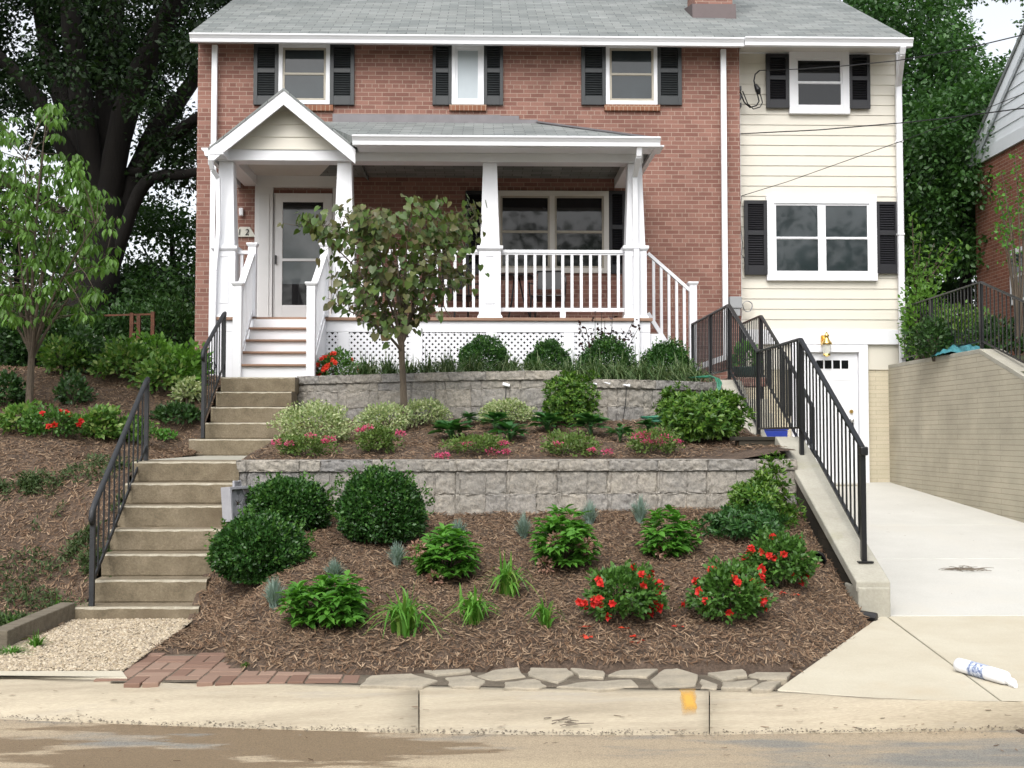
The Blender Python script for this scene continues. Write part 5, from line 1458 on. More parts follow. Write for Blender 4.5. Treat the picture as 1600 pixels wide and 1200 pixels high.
def dims(b, s, pytop, wpx):
    top = at(800, pytop, b.y).z
    return wpx / 2 * s, max(.06, top - b.z)


def domed(th, b, r, h, n, seed, mat, size, T=T_LEAF, inner=.7, amp=.1, up=.35, out=.7, name='foliage', low=-.75, k=3.0, cz=.46, taper=0):
    P, D, rng = dome((b.x, b.y, b.z + h * cz), (r, r * .92, h * (1 - cz)), n, seed, inner, amp, low, k)
    P[:, 2] = np.maximum(P[:, 2], b.z + .015)
    if taper:
        tt = np.clip((P[:, 2] - b.z) / h, 0, 1); c_ = np.array([b.x, b.y]); P[:, :2] = c_ + (P[:, :2] - c_) * (1.08 - taper * tt)[:, None]
    dd = D * out + np.array([0, 0, up]) + .75 * rng.normal(size=D.shape) * .6
    nn = D * .6 + np.array([0, -.15, .8]) + .5 * rng.normal(size=D.shape)
    return leaves(name, P, dd, nn, rng.uniform(size * .7, size * 1.25, len(P)), mat, th, T), P, D, rng


def stems(th, b, r, h, n, seed, mat, rad=.006, name='stems'):
    rng = np.random.default_rng(seed); mb = MB()
    for i in range(n):
        a = rng.uniform(0, 6.28); q = rng.uniform(.3, .8)
        e = Vector((b.x + r * q * math.cos(a), b.y + r * q * math.sin(a), b.z + h * rng.uniform(.4, .85)))
        m = Vector((b.x, b.y, b.z)).lerp(e, .5) + Vector((0, 0, h * .08)); mb.tube([(b.x + .02 * math.cos(a), b.y + .02 * math.sin(a), b.z - .02), m, e], [rad, rad * .8, rad * .4], 5, False)
    return mb.build(name, mat, th)


def boxwood(px, top, bot, w, seed, lab, grp, n=10500, y0=6.5, tp=.16):
    b, s = foot(px, bot, w, y0); r, h = dims(b, s, top, w)
    th = plant('boxwood_shrub', lab, 'shrub', b, grp)
    domed(th, b, r * .97, h * .98, n, seed, L['box'], .034, T_LEAF, inner=.74, amp=.095, k=4.5, cz=.43, low=-.85, taper=tp)
    # inner layer, denser and smaller, keeps the shrub from showing through
    P, D, rng = dome((b.x, b.y, b.z + h * .44), (r * .80, r * .75, h * .44), int(n * .45), seed + 1, .8, .05, -.9, 4)
    leaves('inner_foliage', P, D + .8 * rng.normal(size=D.shape), D + .4 * rng.normal(size=D.shape), rng.uniform(.03, .045, len(P)), L['box'], th)
    stems(th, b, r * .7, h * .8, 14, seed, M['bark'], .01)
    rng = np.random.default_rng(seed + 2); m = int(n * .012); d = rdir(m, rng); d = d[d[:, 2] > -.3]; q = lumpy(d, seed, .065, 6) * 1.0
    base_ = np.array((b.x, b.y, b.z + h * .45)) + d * q[:, None] * np.array([r, r * .92, h * .55]) * .95; P = np.repeat(base_, 8, 0); dd = np.repeat(d, 8, 0) + np.array([0, 0, .45]); P = P + unit(dd) * rng.uniform(0, .075, (len(P), 1))
    leaves('young_foliage', P, dd + .9 * rng.normal(size=P.shape), dd + .6 * rng.normal(size=P.shape), rng.uniform(.022, .036, len(P)), L['boxnew'], th)
    return th


boxwood(398, 803, 925, 150, 101, 'round clipped boxwood closest to the street, beside the lower steps', 'clipped boxwoods')
boxwood(449, 746, 828, 130, 102, 'round clipped boxwood against the lower block wall beside the breeze block', 'clipped boxwoods')
boxwood(592, 734, 856, 152, 103, 'largest round boxwood, in front of the lower block wall, standing clear of the others', 'clipped boxwoods', tp=.34)
for px, top, bot, w, sd, lab in ((755, 526, 580, 84, 104, 'terrace boxwood behind the left stretch of curved wall, by the middle lattice'), (857, 531, 578, 72, 105, 'lowest terrace boxwood, below the white railing, beside the step in the wall cap'),
                               (947, 525, 590, 92, 106, 'terrace boxwood with the dark purple shrub growing beside it'), (1041, 532, 592, 84, 107, 'terrace boxwood beside the corner downspout and side stair')):
    boxwood(px, top, bot, w, sd, lab, 'clipped boxwoods', 7500, 14.3)


T_HYD = (T_BIG[0] * np.array([.82, 1, 1.3]), T_BIG[1])


def hydrangea(px, top, bot, w, seed, lab, n=420, size=.085, heads=(), mat='hydrangea'):
    b, s = foot(px, bot, w); r, h = dims(b, s, top, w); r *= .84
    th = plant('hydrangea', lab, 'shrub', b, 'hydrangeas in the front bed')
    rng = np.random.default_rng(seed); P, D, Nn, S = [], [], [], []
    for i in range(n // 3):
        d = rdir(1, rng)[0]; d[2] = rng.uniform(-.75, 1); d[:2] *= math.sqrt(max(.05, 1 - d[2] ** 2)) / max(np.hypot(d[0], d[1]), .01)
        q = rng.uniform(.62, 1.08) * (1 + .18 * math.sin(d[0] * 4 + seed) + .1 * rng.normal())
        t = np.array([b.x + d[0] * r * q, b.y + d[1] * r * q, b.z + h * .42 + d[2] * h * .56 * q])
        if t[2] < b.z + .03: t[2] = b.z + .03 + rng.uniform(0, .05)
        a0 = rng.uniform(0, 6.28); k = rng.integers(5, 8)
        for j in range(k):
            a = a0 + j * 6.28 / k * 1.0 + rng.normal() * .25; el = rng.uniform(-.35, .55)
            dv = np.array([math.cos(a) * math.cos(el), math.sin(a) * math.cos(el), math.sin(el)]) + .35 * d
            P.append(t); D.append(dv); Nn.append(np.array([-.35 * math.cos(a), -.35 * math.sin(a), 1.0]) + .2 * rng.normal(size=3)); S.append(size * rng.uniform(.55, 1.25))
    leaves('foliage', P, D, Nn, np.array(S), L[mat], th, T_HYD)
    stems(th, b, r * .85, h * .9, 16, seed, M['bark'], .006)
    for hx, hy in heads:
        c = at(hx, hy, b.y - r * .75); q = rdir(130, rng); pp = np.array(c) + q * .055 * rng.uniform(.5, 1, (130, 1))
        leaves('dry_flower_head', pp, q, rdir(130, rng), rng.uniform(.02, .034, 130), L['dry'], th)
    return th


hydrangea(508, 903, 988, 132, 201, 'bright green hydrangea nearest the kerb, beside the front boxwood', 520)
hydrangea(697, 832, 912, 122, 202, 'broad green hydrangea in front of the biggest boxwood', 520, heads=((680, 903), (652, 857)))
hydrangea(886, 803, 898, 128, 203, 'leafy hydrangea with dried brown flower heads in the middle of the front bed', 560, heads=((852, 883), (914, 852), (867, 845)))
hydrangea(1050, 800, 872, 96, 204, 'compact glossy hydrangea below the right half of the lower wall', 330, heads=((1034, 858),))


T_PET = (T_BIG[0] * np.array([1.55, 1, 1.6]) + np.array([0, 0, 0]), T_BIG[1])


def azalea(px, top, bot, w, seed, lab, nf, n=2600, pet='red', leaf='azalea', fs=.031, y0=6.5, y1=17.5):
    b, s = foot(px, bot, w, y0, y1); r, h = dims(b, s, top, w); r *= .82
    th = plant('azalea', lab, 'shrub', b, 'flowering azaleas')
    domed(th, b, r, h, n, seed, L[leaf], .042, T_LEAF, inner=.45, amp=.22, up=.3, k=4)
    stems(th, b, r * .8, h * .85, 18, seed, M['bark'], .006)
    rng = np.random.default_rng(seed + 5); made = 0; groups = []
    while made < nf:
        d = rdir(1, rng)[0]; d[2] = d[2] * .8 + .1
        if d[1] > .35: continue
        if groups and rng.random() < .55:
            d = groups[rng.integers(len(groups))] + .16 * rng.normal(size=3); d /= np.linalg.norm(d)
        groups.append(d)
        c = np.array([b.x, b.y, b.z + h * .46]) + d * np.array([r, r * .92, h * .54]) * rng.uniform(.93, 1.06) * lumpy(d[None], seed, .22, 4)[0]
        if c[2] < b.z + .02: continue
        m = 12; az = rng.uniform(0, 6.28); fd = unit(d + np.array([0, -.5, .3]) + .3 * rng.normal(size=3))
        u = unit(np.cross(fd, [0, 0, 1.0])); v = np.cross(u, fd); P, D = [], []
        for ring_, op, cnt in ((0, .95, 6), (1, .45, 5)):
            for j in range(cnt):
                a = az + 6.28 * j / cnt + ring_ * .5; P.append(c + fd * .004 * ring_); D.append((u * math.cos(a) + v * math.sin(a)) * op + fd * (1.1 - op * .75))
        P, D = np.array(P), np.array(D)
        leaves('blossom', P, D, fd + 0 * D, fs * rng.uniform(.8, 1.15, len(P)), L[pet], th, T_PET); made += 1
    return th


azalea(980, 886, 984, 142, 301, 'red flowering azalea in the middle foreground of the front bed', 32)
azalea(1150, 882, 984, 138, 302, 'red flowering azalea near the concrete apron', 32)
azalea(1226, 834, 925, 118, 303, 'red flowering azalea closest to the driveway wall, beside the drain pipe', 24)
azalea(525, 549, 587, 84, 304, 'orange red azalea beside the white porch steps on the terrace', 22, 2200, 'orange', fs=.042, y0=14.2)
azalea(76, 640, 686, 98, 305, 'orange red azalea at the foot of the slim tree on the bank', 10, 1500, 'red', fs=.036)
# fallen petals
rng = np.random.default_rng(9)
fp = [ground(a, b) for a, b in ((912, 985), (975, 988), (995, 1000), (1222, 932), (1245, 935), (910, 1000), (1000, 1008), (1060, 985))]
P = np.array([[p.x, p.y, p.z + .025] for p in fp for _ in range(4)]) + .018 * rng.normal(size=(32, 3)) * np.array([1, 1, .2])
o = leaves('fallen_petals', P, rdir(32, rng) * np.array([1, 1, .2]), np.array([[0, 0, 1.0]] * 32) + .3 * rng.normal(size=(32, 3)), .045, L['orange'], None); tag(o, kind='stuff')


T_SLIM = (np.array([(0, 0, 0), (.17, .5, .06), (0, 1, -.06), (-.17, .5, .06)]), np.array([(0, 1, 2), (0, 2, 3)]))


def pieris(px, top, bot, w, seed, lab, n, mat, size, name='evergreen_shrub', amp=.22, taper=0, y0=6.5, whorl=9, cz=.42, grp=None, inner=.55):
    b, s = foot(px, bot, w, y0); r, h = dims(b, s, top, w)
    th = plant(name, lab, 'shrub', b, grp); rng = np.random.default_rng(seed); m = n // whorl
    C_, D_, _ = dome((b.x, b.y, b.z + h * cz), (r, r * .95, h * (1 - cz)), m, seed, inner, amp, -.7, 4)
    C_[:, 2] = np.maximum(C_[:, 2], b.z + .03)
    if taper:
        tt = np.clip((C_[:, 2] - b.z) / h, 0, 1); C_[:, :2] = np.array([b.x, b.y]) + (C_[:, :2] - np.array([b.x, b.y])) * (1.12 - taper * tt)[:, None]
    C = np.repeat(C_, whorl, 0); Dm = np.repeat(D_, whorl, 0); a = rng.uniform(0, 6.28, len(C))
    ax = unit(Dm + np.array([0, 0, .55])); u = unit(np.cross(ax, rng.normal(size=ax.shape))); v = np.cross(ax, u)
    el = rng.uniform(.1, 1.1, len(C))[:, None]; dd = (u * np.cos(a)[:, None] + v * np.sin(a)[:, None]) * np.cos(el) + ax * np.sin(el)
    leaves('foliage', C, dd, ax + .2 * rng.normal(size=ax.shape), rng.uniform(size * .65, size * 1.25, len(C)), L[mat], th, T_SLIM)
    stems(th, b, r * .85, h * .9, 18, seed, M['bark'], .008); return th


pieris(1187, 729, 812, 112, 401, 'pyramidal evergreen shrub with yellow tips against the right end of the lower wall', 5400, 'pieris', .058, cz=.42, taper=.45, amp=.34, inner=.35)
pieris(1172, 796, 850, 126, 402, 'low spreading dark green shrub under the pyramidal evergreen', 3600, 'pierisgreen', .055)
pieris(893, 583, 668, 86, 403, 'round yellow tipped evergreen in the middle bed against the curved upper wall', 6500, 'pieris', .052, y0=10.4)
pieris(1112, 612, 694, 128, 404, 'big yellow green shrub at the end of the middle bed near the stepped garden wall', 9000, 'pieris', .068, y0=10.4)
pieris(1062, 606, 662, 62, 405, 'smaller yellow green shrub touching the big one near the hose coil', 3000, 'pieris', .065, y0=10.4)


rnd_ = random.Random(4)


def tuft(px, top, bot, w, seed, lab, name, cat, mat, n, blade_w, grp, droop=.6, y0=6.5, y1=17.5, grow=1.0):
    if y0 >= 13:
        x_ = at(px, bot, 14).x; yy_ = float(yw(x_)) + rnd_.uniform(.38, .62); x_ = at(px, bot, yy_).x; b = Vector((x_, yy_, gz(x_, yy_)))
    else: b = ground(px, bot, y0, min(y1, 10.0) if px > 380 and bot > 718 else y1)
    s = b.y / FPX; Lh = (at(px, top, b.y).z - b.z) * grow; R_ = w / 2 * s * (1 + .3 * (grow - 1))
    th = plant(name, lab, cat, b, grp); rng = np.random.default_rng(seed); V, F = [], []; K = 6
    for i in range(n):
        az = rng.uniform(0, 6.28); ca, sa = math.cos(az), math.sin(az); q = rng.uniform(.05, 1) ** .8
        reach = R_ * q * 1.15; ht = Lh * rng.uniform(.55, 1.08) * (1 - .35 * q); bx, by = b.x + rng.normal() * R_ * .12, b.y + rng.normal() * R_ * .12
        bw = blade_w * rng.uniform(.7, 1.2); i0 = len(V); tw = rng.normal() * .5
        for j in range(K):
            t = j / (K - 1); hx = reach * (t * .4 + .6 * t * t); vz = ht * (t * (1 + droop * q * 1.6) - droop * q * 2.5 * t * t)
            w_ = bw * (1 - t ** 2.2) * .5 + .0006; px_, py_ = bx + ca * hx, by + sa * hx; ox, oy = -sa * math.cos(tw) * w_ + ca * math.sin(tw) * w_, ca * math.cos(tw) * w_ + sa * math.sin(tw) * w_
            V += [(px_ - ox, py_ - oy, b.z - .01 + vz), (px_ + ox, py_ + oy, b.z - .01 + vz)]
        F += [(i0 + 2 * j, i0 + 2 * j + 1, i0 + 2 * j + 3, i0 + 2 * j + 2) for j in range(K - 1)]
    np_mesh('foliage', np.array(V), [np.array(F)], th, L[mat]); return th


DL = (((632, 912, 990, 104), 'widest clump of grassy daylily leaves, between the bright hydrangea and the kerb'), ((740, 906, 972, 66), 'clump of daylily leaves below the broad hydrangea in front of the biggest boxwood'),
      ((793, 862, 930, 62), 'upright daylily clump beside the hydrangea with dried flowers'), ((853, 922, 980, 52), 'smallest sparse daylily clump, left of the middle red azalea'))
for i, (a, lab) in enumerate(DL): tuft(*(a[:3] + (a[3] * 1.45,)), 500 + i, lab, 'daylily', 'plant', 'daylily', 70 if i < 3 else 34, .024, 'daylily clumps in the front bed', 1.0, grow=1.25)
LV = (((428, 906, 950, 34), 'grey lavender tuft beside the boxwood closest to the street'), ((523, 876, 905, 34), 'grey lavender tuft just behind the bright hydrangea'), ((620, 850, 885, 32), 'grey lavender tuft below the biggest boxwood'),
      ((716, 814, 842, 30), 'grey lavender tuft peeking over the broad hydrangea'), ((818, 807, 842, 28), 'grey lavender tuft left of the hydrangea with dried flowers'), ((921, 787, 817, 30), 'grey lavender tuft at the wall behind the hydrangea with dried flowers'), ((1000, 779, 817, 30), 'grey lavender tuft at the wall left of the compact hydrangea'))
for i, (a, lab) in enumerate(LV): tuft(*a, 520 + i, lab, 'lavender', 'plant', 'lavender', 280, .009, 'lavender tufts in the front bed', .15, grow=1.35)
LP = [(a_, b_ - 10, c_, d_ + 34) for a_, b_, c_, d_ in [(572, 548, 588, 50), (607, 552, 588, 44), (640, 556, 586, 40), (668, 550, 584, 46), (700, 546, 582, 50), (738, 548, 581, 60), (800, 548, 579, 52), (838, 552, 578, 56), (884, 556, 585, 54), (905, 552, 590, 50), (932, 548, 592, 62), (965, 552, 594, 62), (1000, 548, 594, 52), (1030, 556, 595, 56), (1060, 552, 596, 56), (1085, 558, 597, 44)]]
for i, a in enumerate(LP): tuft(*a, 540 + i, 'arching tuft of striped liriope grass edging the top of the upper block wall', 'liriope', 'grass tuft', 'liriope', 190, .012, 'liriope tufts along the upper wall', 1.05,  14.0 if a[0] < 880 else 13.3, grow=1.15)


def hosta(px, top, bot, w, seed, lab, n=46):
    b, s = foot(px, bot, w, 10.4); r, h = dims(b, s, top, w); th = plant('hosta', lab, 'plant', b, 'hostas in the middle bed'); rng = np.random.default_rng(seed); P, D, Nn, S = [], [], [], []
    for i in range(n):
        az = rng.uniform(0, 6.28); q = rng.uniform(.15, .75); e = np.array([math.cos(az), math.sin(az), 0])
        P.append(np.array(b) + e * r * q * .6 + np.array([0, 0, .03 + h * (.62 - .5 * q) * rng.uniform(.8, 1.2)])); D.append(e + np.array([0, 0, .75 - 1.0 * q])); Nn.append(np.array([0, 0, 1]) - .5 * e + .15 * rng.normal(size=3)); S.append(r * rng.uniform(.75, 1.1))
    leaves('foliage', P, D, Nn, np.array(S), L['hosta'], th, T_BIG)
    mb = MB()
    for p in P[::2]: mb.tube([b, (b.lerp(Vector(p), .6) + Vector((0, 0, .02))), Vector(p)], .004, 4, False)
    mb.build('stalks', L['hosta'], th)
HS = (((706, 658, 692, 60), 'hosta nearest the trunk of the small tree'), ((774, 644, 676, 46), 'hosta close behind another, beside the cream variegated shrub'), ((797, 660, 694, 54), 'hosta in front of the one beside the cream shrub'), ((856, 641, 678, 50), 'hosta at the left foot of the round yellow tipped evergreen'),
      ((925, 639, 684, 52), 'hosta at the right foot of the round yellow tipped evergreen'), ((970, 660, 692, 38), 'hosta standing alone between the round evergreen and the magenta spirea'), ((1014, 655, 678, 32), 'small hosta just behind the magenta spirea'), ((733, 644, 667, 27), 'smallest hosta, between the small tree and the cream shrub'))
for i, (a, lab) in enumerate(HS): hosta(*a, 600 + i, lab)


def spirea(px, top, bot, w, seed, lab, fl, n=1500):
    b, s = foot(px, bot, w, 10.4); r, h = dims(b, s, top, w); th = plant('spirea', lab, 'shrub', b, 'pink flowering spireas')
    domed(th, b, r, h, n, seed, L['spirea'], .032, T_LEAF, inner=.4, amp=.28, k=5); stems(th, b, r * .85, h * .8, 14, seed, M['bark'], .004); rng = np.random.default_rng(seed)
    for fx_, fy_, fr in fl:
        c = np.array(at(fx_, fy_, b.y - r * .6)); c[2] = max(c[2], gz(c[0], c[1]) + .04); q = rdir(60, rng); q[:, 2] *= .5
        leaves('flower_cluster', c + q * fr * s * rng.uniform(.3, 1, (60, 1)), q + np.array([0, 0, .5]), rdir(60, rng), rng.uniform(.014, .026, 60), L['pink'], th)
spirea(470, 678, 716, 86, 701, 'pink spirea at the corner of the steps below the pale variegated shrub', ((432, 692, 9), (453, 693, 8), (486, 681, 9), (515, 686, 11), (508, 690, 7)))
spirea(588, 667, 712, 62, 702, 'spirea in front of the small tree trunk, few pink flowers', ((562, 672, 7), (575, 668, 9), (626, 677, 9)))
spirea(745, 678, 716, 96, 703, 'low pink spirea on the wall edge in front of the hostas', ((684, 712, 8), (694, 714, 10), (728, 694, 9), (768, 712, 14), (787, 693, 8), (790, 711, 8)))
spirea(893, 676, 714, 88, 704, 'spirea in front of the round evergreen with one pink cluster', ((870, 694, 9), (925, 703, 6)))
spirea(1022, 671, 713, 84, 705, 'magenta spirea with the brightest flower clusters', ((996, 682, 10), (1009, 679, 12), (1012, 690, 10), (1030, 691, 12), (1037, 684, 12), (1060, 690, 7), (950, 706, 9)))


def varieg(px, top, bot, w, seed, lab, n): 
    b, s = foot(px, bot, w, 10.4); r, h = dims(b, s, top, w); th = plant('variegated_shrub', lab, 'shrub', b, 'pale variegated shrubs'); domed(th, b, r, h, n, seed, L['variegated'], .034, T_LEAF, inner=.45, amp=.2, k=4); stems(th, b, r * .85, h * .85, 16, seed, M['bark'], .005)
varieg(488, 630, 700, 122, 801, 'widest pale variegated shrub, spilling over the steps', 4200); varieg(598, 630, 682, 84, 802, 'pale variegated shrub left of the small tree trunk', 2200)
varieg(663, 621, 664, 82, 803, 'pale variegated shrub right of the small tree trunk', 2000); varieg(790, 625, 664, 88, 804, 'cream variegated shrub against the curved upper wall', 2000)
pieris(772, 562, 583, 60, 810, 'low golden leaved shrub under the first terrace boxwood', 700, 'light', .045, y0=14.2); pieris(843, 560, 580, 50, 811, 'low golden leaved shrub under the second terrace boxwood', 600, 'light', .045, y0=14.2)

# purple-leaved shrub rising in front of the porch skirt
b = at(946, 588, 15.3); b.z = gz(b.x, 15.3); pu = plant('purple_leaved_shrub', 'sparse dark purple leaved shrub rising in front of the porch lattice', 'shrub', b)
rng = np.random.default_rng(5); mb = MB(); P, D = [], []
for tx, ty in ((903, 500), (915, 512), (930, 486), (940, 490), (958, 488), (945, 500), (990, 500), (1000, 508), (925, 530), (965, 520), (912, 545), (950, 530), (1012, 555), (905, 560)):
    e = at(tx, ty, 15.3 + rng.uniform(-.25, .25)); m = Vector(b).lerp(e, .5) + Vector((rng.normal() * .03, 0, .06)); mb.tube([b, m, e], [.008, .006, .003], 5, False)
    for k in range(16): t = rng.uniform(.45, 1.03); q = m.lerp(e, t * 2 - 1) if t > .5 else Vector(b).lerp(m, t * 2); P.append(np.array(q) + .03 * rng.normal(size=3)); D.append(np.array([0, 0, -.4]) + rng.normal(size=3))
mb.build('stems', M['oakbark'], pu); leaves('foliage', P, D, rdir(len(P), rng), rng.uniform(.045, .075, len(P)), L['purple'], pu)

# white plant markers at the upper wall
for px, py, lab in ((791, 601, 'white plant marker left of the round evergreen'), (927, 598, 'white plant marker just right of the round evergreen'), (948, 597, 'white plant marker between two others in front of the low cap'), (979, 601, 'white plant marker on the tallest wire, in front of the low cap')):
    g_b = ground(px - 6, 655, 10.4, 13); q = at(px, py, g_b.y); th = thing('plant_marker', lab, 'plant marker', g_b, 'white plant markers')
    MB().tube([g_b, g_b.lerp(q, .5) + Vector((.01, 0, 0)), q], .004, 5).build('wire', M['iron'], th); MB().bar(q + Vector((-.04, 0, .01)), q + Vector((.04, 0, -.01)), .05, .012, (0, -.6, .8)).build('tag', M['white'], th, .003)

# shrubs of the left bank
def bank(px, top, bot, w, seed, mat, lab, n, size=.07, name='shrub', y1=17.5, cat='shrub', grp='shrubs on the bank'):
    b, s = foot(px, bot, w, 8, y1); r, h = dims(b, s, top, w); th = plant(name, lab, cat, b, grp); domed(th, b, r, h, n, seed, L[mat], size, T_LEAF, inner=.35, amp=.28, k=3.5); stems(th, b, r * .85, h * .85, 12, seed, M['bark'], .008)
BK = [(90, 530, 590, 70, 'shrubmix', 'pale green shrub on the crest of the bank just right of the slim tree trunk', 900, .07), (232, 520, 590, 60, 'light', 'bright shrub on the crest of the bank under the rusty trellis posts', 700, .075), (300, 560, 600, 40, 'hydrangea', 'broad leaved plant against the corner of the house', 200, .12), (190, 535, 603, 110, 'shrubmix', 'broad pale green shrub on the crest of the bank below the dark tarp', 1500, .075), (246, 556, 622, 76, 'shrubmix', 'pale green shrub near the top end of the lower handrail', 900, .075), (277, 545, 612, 70, 'light', 'yellow green shrub beside the house corner behind the drain pipe', 800, .09),
      (130, 525, 585, 90, 'darkshrub', 'dark shrub right of the slim tree on the crest of the bank', 1200, .07), (22, 632, 682, 66, 'shrubmix', 'leafy shrub at the left of the slim tree trunk', 800, .06), (106, 588, 640, 60, 'darkshrub', 'small shrub just behind the slim tree trunk', 600, .06),
      (150, 636, 690, 58, 'shrubmix', 'green shrub between the orange azalea and the lower handrail', 1000, .06), (203, 652, 694, 50, 'shrubmix', 'yellow green shrub behind the top of the lower handrail', 800, .055), (271, 632, 674, 78, 'darkshrub', 'dark green shrub between the two handrails', 1300, .05),
      (292, 592, 640, 44, 'variegated', 'small variegated shrub below the drain pipe mouth', 500, .06), (255, 672, 692, 34, 'hydrangea', 'little bright green plant at the top of the lower handrail', 260, .04), (0, 588, 640, 70, 'darkshrub', 'dark shrub at the frame edge behind the leafy one', 800, .065)]
for i, (px, top, bot, w, mat, lab, n, sz) in enumerate(BK): bank(px, top, bot, w, 900 + i, mat, lab, n, sz)
GCV = [(148, 690, 745, 110, 'feathery ground cover patch below the orange azalea'), (40, 775, 822, 130, 'ground cover patch high on the bare mulch slope'), (122, 782, 838, 110, 'ground cover patch beside the lower handrail'), (66, 880, 950, 150, 'large ground cover patch low on the bank'), (14, 725, 780, 70, 'ground cover patch at the frame edge'), (118, 850, 905, 100, 'ground cover patch beside the foot of the lower handrail'), (10, 930, 985, 90, 'weedy ground cover behind the timber edging')]
for i, (px, top, bot, w, lab) in enumerate(GCV):
    b, s = foot(px, bot, w, 8); r = w / 2 * s; th = plant('ground_cover', lab, 'ground cover', b, 'ground cover patches on the bank'); rng = np.random.default_rng(950 + i); n = 1500
    a = rng.uniform(0, 6.28, n); q = np.sqrt(rng.uniform(0, 1, n)) * lumpy(np.stack([np.cos(a), np.sin(a), 0 * a], 1), 950 + i, .3, 2); X = b.x + r * q * np.cos(a); Y = b.y + r * .8 * q * np.sin(a)
    keepm = vnoise(X, Y, 950 + i, 9) > .15; X, Y = X[keepm], Y[keepm]; Z = z_bank(X, Y) + rng.uniform(.0, .09, len(X)) * 1.0
    leaves('foliage', np.stack([X, Y, Z], 1), rng.normal(size=(len(X), 3)) + np.array([0, 0, .5]), np.array([0, -.3, 1]) + .5 * rng.normal(size=(len(X), 3)), rng.uniform(.03, .065, len(X)), L['juniper'], th, T_NARROW)
for i, (px, top, bot, w, lab) in enumerate(((58, 975, 1012, 44, 'grass tuft growing at the corner of the timber edging'), (15, 940, 985, 50, 'grass tuft behind the timber edging at the frame edge'), (90, 925, 955, 36, 'small grass tuft on the bank near the lower handrail foot'), (20, 1000, 1022, 70, 'short grass tuft in front of the timber, next to the kerb'), (168, 893, 902, 12, 'tiny weed in a crack on the lower steps'))):
    tuft(px, top, bot, w, 970 + i, lab, 'grass_tuft', 'grass tuft', 'grass', 60 if i < 4 else 14, .009, 'grass tufts by the timber', .6, 7.0)

# ------------------------------------------------------------------ bark chips, pebbles, litter
T_CHIP = (np.array([(-.07, 0, 0), (.06, .03, .03), (.085, .5, .0), (.02, 1, .04), (-.07, .85, 0)]), np.array([(0, 1, 2, 3, 4)]))
def scatter(name, n, x0, x1, y0, y1, zf, keep, mat, lo, hi, seed, T=T_CHIP, tilt=.28, lift=.008):
    rng = np.random.default_rng(seed); X = rng.uniform(x0, x1, n); Y = rng.uniform(y0, y1, n); k = keep(X, Y); X, Y = X[k], Y[k]; a = rng.uniform(0, 6.28, len(X))
    P = np.stack([X, Y, zf(X, Y) + lift + rng.uniform(0, .012, len(X))], 1); D = np.stack([np.cos(a), np.sin(a), tilt * rng.normal(size=len(X))], 1)
    sl_ = (zf(X, Y + .05) - zf(X, Y - .05)) / .1; D[:, 2] += D[:, 1] * sl_; Nn = np.stack([0 * X, -sl_, 1 + 0 * X], 1) + tilt * rng.normal(size=(len(X), 3))
    o = leaves(name, P, D, Nn, lo * .8 + (hi * 1.15 - lo * .8) * rng.uniform(0, 1, len(X)) ** 2.0, mat, None, T); return tag(o, kind='stuff')
scatter('bark_chips', 115000, -2.2, 2.86, 6.7, 10.5, z_low, lambda x, y: ((x - 1.68) * (-.847) + (y - 6.6) * .532 > .01) & (y > 6.9) & (y < wl(x) - .01) & (pdist(x, y, PVM) > .01), M['chip'], .015, .052, 1)
scatter('bark_chips', 36000, -2.2, 2.86, 10.42, 13.9, z_mid, lambda x, y: (y < yw(x)) & (y > wl(x) + .3), M['chip'], .018, .058, 2)
scatter('bark_chips', 6000, -2.2, 2.86, 13.2, 15.2, z_up, lambda x, y: y > yw(x) + .3, M['chip'], .03, .09, 3)
scatter('bark_chips', 130000, -8, -3.12, 8.1, 15.8, z_bank, lambda x, y: x < -3.12 - .1 * (y > 12.9), M['chip'], .017, .056, 4)
scatter('bark_chips', 500, -3.6, -3.1, 8.05, 8.9, z_bank, lambda x, y: x < -3.3, M['chip'], .03, .08, 5)
T_PEB = (np.array([(-.5, -.35, 0), (.5, -.4, 0), (.45, .4, 0), (-.4, .45, 0), (0, 0, .42)]), np.array([(0, 1, 4), (1, 2, 4), (2, 3, 4), (3, 0, 4)]))
scatter('pebbles', 21000, -3.12, -2.2, 7.18, 8.92, lambda x, y: np.interp(y, [7.0, 9.0], [-.045, -.005]) + 0 * x, lambda x, y: x > -3.12, M['pebble'], .008, .021, 6, T_PEB, .15, -.002)
# a few crumbs and twigs on kerb, drive and gutter
rng = np.random.default_rng(12); P, D = [], []
for _ in range(75):
    px = rng.uniform(0, 1600); t = rng.uniform(.25, .98) ** .6; q = kerb_pt(px, t); P.append(np.array(q) + [0, 0, .01]); a = rng.uniform(-.5, .5) + (0 if rng.random() < .5 else PI); D.append([math.cos(a), math.sin(a), 0])
for _ in range(60):
    x, y = rng.uniform(3.2, 6.2), rng.uniform(7.0, 16); P.append([x, y, float(z_drive(y)) + .006 if y > 8.8 else float(apr(x, y)) + .006]); a = rng.uniform(0, 6.28); D.append([math.cos(a), math.sin(a), 0])
for _ in range(160):
    x, y = rng.uniform(-4, 4.5), rng.uniform(4.6, 6.2); P.append([x, y, -.198]); a = rng.uniform(0, 6.28); D.append([math.cos(a), math.sin(a), 0])
o = leaves('leaf_litter', P, D, np.array([[0, 0, 1.0]] * len(P)) + .15 * rng.normal(size=(len(P), 3)), rng.uniform(.012, .045, len(P)) * rng.uniform(.5, 1.4, len(P)), M['chip'], None, T_CHIP); tag(o, kind='stuff')
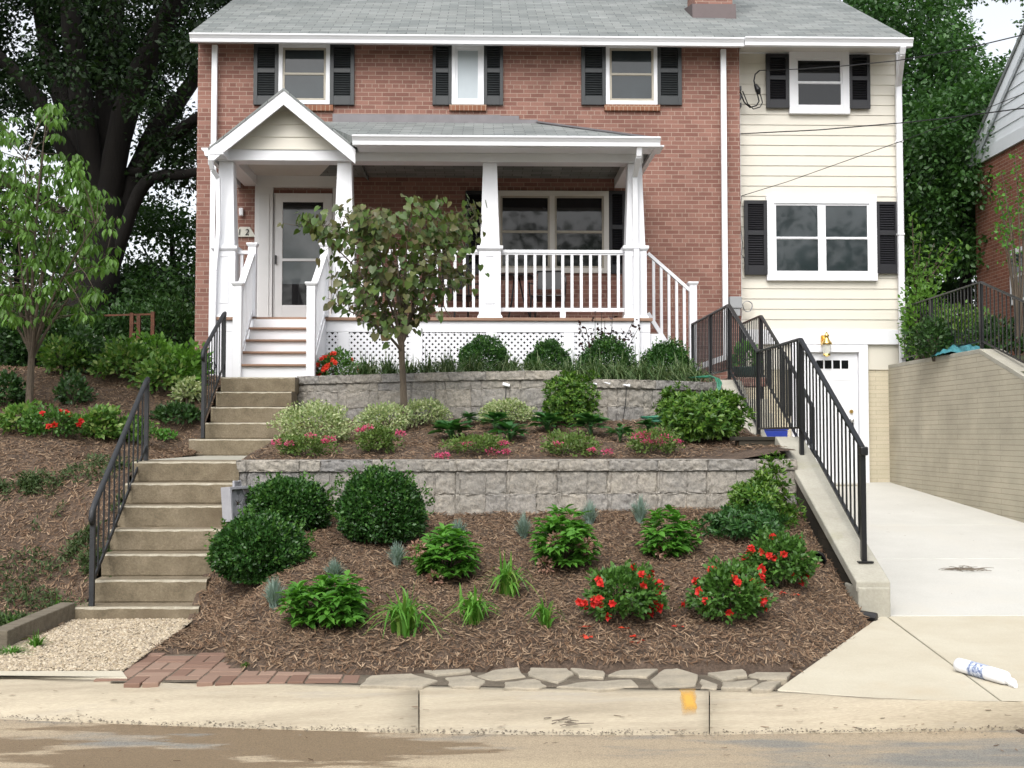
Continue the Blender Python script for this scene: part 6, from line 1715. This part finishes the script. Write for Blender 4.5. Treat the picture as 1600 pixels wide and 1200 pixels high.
def twigs(c, lx, ly, n, seed, name, lab, cat, r=.004):
    rng = np.random.default_rng(seed); mb = MB()
    for _ in range(n):
        p = Vector((c.x + rng.normal() * lx, c.y + rng.normal() * ly, c.z + .005 + abs(rng.normal()) * .012)); a = rng.normal() * .5; l = rng.uniform(.04, .16); e = p + Vector((math.cos(a) * l, math.sin(a) * l, rng.normal() * .008)); mb.tube([p, p.lerp(e, .5) + Vector((0, rng.normal() * .008, .004)), e], [r, r, r * .6], 4)
    tag(mb.build(name, M['palebark'], None, origin=c), lab, cat)
y_ = 10.2; c = onz(1500, 903, .075); c.z = float(z_drive(c.y)); twigs(c, .10, .035, 46, 3, 'twig_pile', 'small heap of dry twigs swept together on the driveway slab', 'twigs', .0028)
c = kerb_pt(872, .88); twigs(c + Vector((0, 0, .004)), .05, .02, 9, 4, 'fallen_twig', 'dry twig lying in the gutter below the flagstones', 'twig', .003)

# grit gathered along the gutter line
rng = np.random.default_rng(13); P = []
for _ in range(1500):
    px = rng.uniform(-60, 1660); q = kerb_pt(px, min(1.0, rng.normal(.985, .03))); P.append([q.x, q.y - abs(rng.normal()) * .05 + .02, max(q.z, -.203) + .003])
o = leaves('gutter_grit', P, rdir(len(P), rng) * np.array([1, 1, .2]), np.array([[0, 0, 1.0]] * len(P)), rng.uniform(.004, .013, len(P)), M['grit'], None, T_PEB); tag(o, kind='stuff')
for i, (px, py, w, lab) in enumerate(((10, 1020, 60, 'short grass tuft between timber and gravel near the kerb'), (50, 1008, 50, 'short grass tuft at the end of the timber beside the gravel'), (385, 1040, 22, 'tiny grass sprig at the edge of the brick paving'), (205, 1040, 20, 'tiny weed where gravel meets the brick paving'))):
    tuft(px, py - 14, py, w, 990 + i, lab, 'grass_tuft', 'grass tuft', 'grass', 46, .007, 'grass tufts by the timber', .7, 6.8)
# ------------------------------------------------------------------ trees
def pip(P, poly):
    x, y = P[:, 0], P[:, 1]; r = np.zeros(len(P), bool); n = len(poly)
    for i in range(n):
        (x1, y1), (x2, y2) = poly[i], poly[(i + 1) % n]
        if y1 == y2: continue
        c = ((y1 > y) != (y2 > y)) & (x < (x2 - x1) * (y - y1) / (y2 - y1) + x1); r ^= c
    return r


def fill_outline(poly, n, rng):
    p = np.array(poly); lo, hi = p.min(0), p.max(0); out = np.zeros((0, 2))
    while len(out) < n:
        q = rng.uniform(lo, hi, (n * 2, 2)); out = np.r_[out, q[pip(q, poly)]]
    return out[:n]


def curve(a, b, c, n=7):
    a, b, c = Vector(a), Vector(b), Vector(c); return [a * (1 - t) ** 2 + b * 2 * t * (1 - t) + c * t * t for t in np.linspace(0, 1, n)]


# small bronze-green tree in the middle bed
rng = np.random.default_rng(61)
b = ground(632, 674, 10.4, 13.5); YT = b.y
tr = plant('redbud_tree', 'small tree with heart-shaped green and bronze leaves in the middle bed', 'tree', b)
mb = MB(); fk = at(627, 535, YT)
mb.tube([b - Vector((0, 0, .1)), at(632, 660, YT), at(630, 600, YT), at(628, 565, YT), fk], [.052, .045, .036, .034, .034], 9)
limbs = []
for tx, ty in ((560, 440), (590, 400), (615, 360), (645, 380), (690, 430), (665, 335), (535, 352), (475, 348), (715, 345), (742, 335), (570, 345), (600, 340), (690, 320), (725, 435), (530, 480), (650, 430), (640, 340), (625, 420)):
    e = at(tx, ty, YT + rng.uniform(-.5, .55)); m = fk.lerp(e, .5) + Vector(((fk.x - e.x) * .22, rng.normal() * .06, (e.z - fk.z) * .12 - .02)); c = curve(fk + Vector((rng.normal() * .01, rng.normal() * .01, -rng.uniform(0, .12))), m, e, 9); limbs.append(c)
    mb.tube(c, list(np.linspace(.017, .004, 9)), 6, False)
out_ = [(437, 345), (470, 333), (520, 328), (545, 318), (600, 325), (625, 316), (640, 305), (672, 300), (700, 318), (725, 312), (757, 322), (752, 370), (735, 395), (718, 404), (740, 418), (752, 436), (722, 452), (695, 470), (692, 500), (662, 492), (640, 520), (600, 522), (565, 502), (548, 482), (510, 500), (508, 462), (540, 440), (518, 420), (500, 390), (480, 357), (440, 352)]
Q = fill_outline(out_, 325, rng); pts = np.array([q for c in limbs for q in c]); P, D, Nn = [], [], []
cx_ = np.array([at(625, 420, YT).x, YT])
for qx, qy in Q:
    dep = .75 * math.sqrt(max(.08, 1 - ((qx - 620) / 190) ** 2)); e = np.array(at(qx, qy, YT + rng.uniform(-dep, dep)))
    j = np.argmin(((pts - e) ** 2).sum(1) + .15 * (pts[:, 2] > e[2])); s_ = pts[j]; mb.tube([s_, (s_ + e) / 2 + [0, 0, .03], e], [.005, .004, .0025], 4, False)
    for k in range(rng.integers(4, 8)):
        t = rng.uniform(.35, 1.08); p = s_ + (e - s_) * t + .05 * rng.normal(size=3); o_ = np.array([p[0] - cx_[0], p[1] - cx_[1], 0]); o_ /= max(np.linalg.norm(o_), .1)
        P.append(p); D.append(np.array([0, 0, -1.0]) + .5 * o_ + .4 * rng.normal(size=3)); Nn.append(o_ * .9 + np.array([0, -.3, .35]) + .5 * rng.normal(size=3))
for tx, ty in ((505, 0), (560, 0), (1590, 0)): pass
mb.build('trunk', M['bark'], tr); leaves('crown', P, D, Nn, rng.uniform(.055, .105, len(P)), L['redbud'], tr, T_HEART)

# slim drooping-leaved tree on the bank
rng = np.random.default_rng(62); b = ground(45, 640, 9, 16); YK = b.y
tr = plant('dogwood_tree', 'slim young tree with drooping bright green leaves on the mulch bank', 'tree', b)
mb = MB(); fk = at(50, 545, YK); mb.tube([b - Vector((0, 0, .1)), at(46, 620, YK), at(48, 580, YK), fk], [.048, .042, .037, .035], 9); limbs = []
for tx, ty in ((0, 400), (20, 300), (40, 250), (75, 170), (68, 240), (90, 300), (120, 330), (150, 350), (120, 420), (165, 400), (-40, 330), (-60, 420), (80, 380), (40, 420)):
    e = at(tx, ty, YK + rng.uniform(-.7, .7)); m = fk.lerp(e, .45) + Vector(((fk.x - e.x) * .18, rng.normal() * .08, 0)); c = curve(fk - Vector((0, 0, rng.uniform(0, .15))), m, e, 9); limbs.append(c); mb.tube(c, list(np.linspace(.022, .005, 9)), 6, False)
out_ = [(-60, 215), (5, 175), (25, 180), (35, 225), (62, 235), (62, 165), (88, 160), (98, 185), (92, 235), (135, 245), (142, 285), (180, 305), (190, 345), (198, 372), (172, 400), (182, 425), (150, 440), (160, 480), (138, 512), (105, 492), (60, 508), (0, 500), (-80, 500), (-150, 400), (-120, 280)]
Q = fill_outline(out_, 500, rng); pts = np.array([q for c in limbs for q in c]); P, D, Nn = [], [], []
for qx, qy in Q:
    dep = 1.05 * math.sqrt(max(.1, 1 - ((qx - 30) / 190) ** 2)); e = np.array(at(qx, qy, YK + rng.uniform(-dep, dep))); j = np.argmin(((pts - e) ** 2).sum(1) + .2 * (pts[:, 2] > e[2])); s_ = pts[j]
    if rng.random() < .55: mb.tube([s_, (s_ + e) / 2 + [0, 0, .04], e], [.005, .004, .002], 4, False)
    k = rng.integers(8, 13); a0 = rng.uniform(0, 6.28)
    for i in range(k):
        a = a0 + 6.28 * i / k + rng.normal() * .2; h_ = np.array([math.cos(a), math.sin(a), 0]); q = rng.uniform(.3, .9)
        P.append(e + h_ * .04 + .015 * rng.normal(size=3)); D.append(h_ * q + np.array([0, 0, -.75])); Nn.append(h_ + np.array([0, 0, .45]))
mb.build('trunk', M['bark'], tr); leaves('crown', P, D, Nn, rng.uniform(.06, .125, len(P)), L['dogwood'], tr, (T_BIG[0] * np.array([.78, 1, 1.3]), T_BIG[1]))


def crown(name, th, C, rad, per, size, mat, seed, flat=.7, T=T_LEAF):
    rng = np.random.default_rng(seed); K = len(C); rr = rad * rng.uniform(.6, 1.25, K); d = rdir(K * per, rng) * np.array([1, 1, flat]) * (rng.uniform(0, 1, (K * per, 1)) ** .45)
    P = np.repeat(C, per, 0) + d * np.repeat(rr, per)[:, None]; D = d + np.array([0, 0, -.25]) + .8 * rng.normal(size=d.shape) * .6; Nn = np.array([0, 0, 1.0]) + .7 * rng.normal(size=d.shape)
    return leaves(name, P, D, Nn, rng.uniform(size * .65, size * 1.3, len(P)), L[mat], th, T)


def px_clumps(poly, n, y0, y1, rng, holes=()):
    Q = fill_outline(poly, n, rng); Yv = rng.uniform(y0, y1, n); keep = np.ones(n, bool)
    for hx, hy, rx, ry in holes: keep &= ((Q[:, 0] - hx) / rx) ** 2 + ((Q[:, 1] - hy) / ry) ** 2 > 1
    return np.array([at(a, b_, y) for (a, b_), y in zip(Q[keep], Yv[keep])])


# great oak behind the left side of the house
rng = np.random.default_rng(63); YO = 24.0; b = at(128, 575, YO); b.z = float(z_bank(b.x, YO)) - .1
oak = plant('oak_tree', 'huge dark oak with spreading limbs towering behind the house corner', 'tree', b); mb = MB()
def limb(pts, r0, r1, n=9): 
    q = [at(a, c_, y) for a, c_, y in pts]; o_ = []
    for i in range(len(q) - 1):
        p0, p1, p2, p3 = q[max(i - 1, 0)], q[i], q[i + 1], q[min(i + 2, len(q) - 1)]
        for t in (0, .25, .5, .75): o_.append(.5 * ((2 * p1) + (p2 - p0) * t + (2 * p0 - 5 * p1 + 4 * p2 - p3) * t * t + (3 * p1 - p0 - 3 * p2 + p3) * t ** 3))
    o_.append(q[-1]); k = len(o_); mb.tube(o_, list(np.linspace(r0, r1, k) * .86 * (1 + .07 * np.sin(np.arange(k) * 1.9))), n)
limb([(122, 585, 24), (136, 500, 24), (152, 430, 24), (165, 360, 24), (160, 300, 24)], .55, .48, 14)
limb([(160, 345, 24), (128, 240, 24.2), (92, 130, 24.5), (72, 60, 25), (52, -80, 25.5)], .32, .20); limb([(155, 320, 24), (128, 160, 23.6), (112, 40, 23.2), (100, -120, 23)], .30, .2)
limb([(163, 320, 24), (165, 200, 24.3), (172, 90, 24.6), (185, -100, 25)], .38, .25); limb([(165, 330, 24), (195, 180, 23.7), (235, 80, 23.4), (290, -30, 23), (340, -140, 22.6)], .34, .18)
limb([(172, 380, 24), (205, 290, 24.2), (243, 205, 24.4), (285, 150, 24.7), (345, 60, 25)], .30, .16); limb([(160, 440, 24), (190, 370, 23.8), (228, 285, 23.5), (290, 272, 23.2), (350, 262, 23)], .20, .09)
limb([(200, 270, 24.1), (228, 266, 23.9)], .13, .12); limb([(158, 330, 24), (100, 230, 23.5), (40, 130, 23), (-60, 40, 22.5)], .24, .12); limb([(205, 290, 24.2), (240, 240, 24), (300, 190, 23.6), (360, 150, 23)], .2, .1); limb([(150, 380, 24), (80, 320, 23.2), (0, 280, 22.5), (-100, 250, 22)], .16, .07)
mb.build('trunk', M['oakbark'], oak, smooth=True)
holes = ((200, 225, 66, 52), (232, 262, 60, 44), (290, 318, 48, 40), (32, 45, 30, 52), (10, 225, 46, 50), (75, 140, 24, 30), (295, 145, 36, 40), (140, 170, 20, 20))
C = np.r_[px_clumps([(-220, -600), (420, -600), (420, 60), (330, 150), (310, 260), (260, 330), (215, 300), (150, 250), (60, 250), (-40, 300), (-220, 340)], 2300, 23.9, 31, rng, holes), px_clumps([(-120, -60), (330, -60), (330, 120), (250, 190), (120, 180), (-120, 260)], 60, 20.5, 23.2, rng, holes), px_clumps([(225, 215), (310, 190), (330, 300), (255, 290)], 14, 23, 25, rng)]
C = np.r_[C, np.stack([rng.uniform(-19, -4.8, 520), rng.uniform(18, 24, 520), np.zeros(520)], 1)]; k_ = C[:, 2] == 0; C[k_, 2] = 2.4 + C[k_, 1] * .378 + rng.uniform(0, 5.5, k_.sum())  # unseen canopy clumps, added overhead to shade the trunk and limbs
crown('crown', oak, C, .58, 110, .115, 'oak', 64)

# trees filling the gap left of the house
def bgtree(name, lab, px, Yt, top_px, poly, n, per, size, mat, seed, rad=.6, trunk=.2, holes=(), dy=2.5, forks=()):
    rng = np.random.default_rng(seed); b = at(px, 560, Yt); b.z = float(z_bank(min(b.x, -5), Yt)) - .1 if b.x < 0 else 2.4
    th = plant(name, lab, 'tree', b, 'trees behind the houses'); mb2 = MB(); t = at(px + 6, top_px, Yt); mb2.tube([b, b.lerp(t, .5) + Vector((.1, 0, 0)), t], [trunk, trunk * .75, trunk * .3], 8)
    for fx_, fy_ in forks:
        e = at(fx_, fy_, Yt + rng.uniform(-1, 1)); s_ = b.lerp(t, rng.uniform(.35, .8)); mb2.tube(curve(s_, s_.lerp(e, .5) + Vector((0, 0, -.2)), e, 6), list(np.linspace(trunk * .45, trunk * .12, 6)), 6)
    mb2.build('trunk', M['oakbark'], th); C = px_clumps(poly, n, Yt - dy, Yt + dy, rng, holes); crown('crown', th, C, rad, per, size, mat, seed + 1); return th
bgtree('background_tree', 'loose mid green tree between the oak and the house corner', 262, 30, 330, [(190, 330), (250, 300), (300, 330), (335, 300), (335, 560), (180, 560), (170, 420)], 170, 70, .13, 'midgreen', 71, .75, .14, ((230, 390, 22, 24), (265, 410, 18, 12), (205, 400, 14, 22), (290, 322, 20, 12)), forks=((220, 380), (300, 360), (250, 400)))
bgtree('background_tree', 'dark evergreen tree low behind the trellis posts', 225, 25.5, 430, [(150, 440), (215, 415), (300, 430), (330, 470), (330, 580), (140, 580)], 150, 90, .12, 'darkshrub', 72, .6, .12)
bgtree('background_tree', 'dark tree behind the crown of the slim dogwood', 20, 27, 330, [(-250, 300), (-60, 260), (60, 330), (150, 400), (170, 600), (-250, 600)], 260, 70, .15, 'midgreen', 73, .8, .16)
# shaded hedge of shrubs along the back of the bank
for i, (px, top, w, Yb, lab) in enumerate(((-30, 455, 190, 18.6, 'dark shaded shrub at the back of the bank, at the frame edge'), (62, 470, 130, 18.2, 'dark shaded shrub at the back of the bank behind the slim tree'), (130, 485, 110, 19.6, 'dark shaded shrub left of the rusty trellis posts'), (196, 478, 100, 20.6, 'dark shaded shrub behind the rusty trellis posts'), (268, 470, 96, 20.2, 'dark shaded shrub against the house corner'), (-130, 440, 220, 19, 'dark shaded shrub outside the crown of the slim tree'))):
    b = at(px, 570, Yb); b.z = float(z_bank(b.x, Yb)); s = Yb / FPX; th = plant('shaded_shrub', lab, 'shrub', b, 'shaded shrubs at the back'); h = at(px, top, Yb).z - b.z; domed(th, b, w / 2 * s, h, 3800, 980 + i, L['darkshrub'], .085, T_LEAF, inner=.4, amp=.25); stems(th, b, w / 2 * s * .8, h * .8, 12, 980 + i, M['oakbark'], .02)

# right side: woodland trees behind the wing and the neighbour
hR = ((1560, 30, 46, 40), (1500, 18, 24, 16), (1545, 75, 24, 16), (1478, 118, 7, 6), (1445, 38, 6, 5), (1600, 80, 30, 40), (1530, 60, 18, 10), (1514, 128, 5, 5))
bgtree('background_tree', 'tall broad-leaved tree rising behind the cream wing of the house', 1440, 27, 60, [(1310, -80), (1450, -60), (1500, 40), (1525, 110), (1535, 200), (1545, 330), (1530, 380), (1400, 400), (1360, 200)], 430, 85, .13, 'bgright', 81, .6, .2, hR, 2.2, ((1390, 60), (1480, 150), (1420, 200)))
bgtree('background_tree', 'airy tree with sky showing through, beyond the neighbour gable', 1600, 33, 240, [(1440, -60), (1660, -60), (1660, 110), (1560, 200), (1520, 220), (1490, 60)], 140, 55, .14, 'bgright', 82, .55, .2, hR, 2, ((1500, 60), (1630, 120)))
bgtree('background_tree', 'dense round tree standing between cream wing and neighbour house', 1500, 24, 200, [(1415, 190), (1480, 150), (1545, 130), (1620, 90), (1650, 300), (1540, 420), (1410, 400)], 300, 85, .12, 'bgright', 83, .5, .16, ((1560, 60, 40, 40),), 1.6)
bgtree('background_tree', 'shaded tree low in the gap between the two houses', 1475, 29, 330, [(1390, 300), (1560, 290), (1570, 560), (1390, 560)], 190, 80, .15, 'darkshrub', 84, .7, .15)
# bright branches beside the wing and bushes behind the top rail
rng = np.random.default_rng(90); b = at(1432, 545, 19.6); b.z = 2.5; ys_ = plant('understorey_tree', 'young tree with bright yellow green leaves beside the cream wing', 'tree', b); mb = MB(); fk = at(1430, 470, 19.6); mb.tube([b, fk], [.05, .035], 7); P, D, Nn = [], [], []
for tx, ty in ((1425, 335), (1440, 362), (1460, 380), (1485, 378), (1494, 385), (1470, 405), (1450, 410), (1430, 400), (1480, 415), (1440, 440), (1425, 430), (1435, 455)):
    e = at(tx, ty, 19.6 + rng.uniform(-.4, .4)); c = curve(fk, fk.lerp(e, .5) + Vector((0, 0, .12)), e, 7); mb.tube(c, list(np.linspace(.02, .005, 7)), 5, False)
    for k in range(34): t = rng.uniform(.4, 1.05); p = np.array(fk.lerp(e, t)) + .09 * rng.normal(size=3); P.append(p); D.append(rng.normal(size=3) * .6 + np.array([0, -.2, -.4])); Nn.append(np.array([0, -.4, .9]) + .4 * rng.normal(size=3))
mb.build('trunk', M['bark'], ys_); leaves('crown', P, D, Nn, rng.uniform(.07, .13, len(P)), L['light'], ys_, T_BIG)
for i, (px, top, bot, w, Yb, mat, lab, n) in enumerate(((1445, 440, 545, 80, 17.6, 'light', 'yellow green bush behind the start of the top guard rail', 1500), (1500, 475, 545, 110, 17.2, 'shrubmix', 'green bush behind the middle of the top guard rail', 2200), (1560, 500, 560, 90, 16.2, 'darkshrub', 'dark bush below the neighbour brick wall', 1500), (1460, 500, 550, 70, 16.4, 'darkshrub', 'dark low bush behind the top guard rail next to the downspout', 1300))):
    b = at(px, bot, Yb); b.z = 2.48; s = Yb / FPX; th = plant('yard_bush', lab, 'shrub', b, 'bushes in the side yard'); h = at(px, top, Yb).z - b.z; domed(th, b, w / 2 * s, h, n, 1000 + i, L[mat], .07, T_LEAF, inner=.35, amp=.25); stems(th, b, w / 2 * s * .8, h * .85, 10, 1000 + i, M['bark'], .008)
rng = np.random.default_rng(91); b = at(1590, 520, 16); b.z = 2.5; yt = plant('yard_sapling', 'thin leafy sapling in front of the neighbour brick wall', 'tree', b); mb = MB(); P, D = [], []
for tx, ty in ((1555, 285), (1565, 270), (1585, 240), (1600, 225), (1575, 320), (1560, 350), (1595, 290), (1610, 330), (1580, 380), (1560, 305), (1620, 260)):
    e = at(tx, ty, 16 + rng.uniform(-.5, .5)); c = curve(b, b.lerp(e, .6) + Vector((.1, 0, .2)), e, 7); mb.tube(c, list(np.linspace(.018, .004, 7)), 5, False)
    for k in range(38): t = rng.uniform(.62, 1.03); i_ = min(int(t * 6), 5); p = np.array(c[i_].lerp(c[i_ + 1], min(t * 6 - i_, 1))) + .08 * rng.normal(size=3); P.append(p); D.append(rng.normal(size=3) + np.array([0, 0, -.3]))
mb.build('trunk', M['bark'], yt); leaves('crown', P, D, rdir(len(P), rng) + np.array([0, 0, .8]), rng.uniform(.05, .09, len(P)), L['hydrangea'], yt)

# far woodland closing the horizon behind the gardens
rng = np.random.default_rng(95); n = 420; X = np.r_[rng.uniform(-45, -7, n // 2), rng.uniform(9, 50, n // 2)]; Yv = rng.uniform(42, 52, n); C = np.stack([X, Yv, 2.5 + rng.uniform(0, 1, n) ** 1.2 * 4.6], 1)
o = crown('woodland', None, C, 1.6, 55, .34, 'darkshrub', 96); tag(o, kind='stuff')
# trees across the street, mirrored in the windows
def streettree(x, y, h, seed, lab):
    rng = np.random.default_rng(seed); th = plant('street_tree', lab, 'tree', (x, y, -.3), 'trees across the street'); MB().tube([(x, y, -.4), (x + .1, y, h * .3), (x, y, h * .7)], [.25, .2, .08], 8).build('trunk', M['bark'], th)
    C = rdir(110, rng) * np.array([5.2, 3.4, h * .36]) * rng.uniform(.3, 1, (110, 1)) + np.array([x, y, h * .62]); crown('crown', th, C, 1.1, 50, .4, 'bgright', seed + 1)
streettree(-15, -22, 11.5, 201, 'tall street tree across the road facing the entry side'); streettree(-4, -26, 13, 211, 'tallest street tree across the road facing the porch'); streettree(7, -23, 12, 221, 'street tree across the road facing the cream wing'); streettree(17, -22, 11, 231, 'street tree across the road facing the driveway')
rng = np.random.default_rng(97); n = 460; X = rng.uniform(-60, 60, n); C = np.stack([X, rng.uniform(-52, -44, n), rng.uniform(0, 1, n) ** .8 * 17], 1)  # unseen woodland added behind the camera to darken the window reflections
o = crown('woodland', None, C, 2.0, 40, .6, 'darkshrub', 98); tag(o, kind='stuff')
# ------------------------------------------------------------------ light, camera
w = bpy.data.worlds.new('World'); scene.world = w; w.use_nodes = True
nt = w.node_tree; nt.nodes.clear()
SUN_EL, SUN_AZ = math.radians(48), math.radians(197)      # azimuth from +Y clockwise: behind the camera
sky = nt.nodes.new('ShaderNodeTexSky'); sky.sky_type = 'NISHITA'; sky.sun_disc = False
sky.sun_elevation = SUN_EL; sky.sun_rotation = SUN_AZ; sky.air_density = 1.0; sky.dust_density = 4.0; sky.ozone_density = 1.0
hs = nt.nodes.new('ShaderNodeHueSaturation'); hs.inputs['Saturation'].default_value = .22; hs.inputs['Value'].default_value = 1.9
bg = nt.nodes.new('ShaderNodeBackground'); bg.inputs['Strength'].default_value = .15
wo = nt.nodes.new('ShaderNodeOutputWorld')
nt.links.new(sky.outputs[0], hs.inputs['Color']); nt.links.new(hs.outputs[0], bg.inputs[0]); nt.links.new(bg.outputs[0], wo.inputs[0])
ld = bpy.data.lights.new('sun', 'SUN'); ld.energy = 1.05; ld.angle = math.radians(38); ld.color = (1, .96, .9)
lo = bpy.data.objects.new('sun', ld); COL.objects.link(lo)
sd_ = Vector((math.sin(SUN_AZ) * math.cos(SUN_EL), math.cos(SUN_AZ) * math.cos(SUN_EL), math.sin(SUN_EL)))
lo.rotation_euler = sd_.to_track_quat('Z', 'Y').to_euler(); lo.location = sd_ * 50

cd = bpy.data.cameras.new('camera'); co = bpy.data.objects.new('camera', cd); COL.objects.link(co)
cd.sensor_fit = 'HORIZONTAL'; cd.sensor_width = 36; cd.lens = 36 * FPX / 1600; cd.clip_start = .1; cd.clip_end = 2000
mw = Matrix((C_R, C_U, -C_F)).transposed().to_4x4(); mw.translation = (0, 0, EYE); co.matrix_world = mw
scene.camera = co
vs = scene.view_settings; vs.view_transform = 'Standard'; vs.look = 'None'; vs.exposure = .06; vs.gamma = 1
scene.cycles.max_bounces = 8; scene.cycles.diffuse_bounces = 3; scene.cycles.glossy_bounces = 3; scene.cycles.transmission_bounces = 3; scene.cycles.transparent_max_bounces = 6
scene.cycles.use_denoising = True
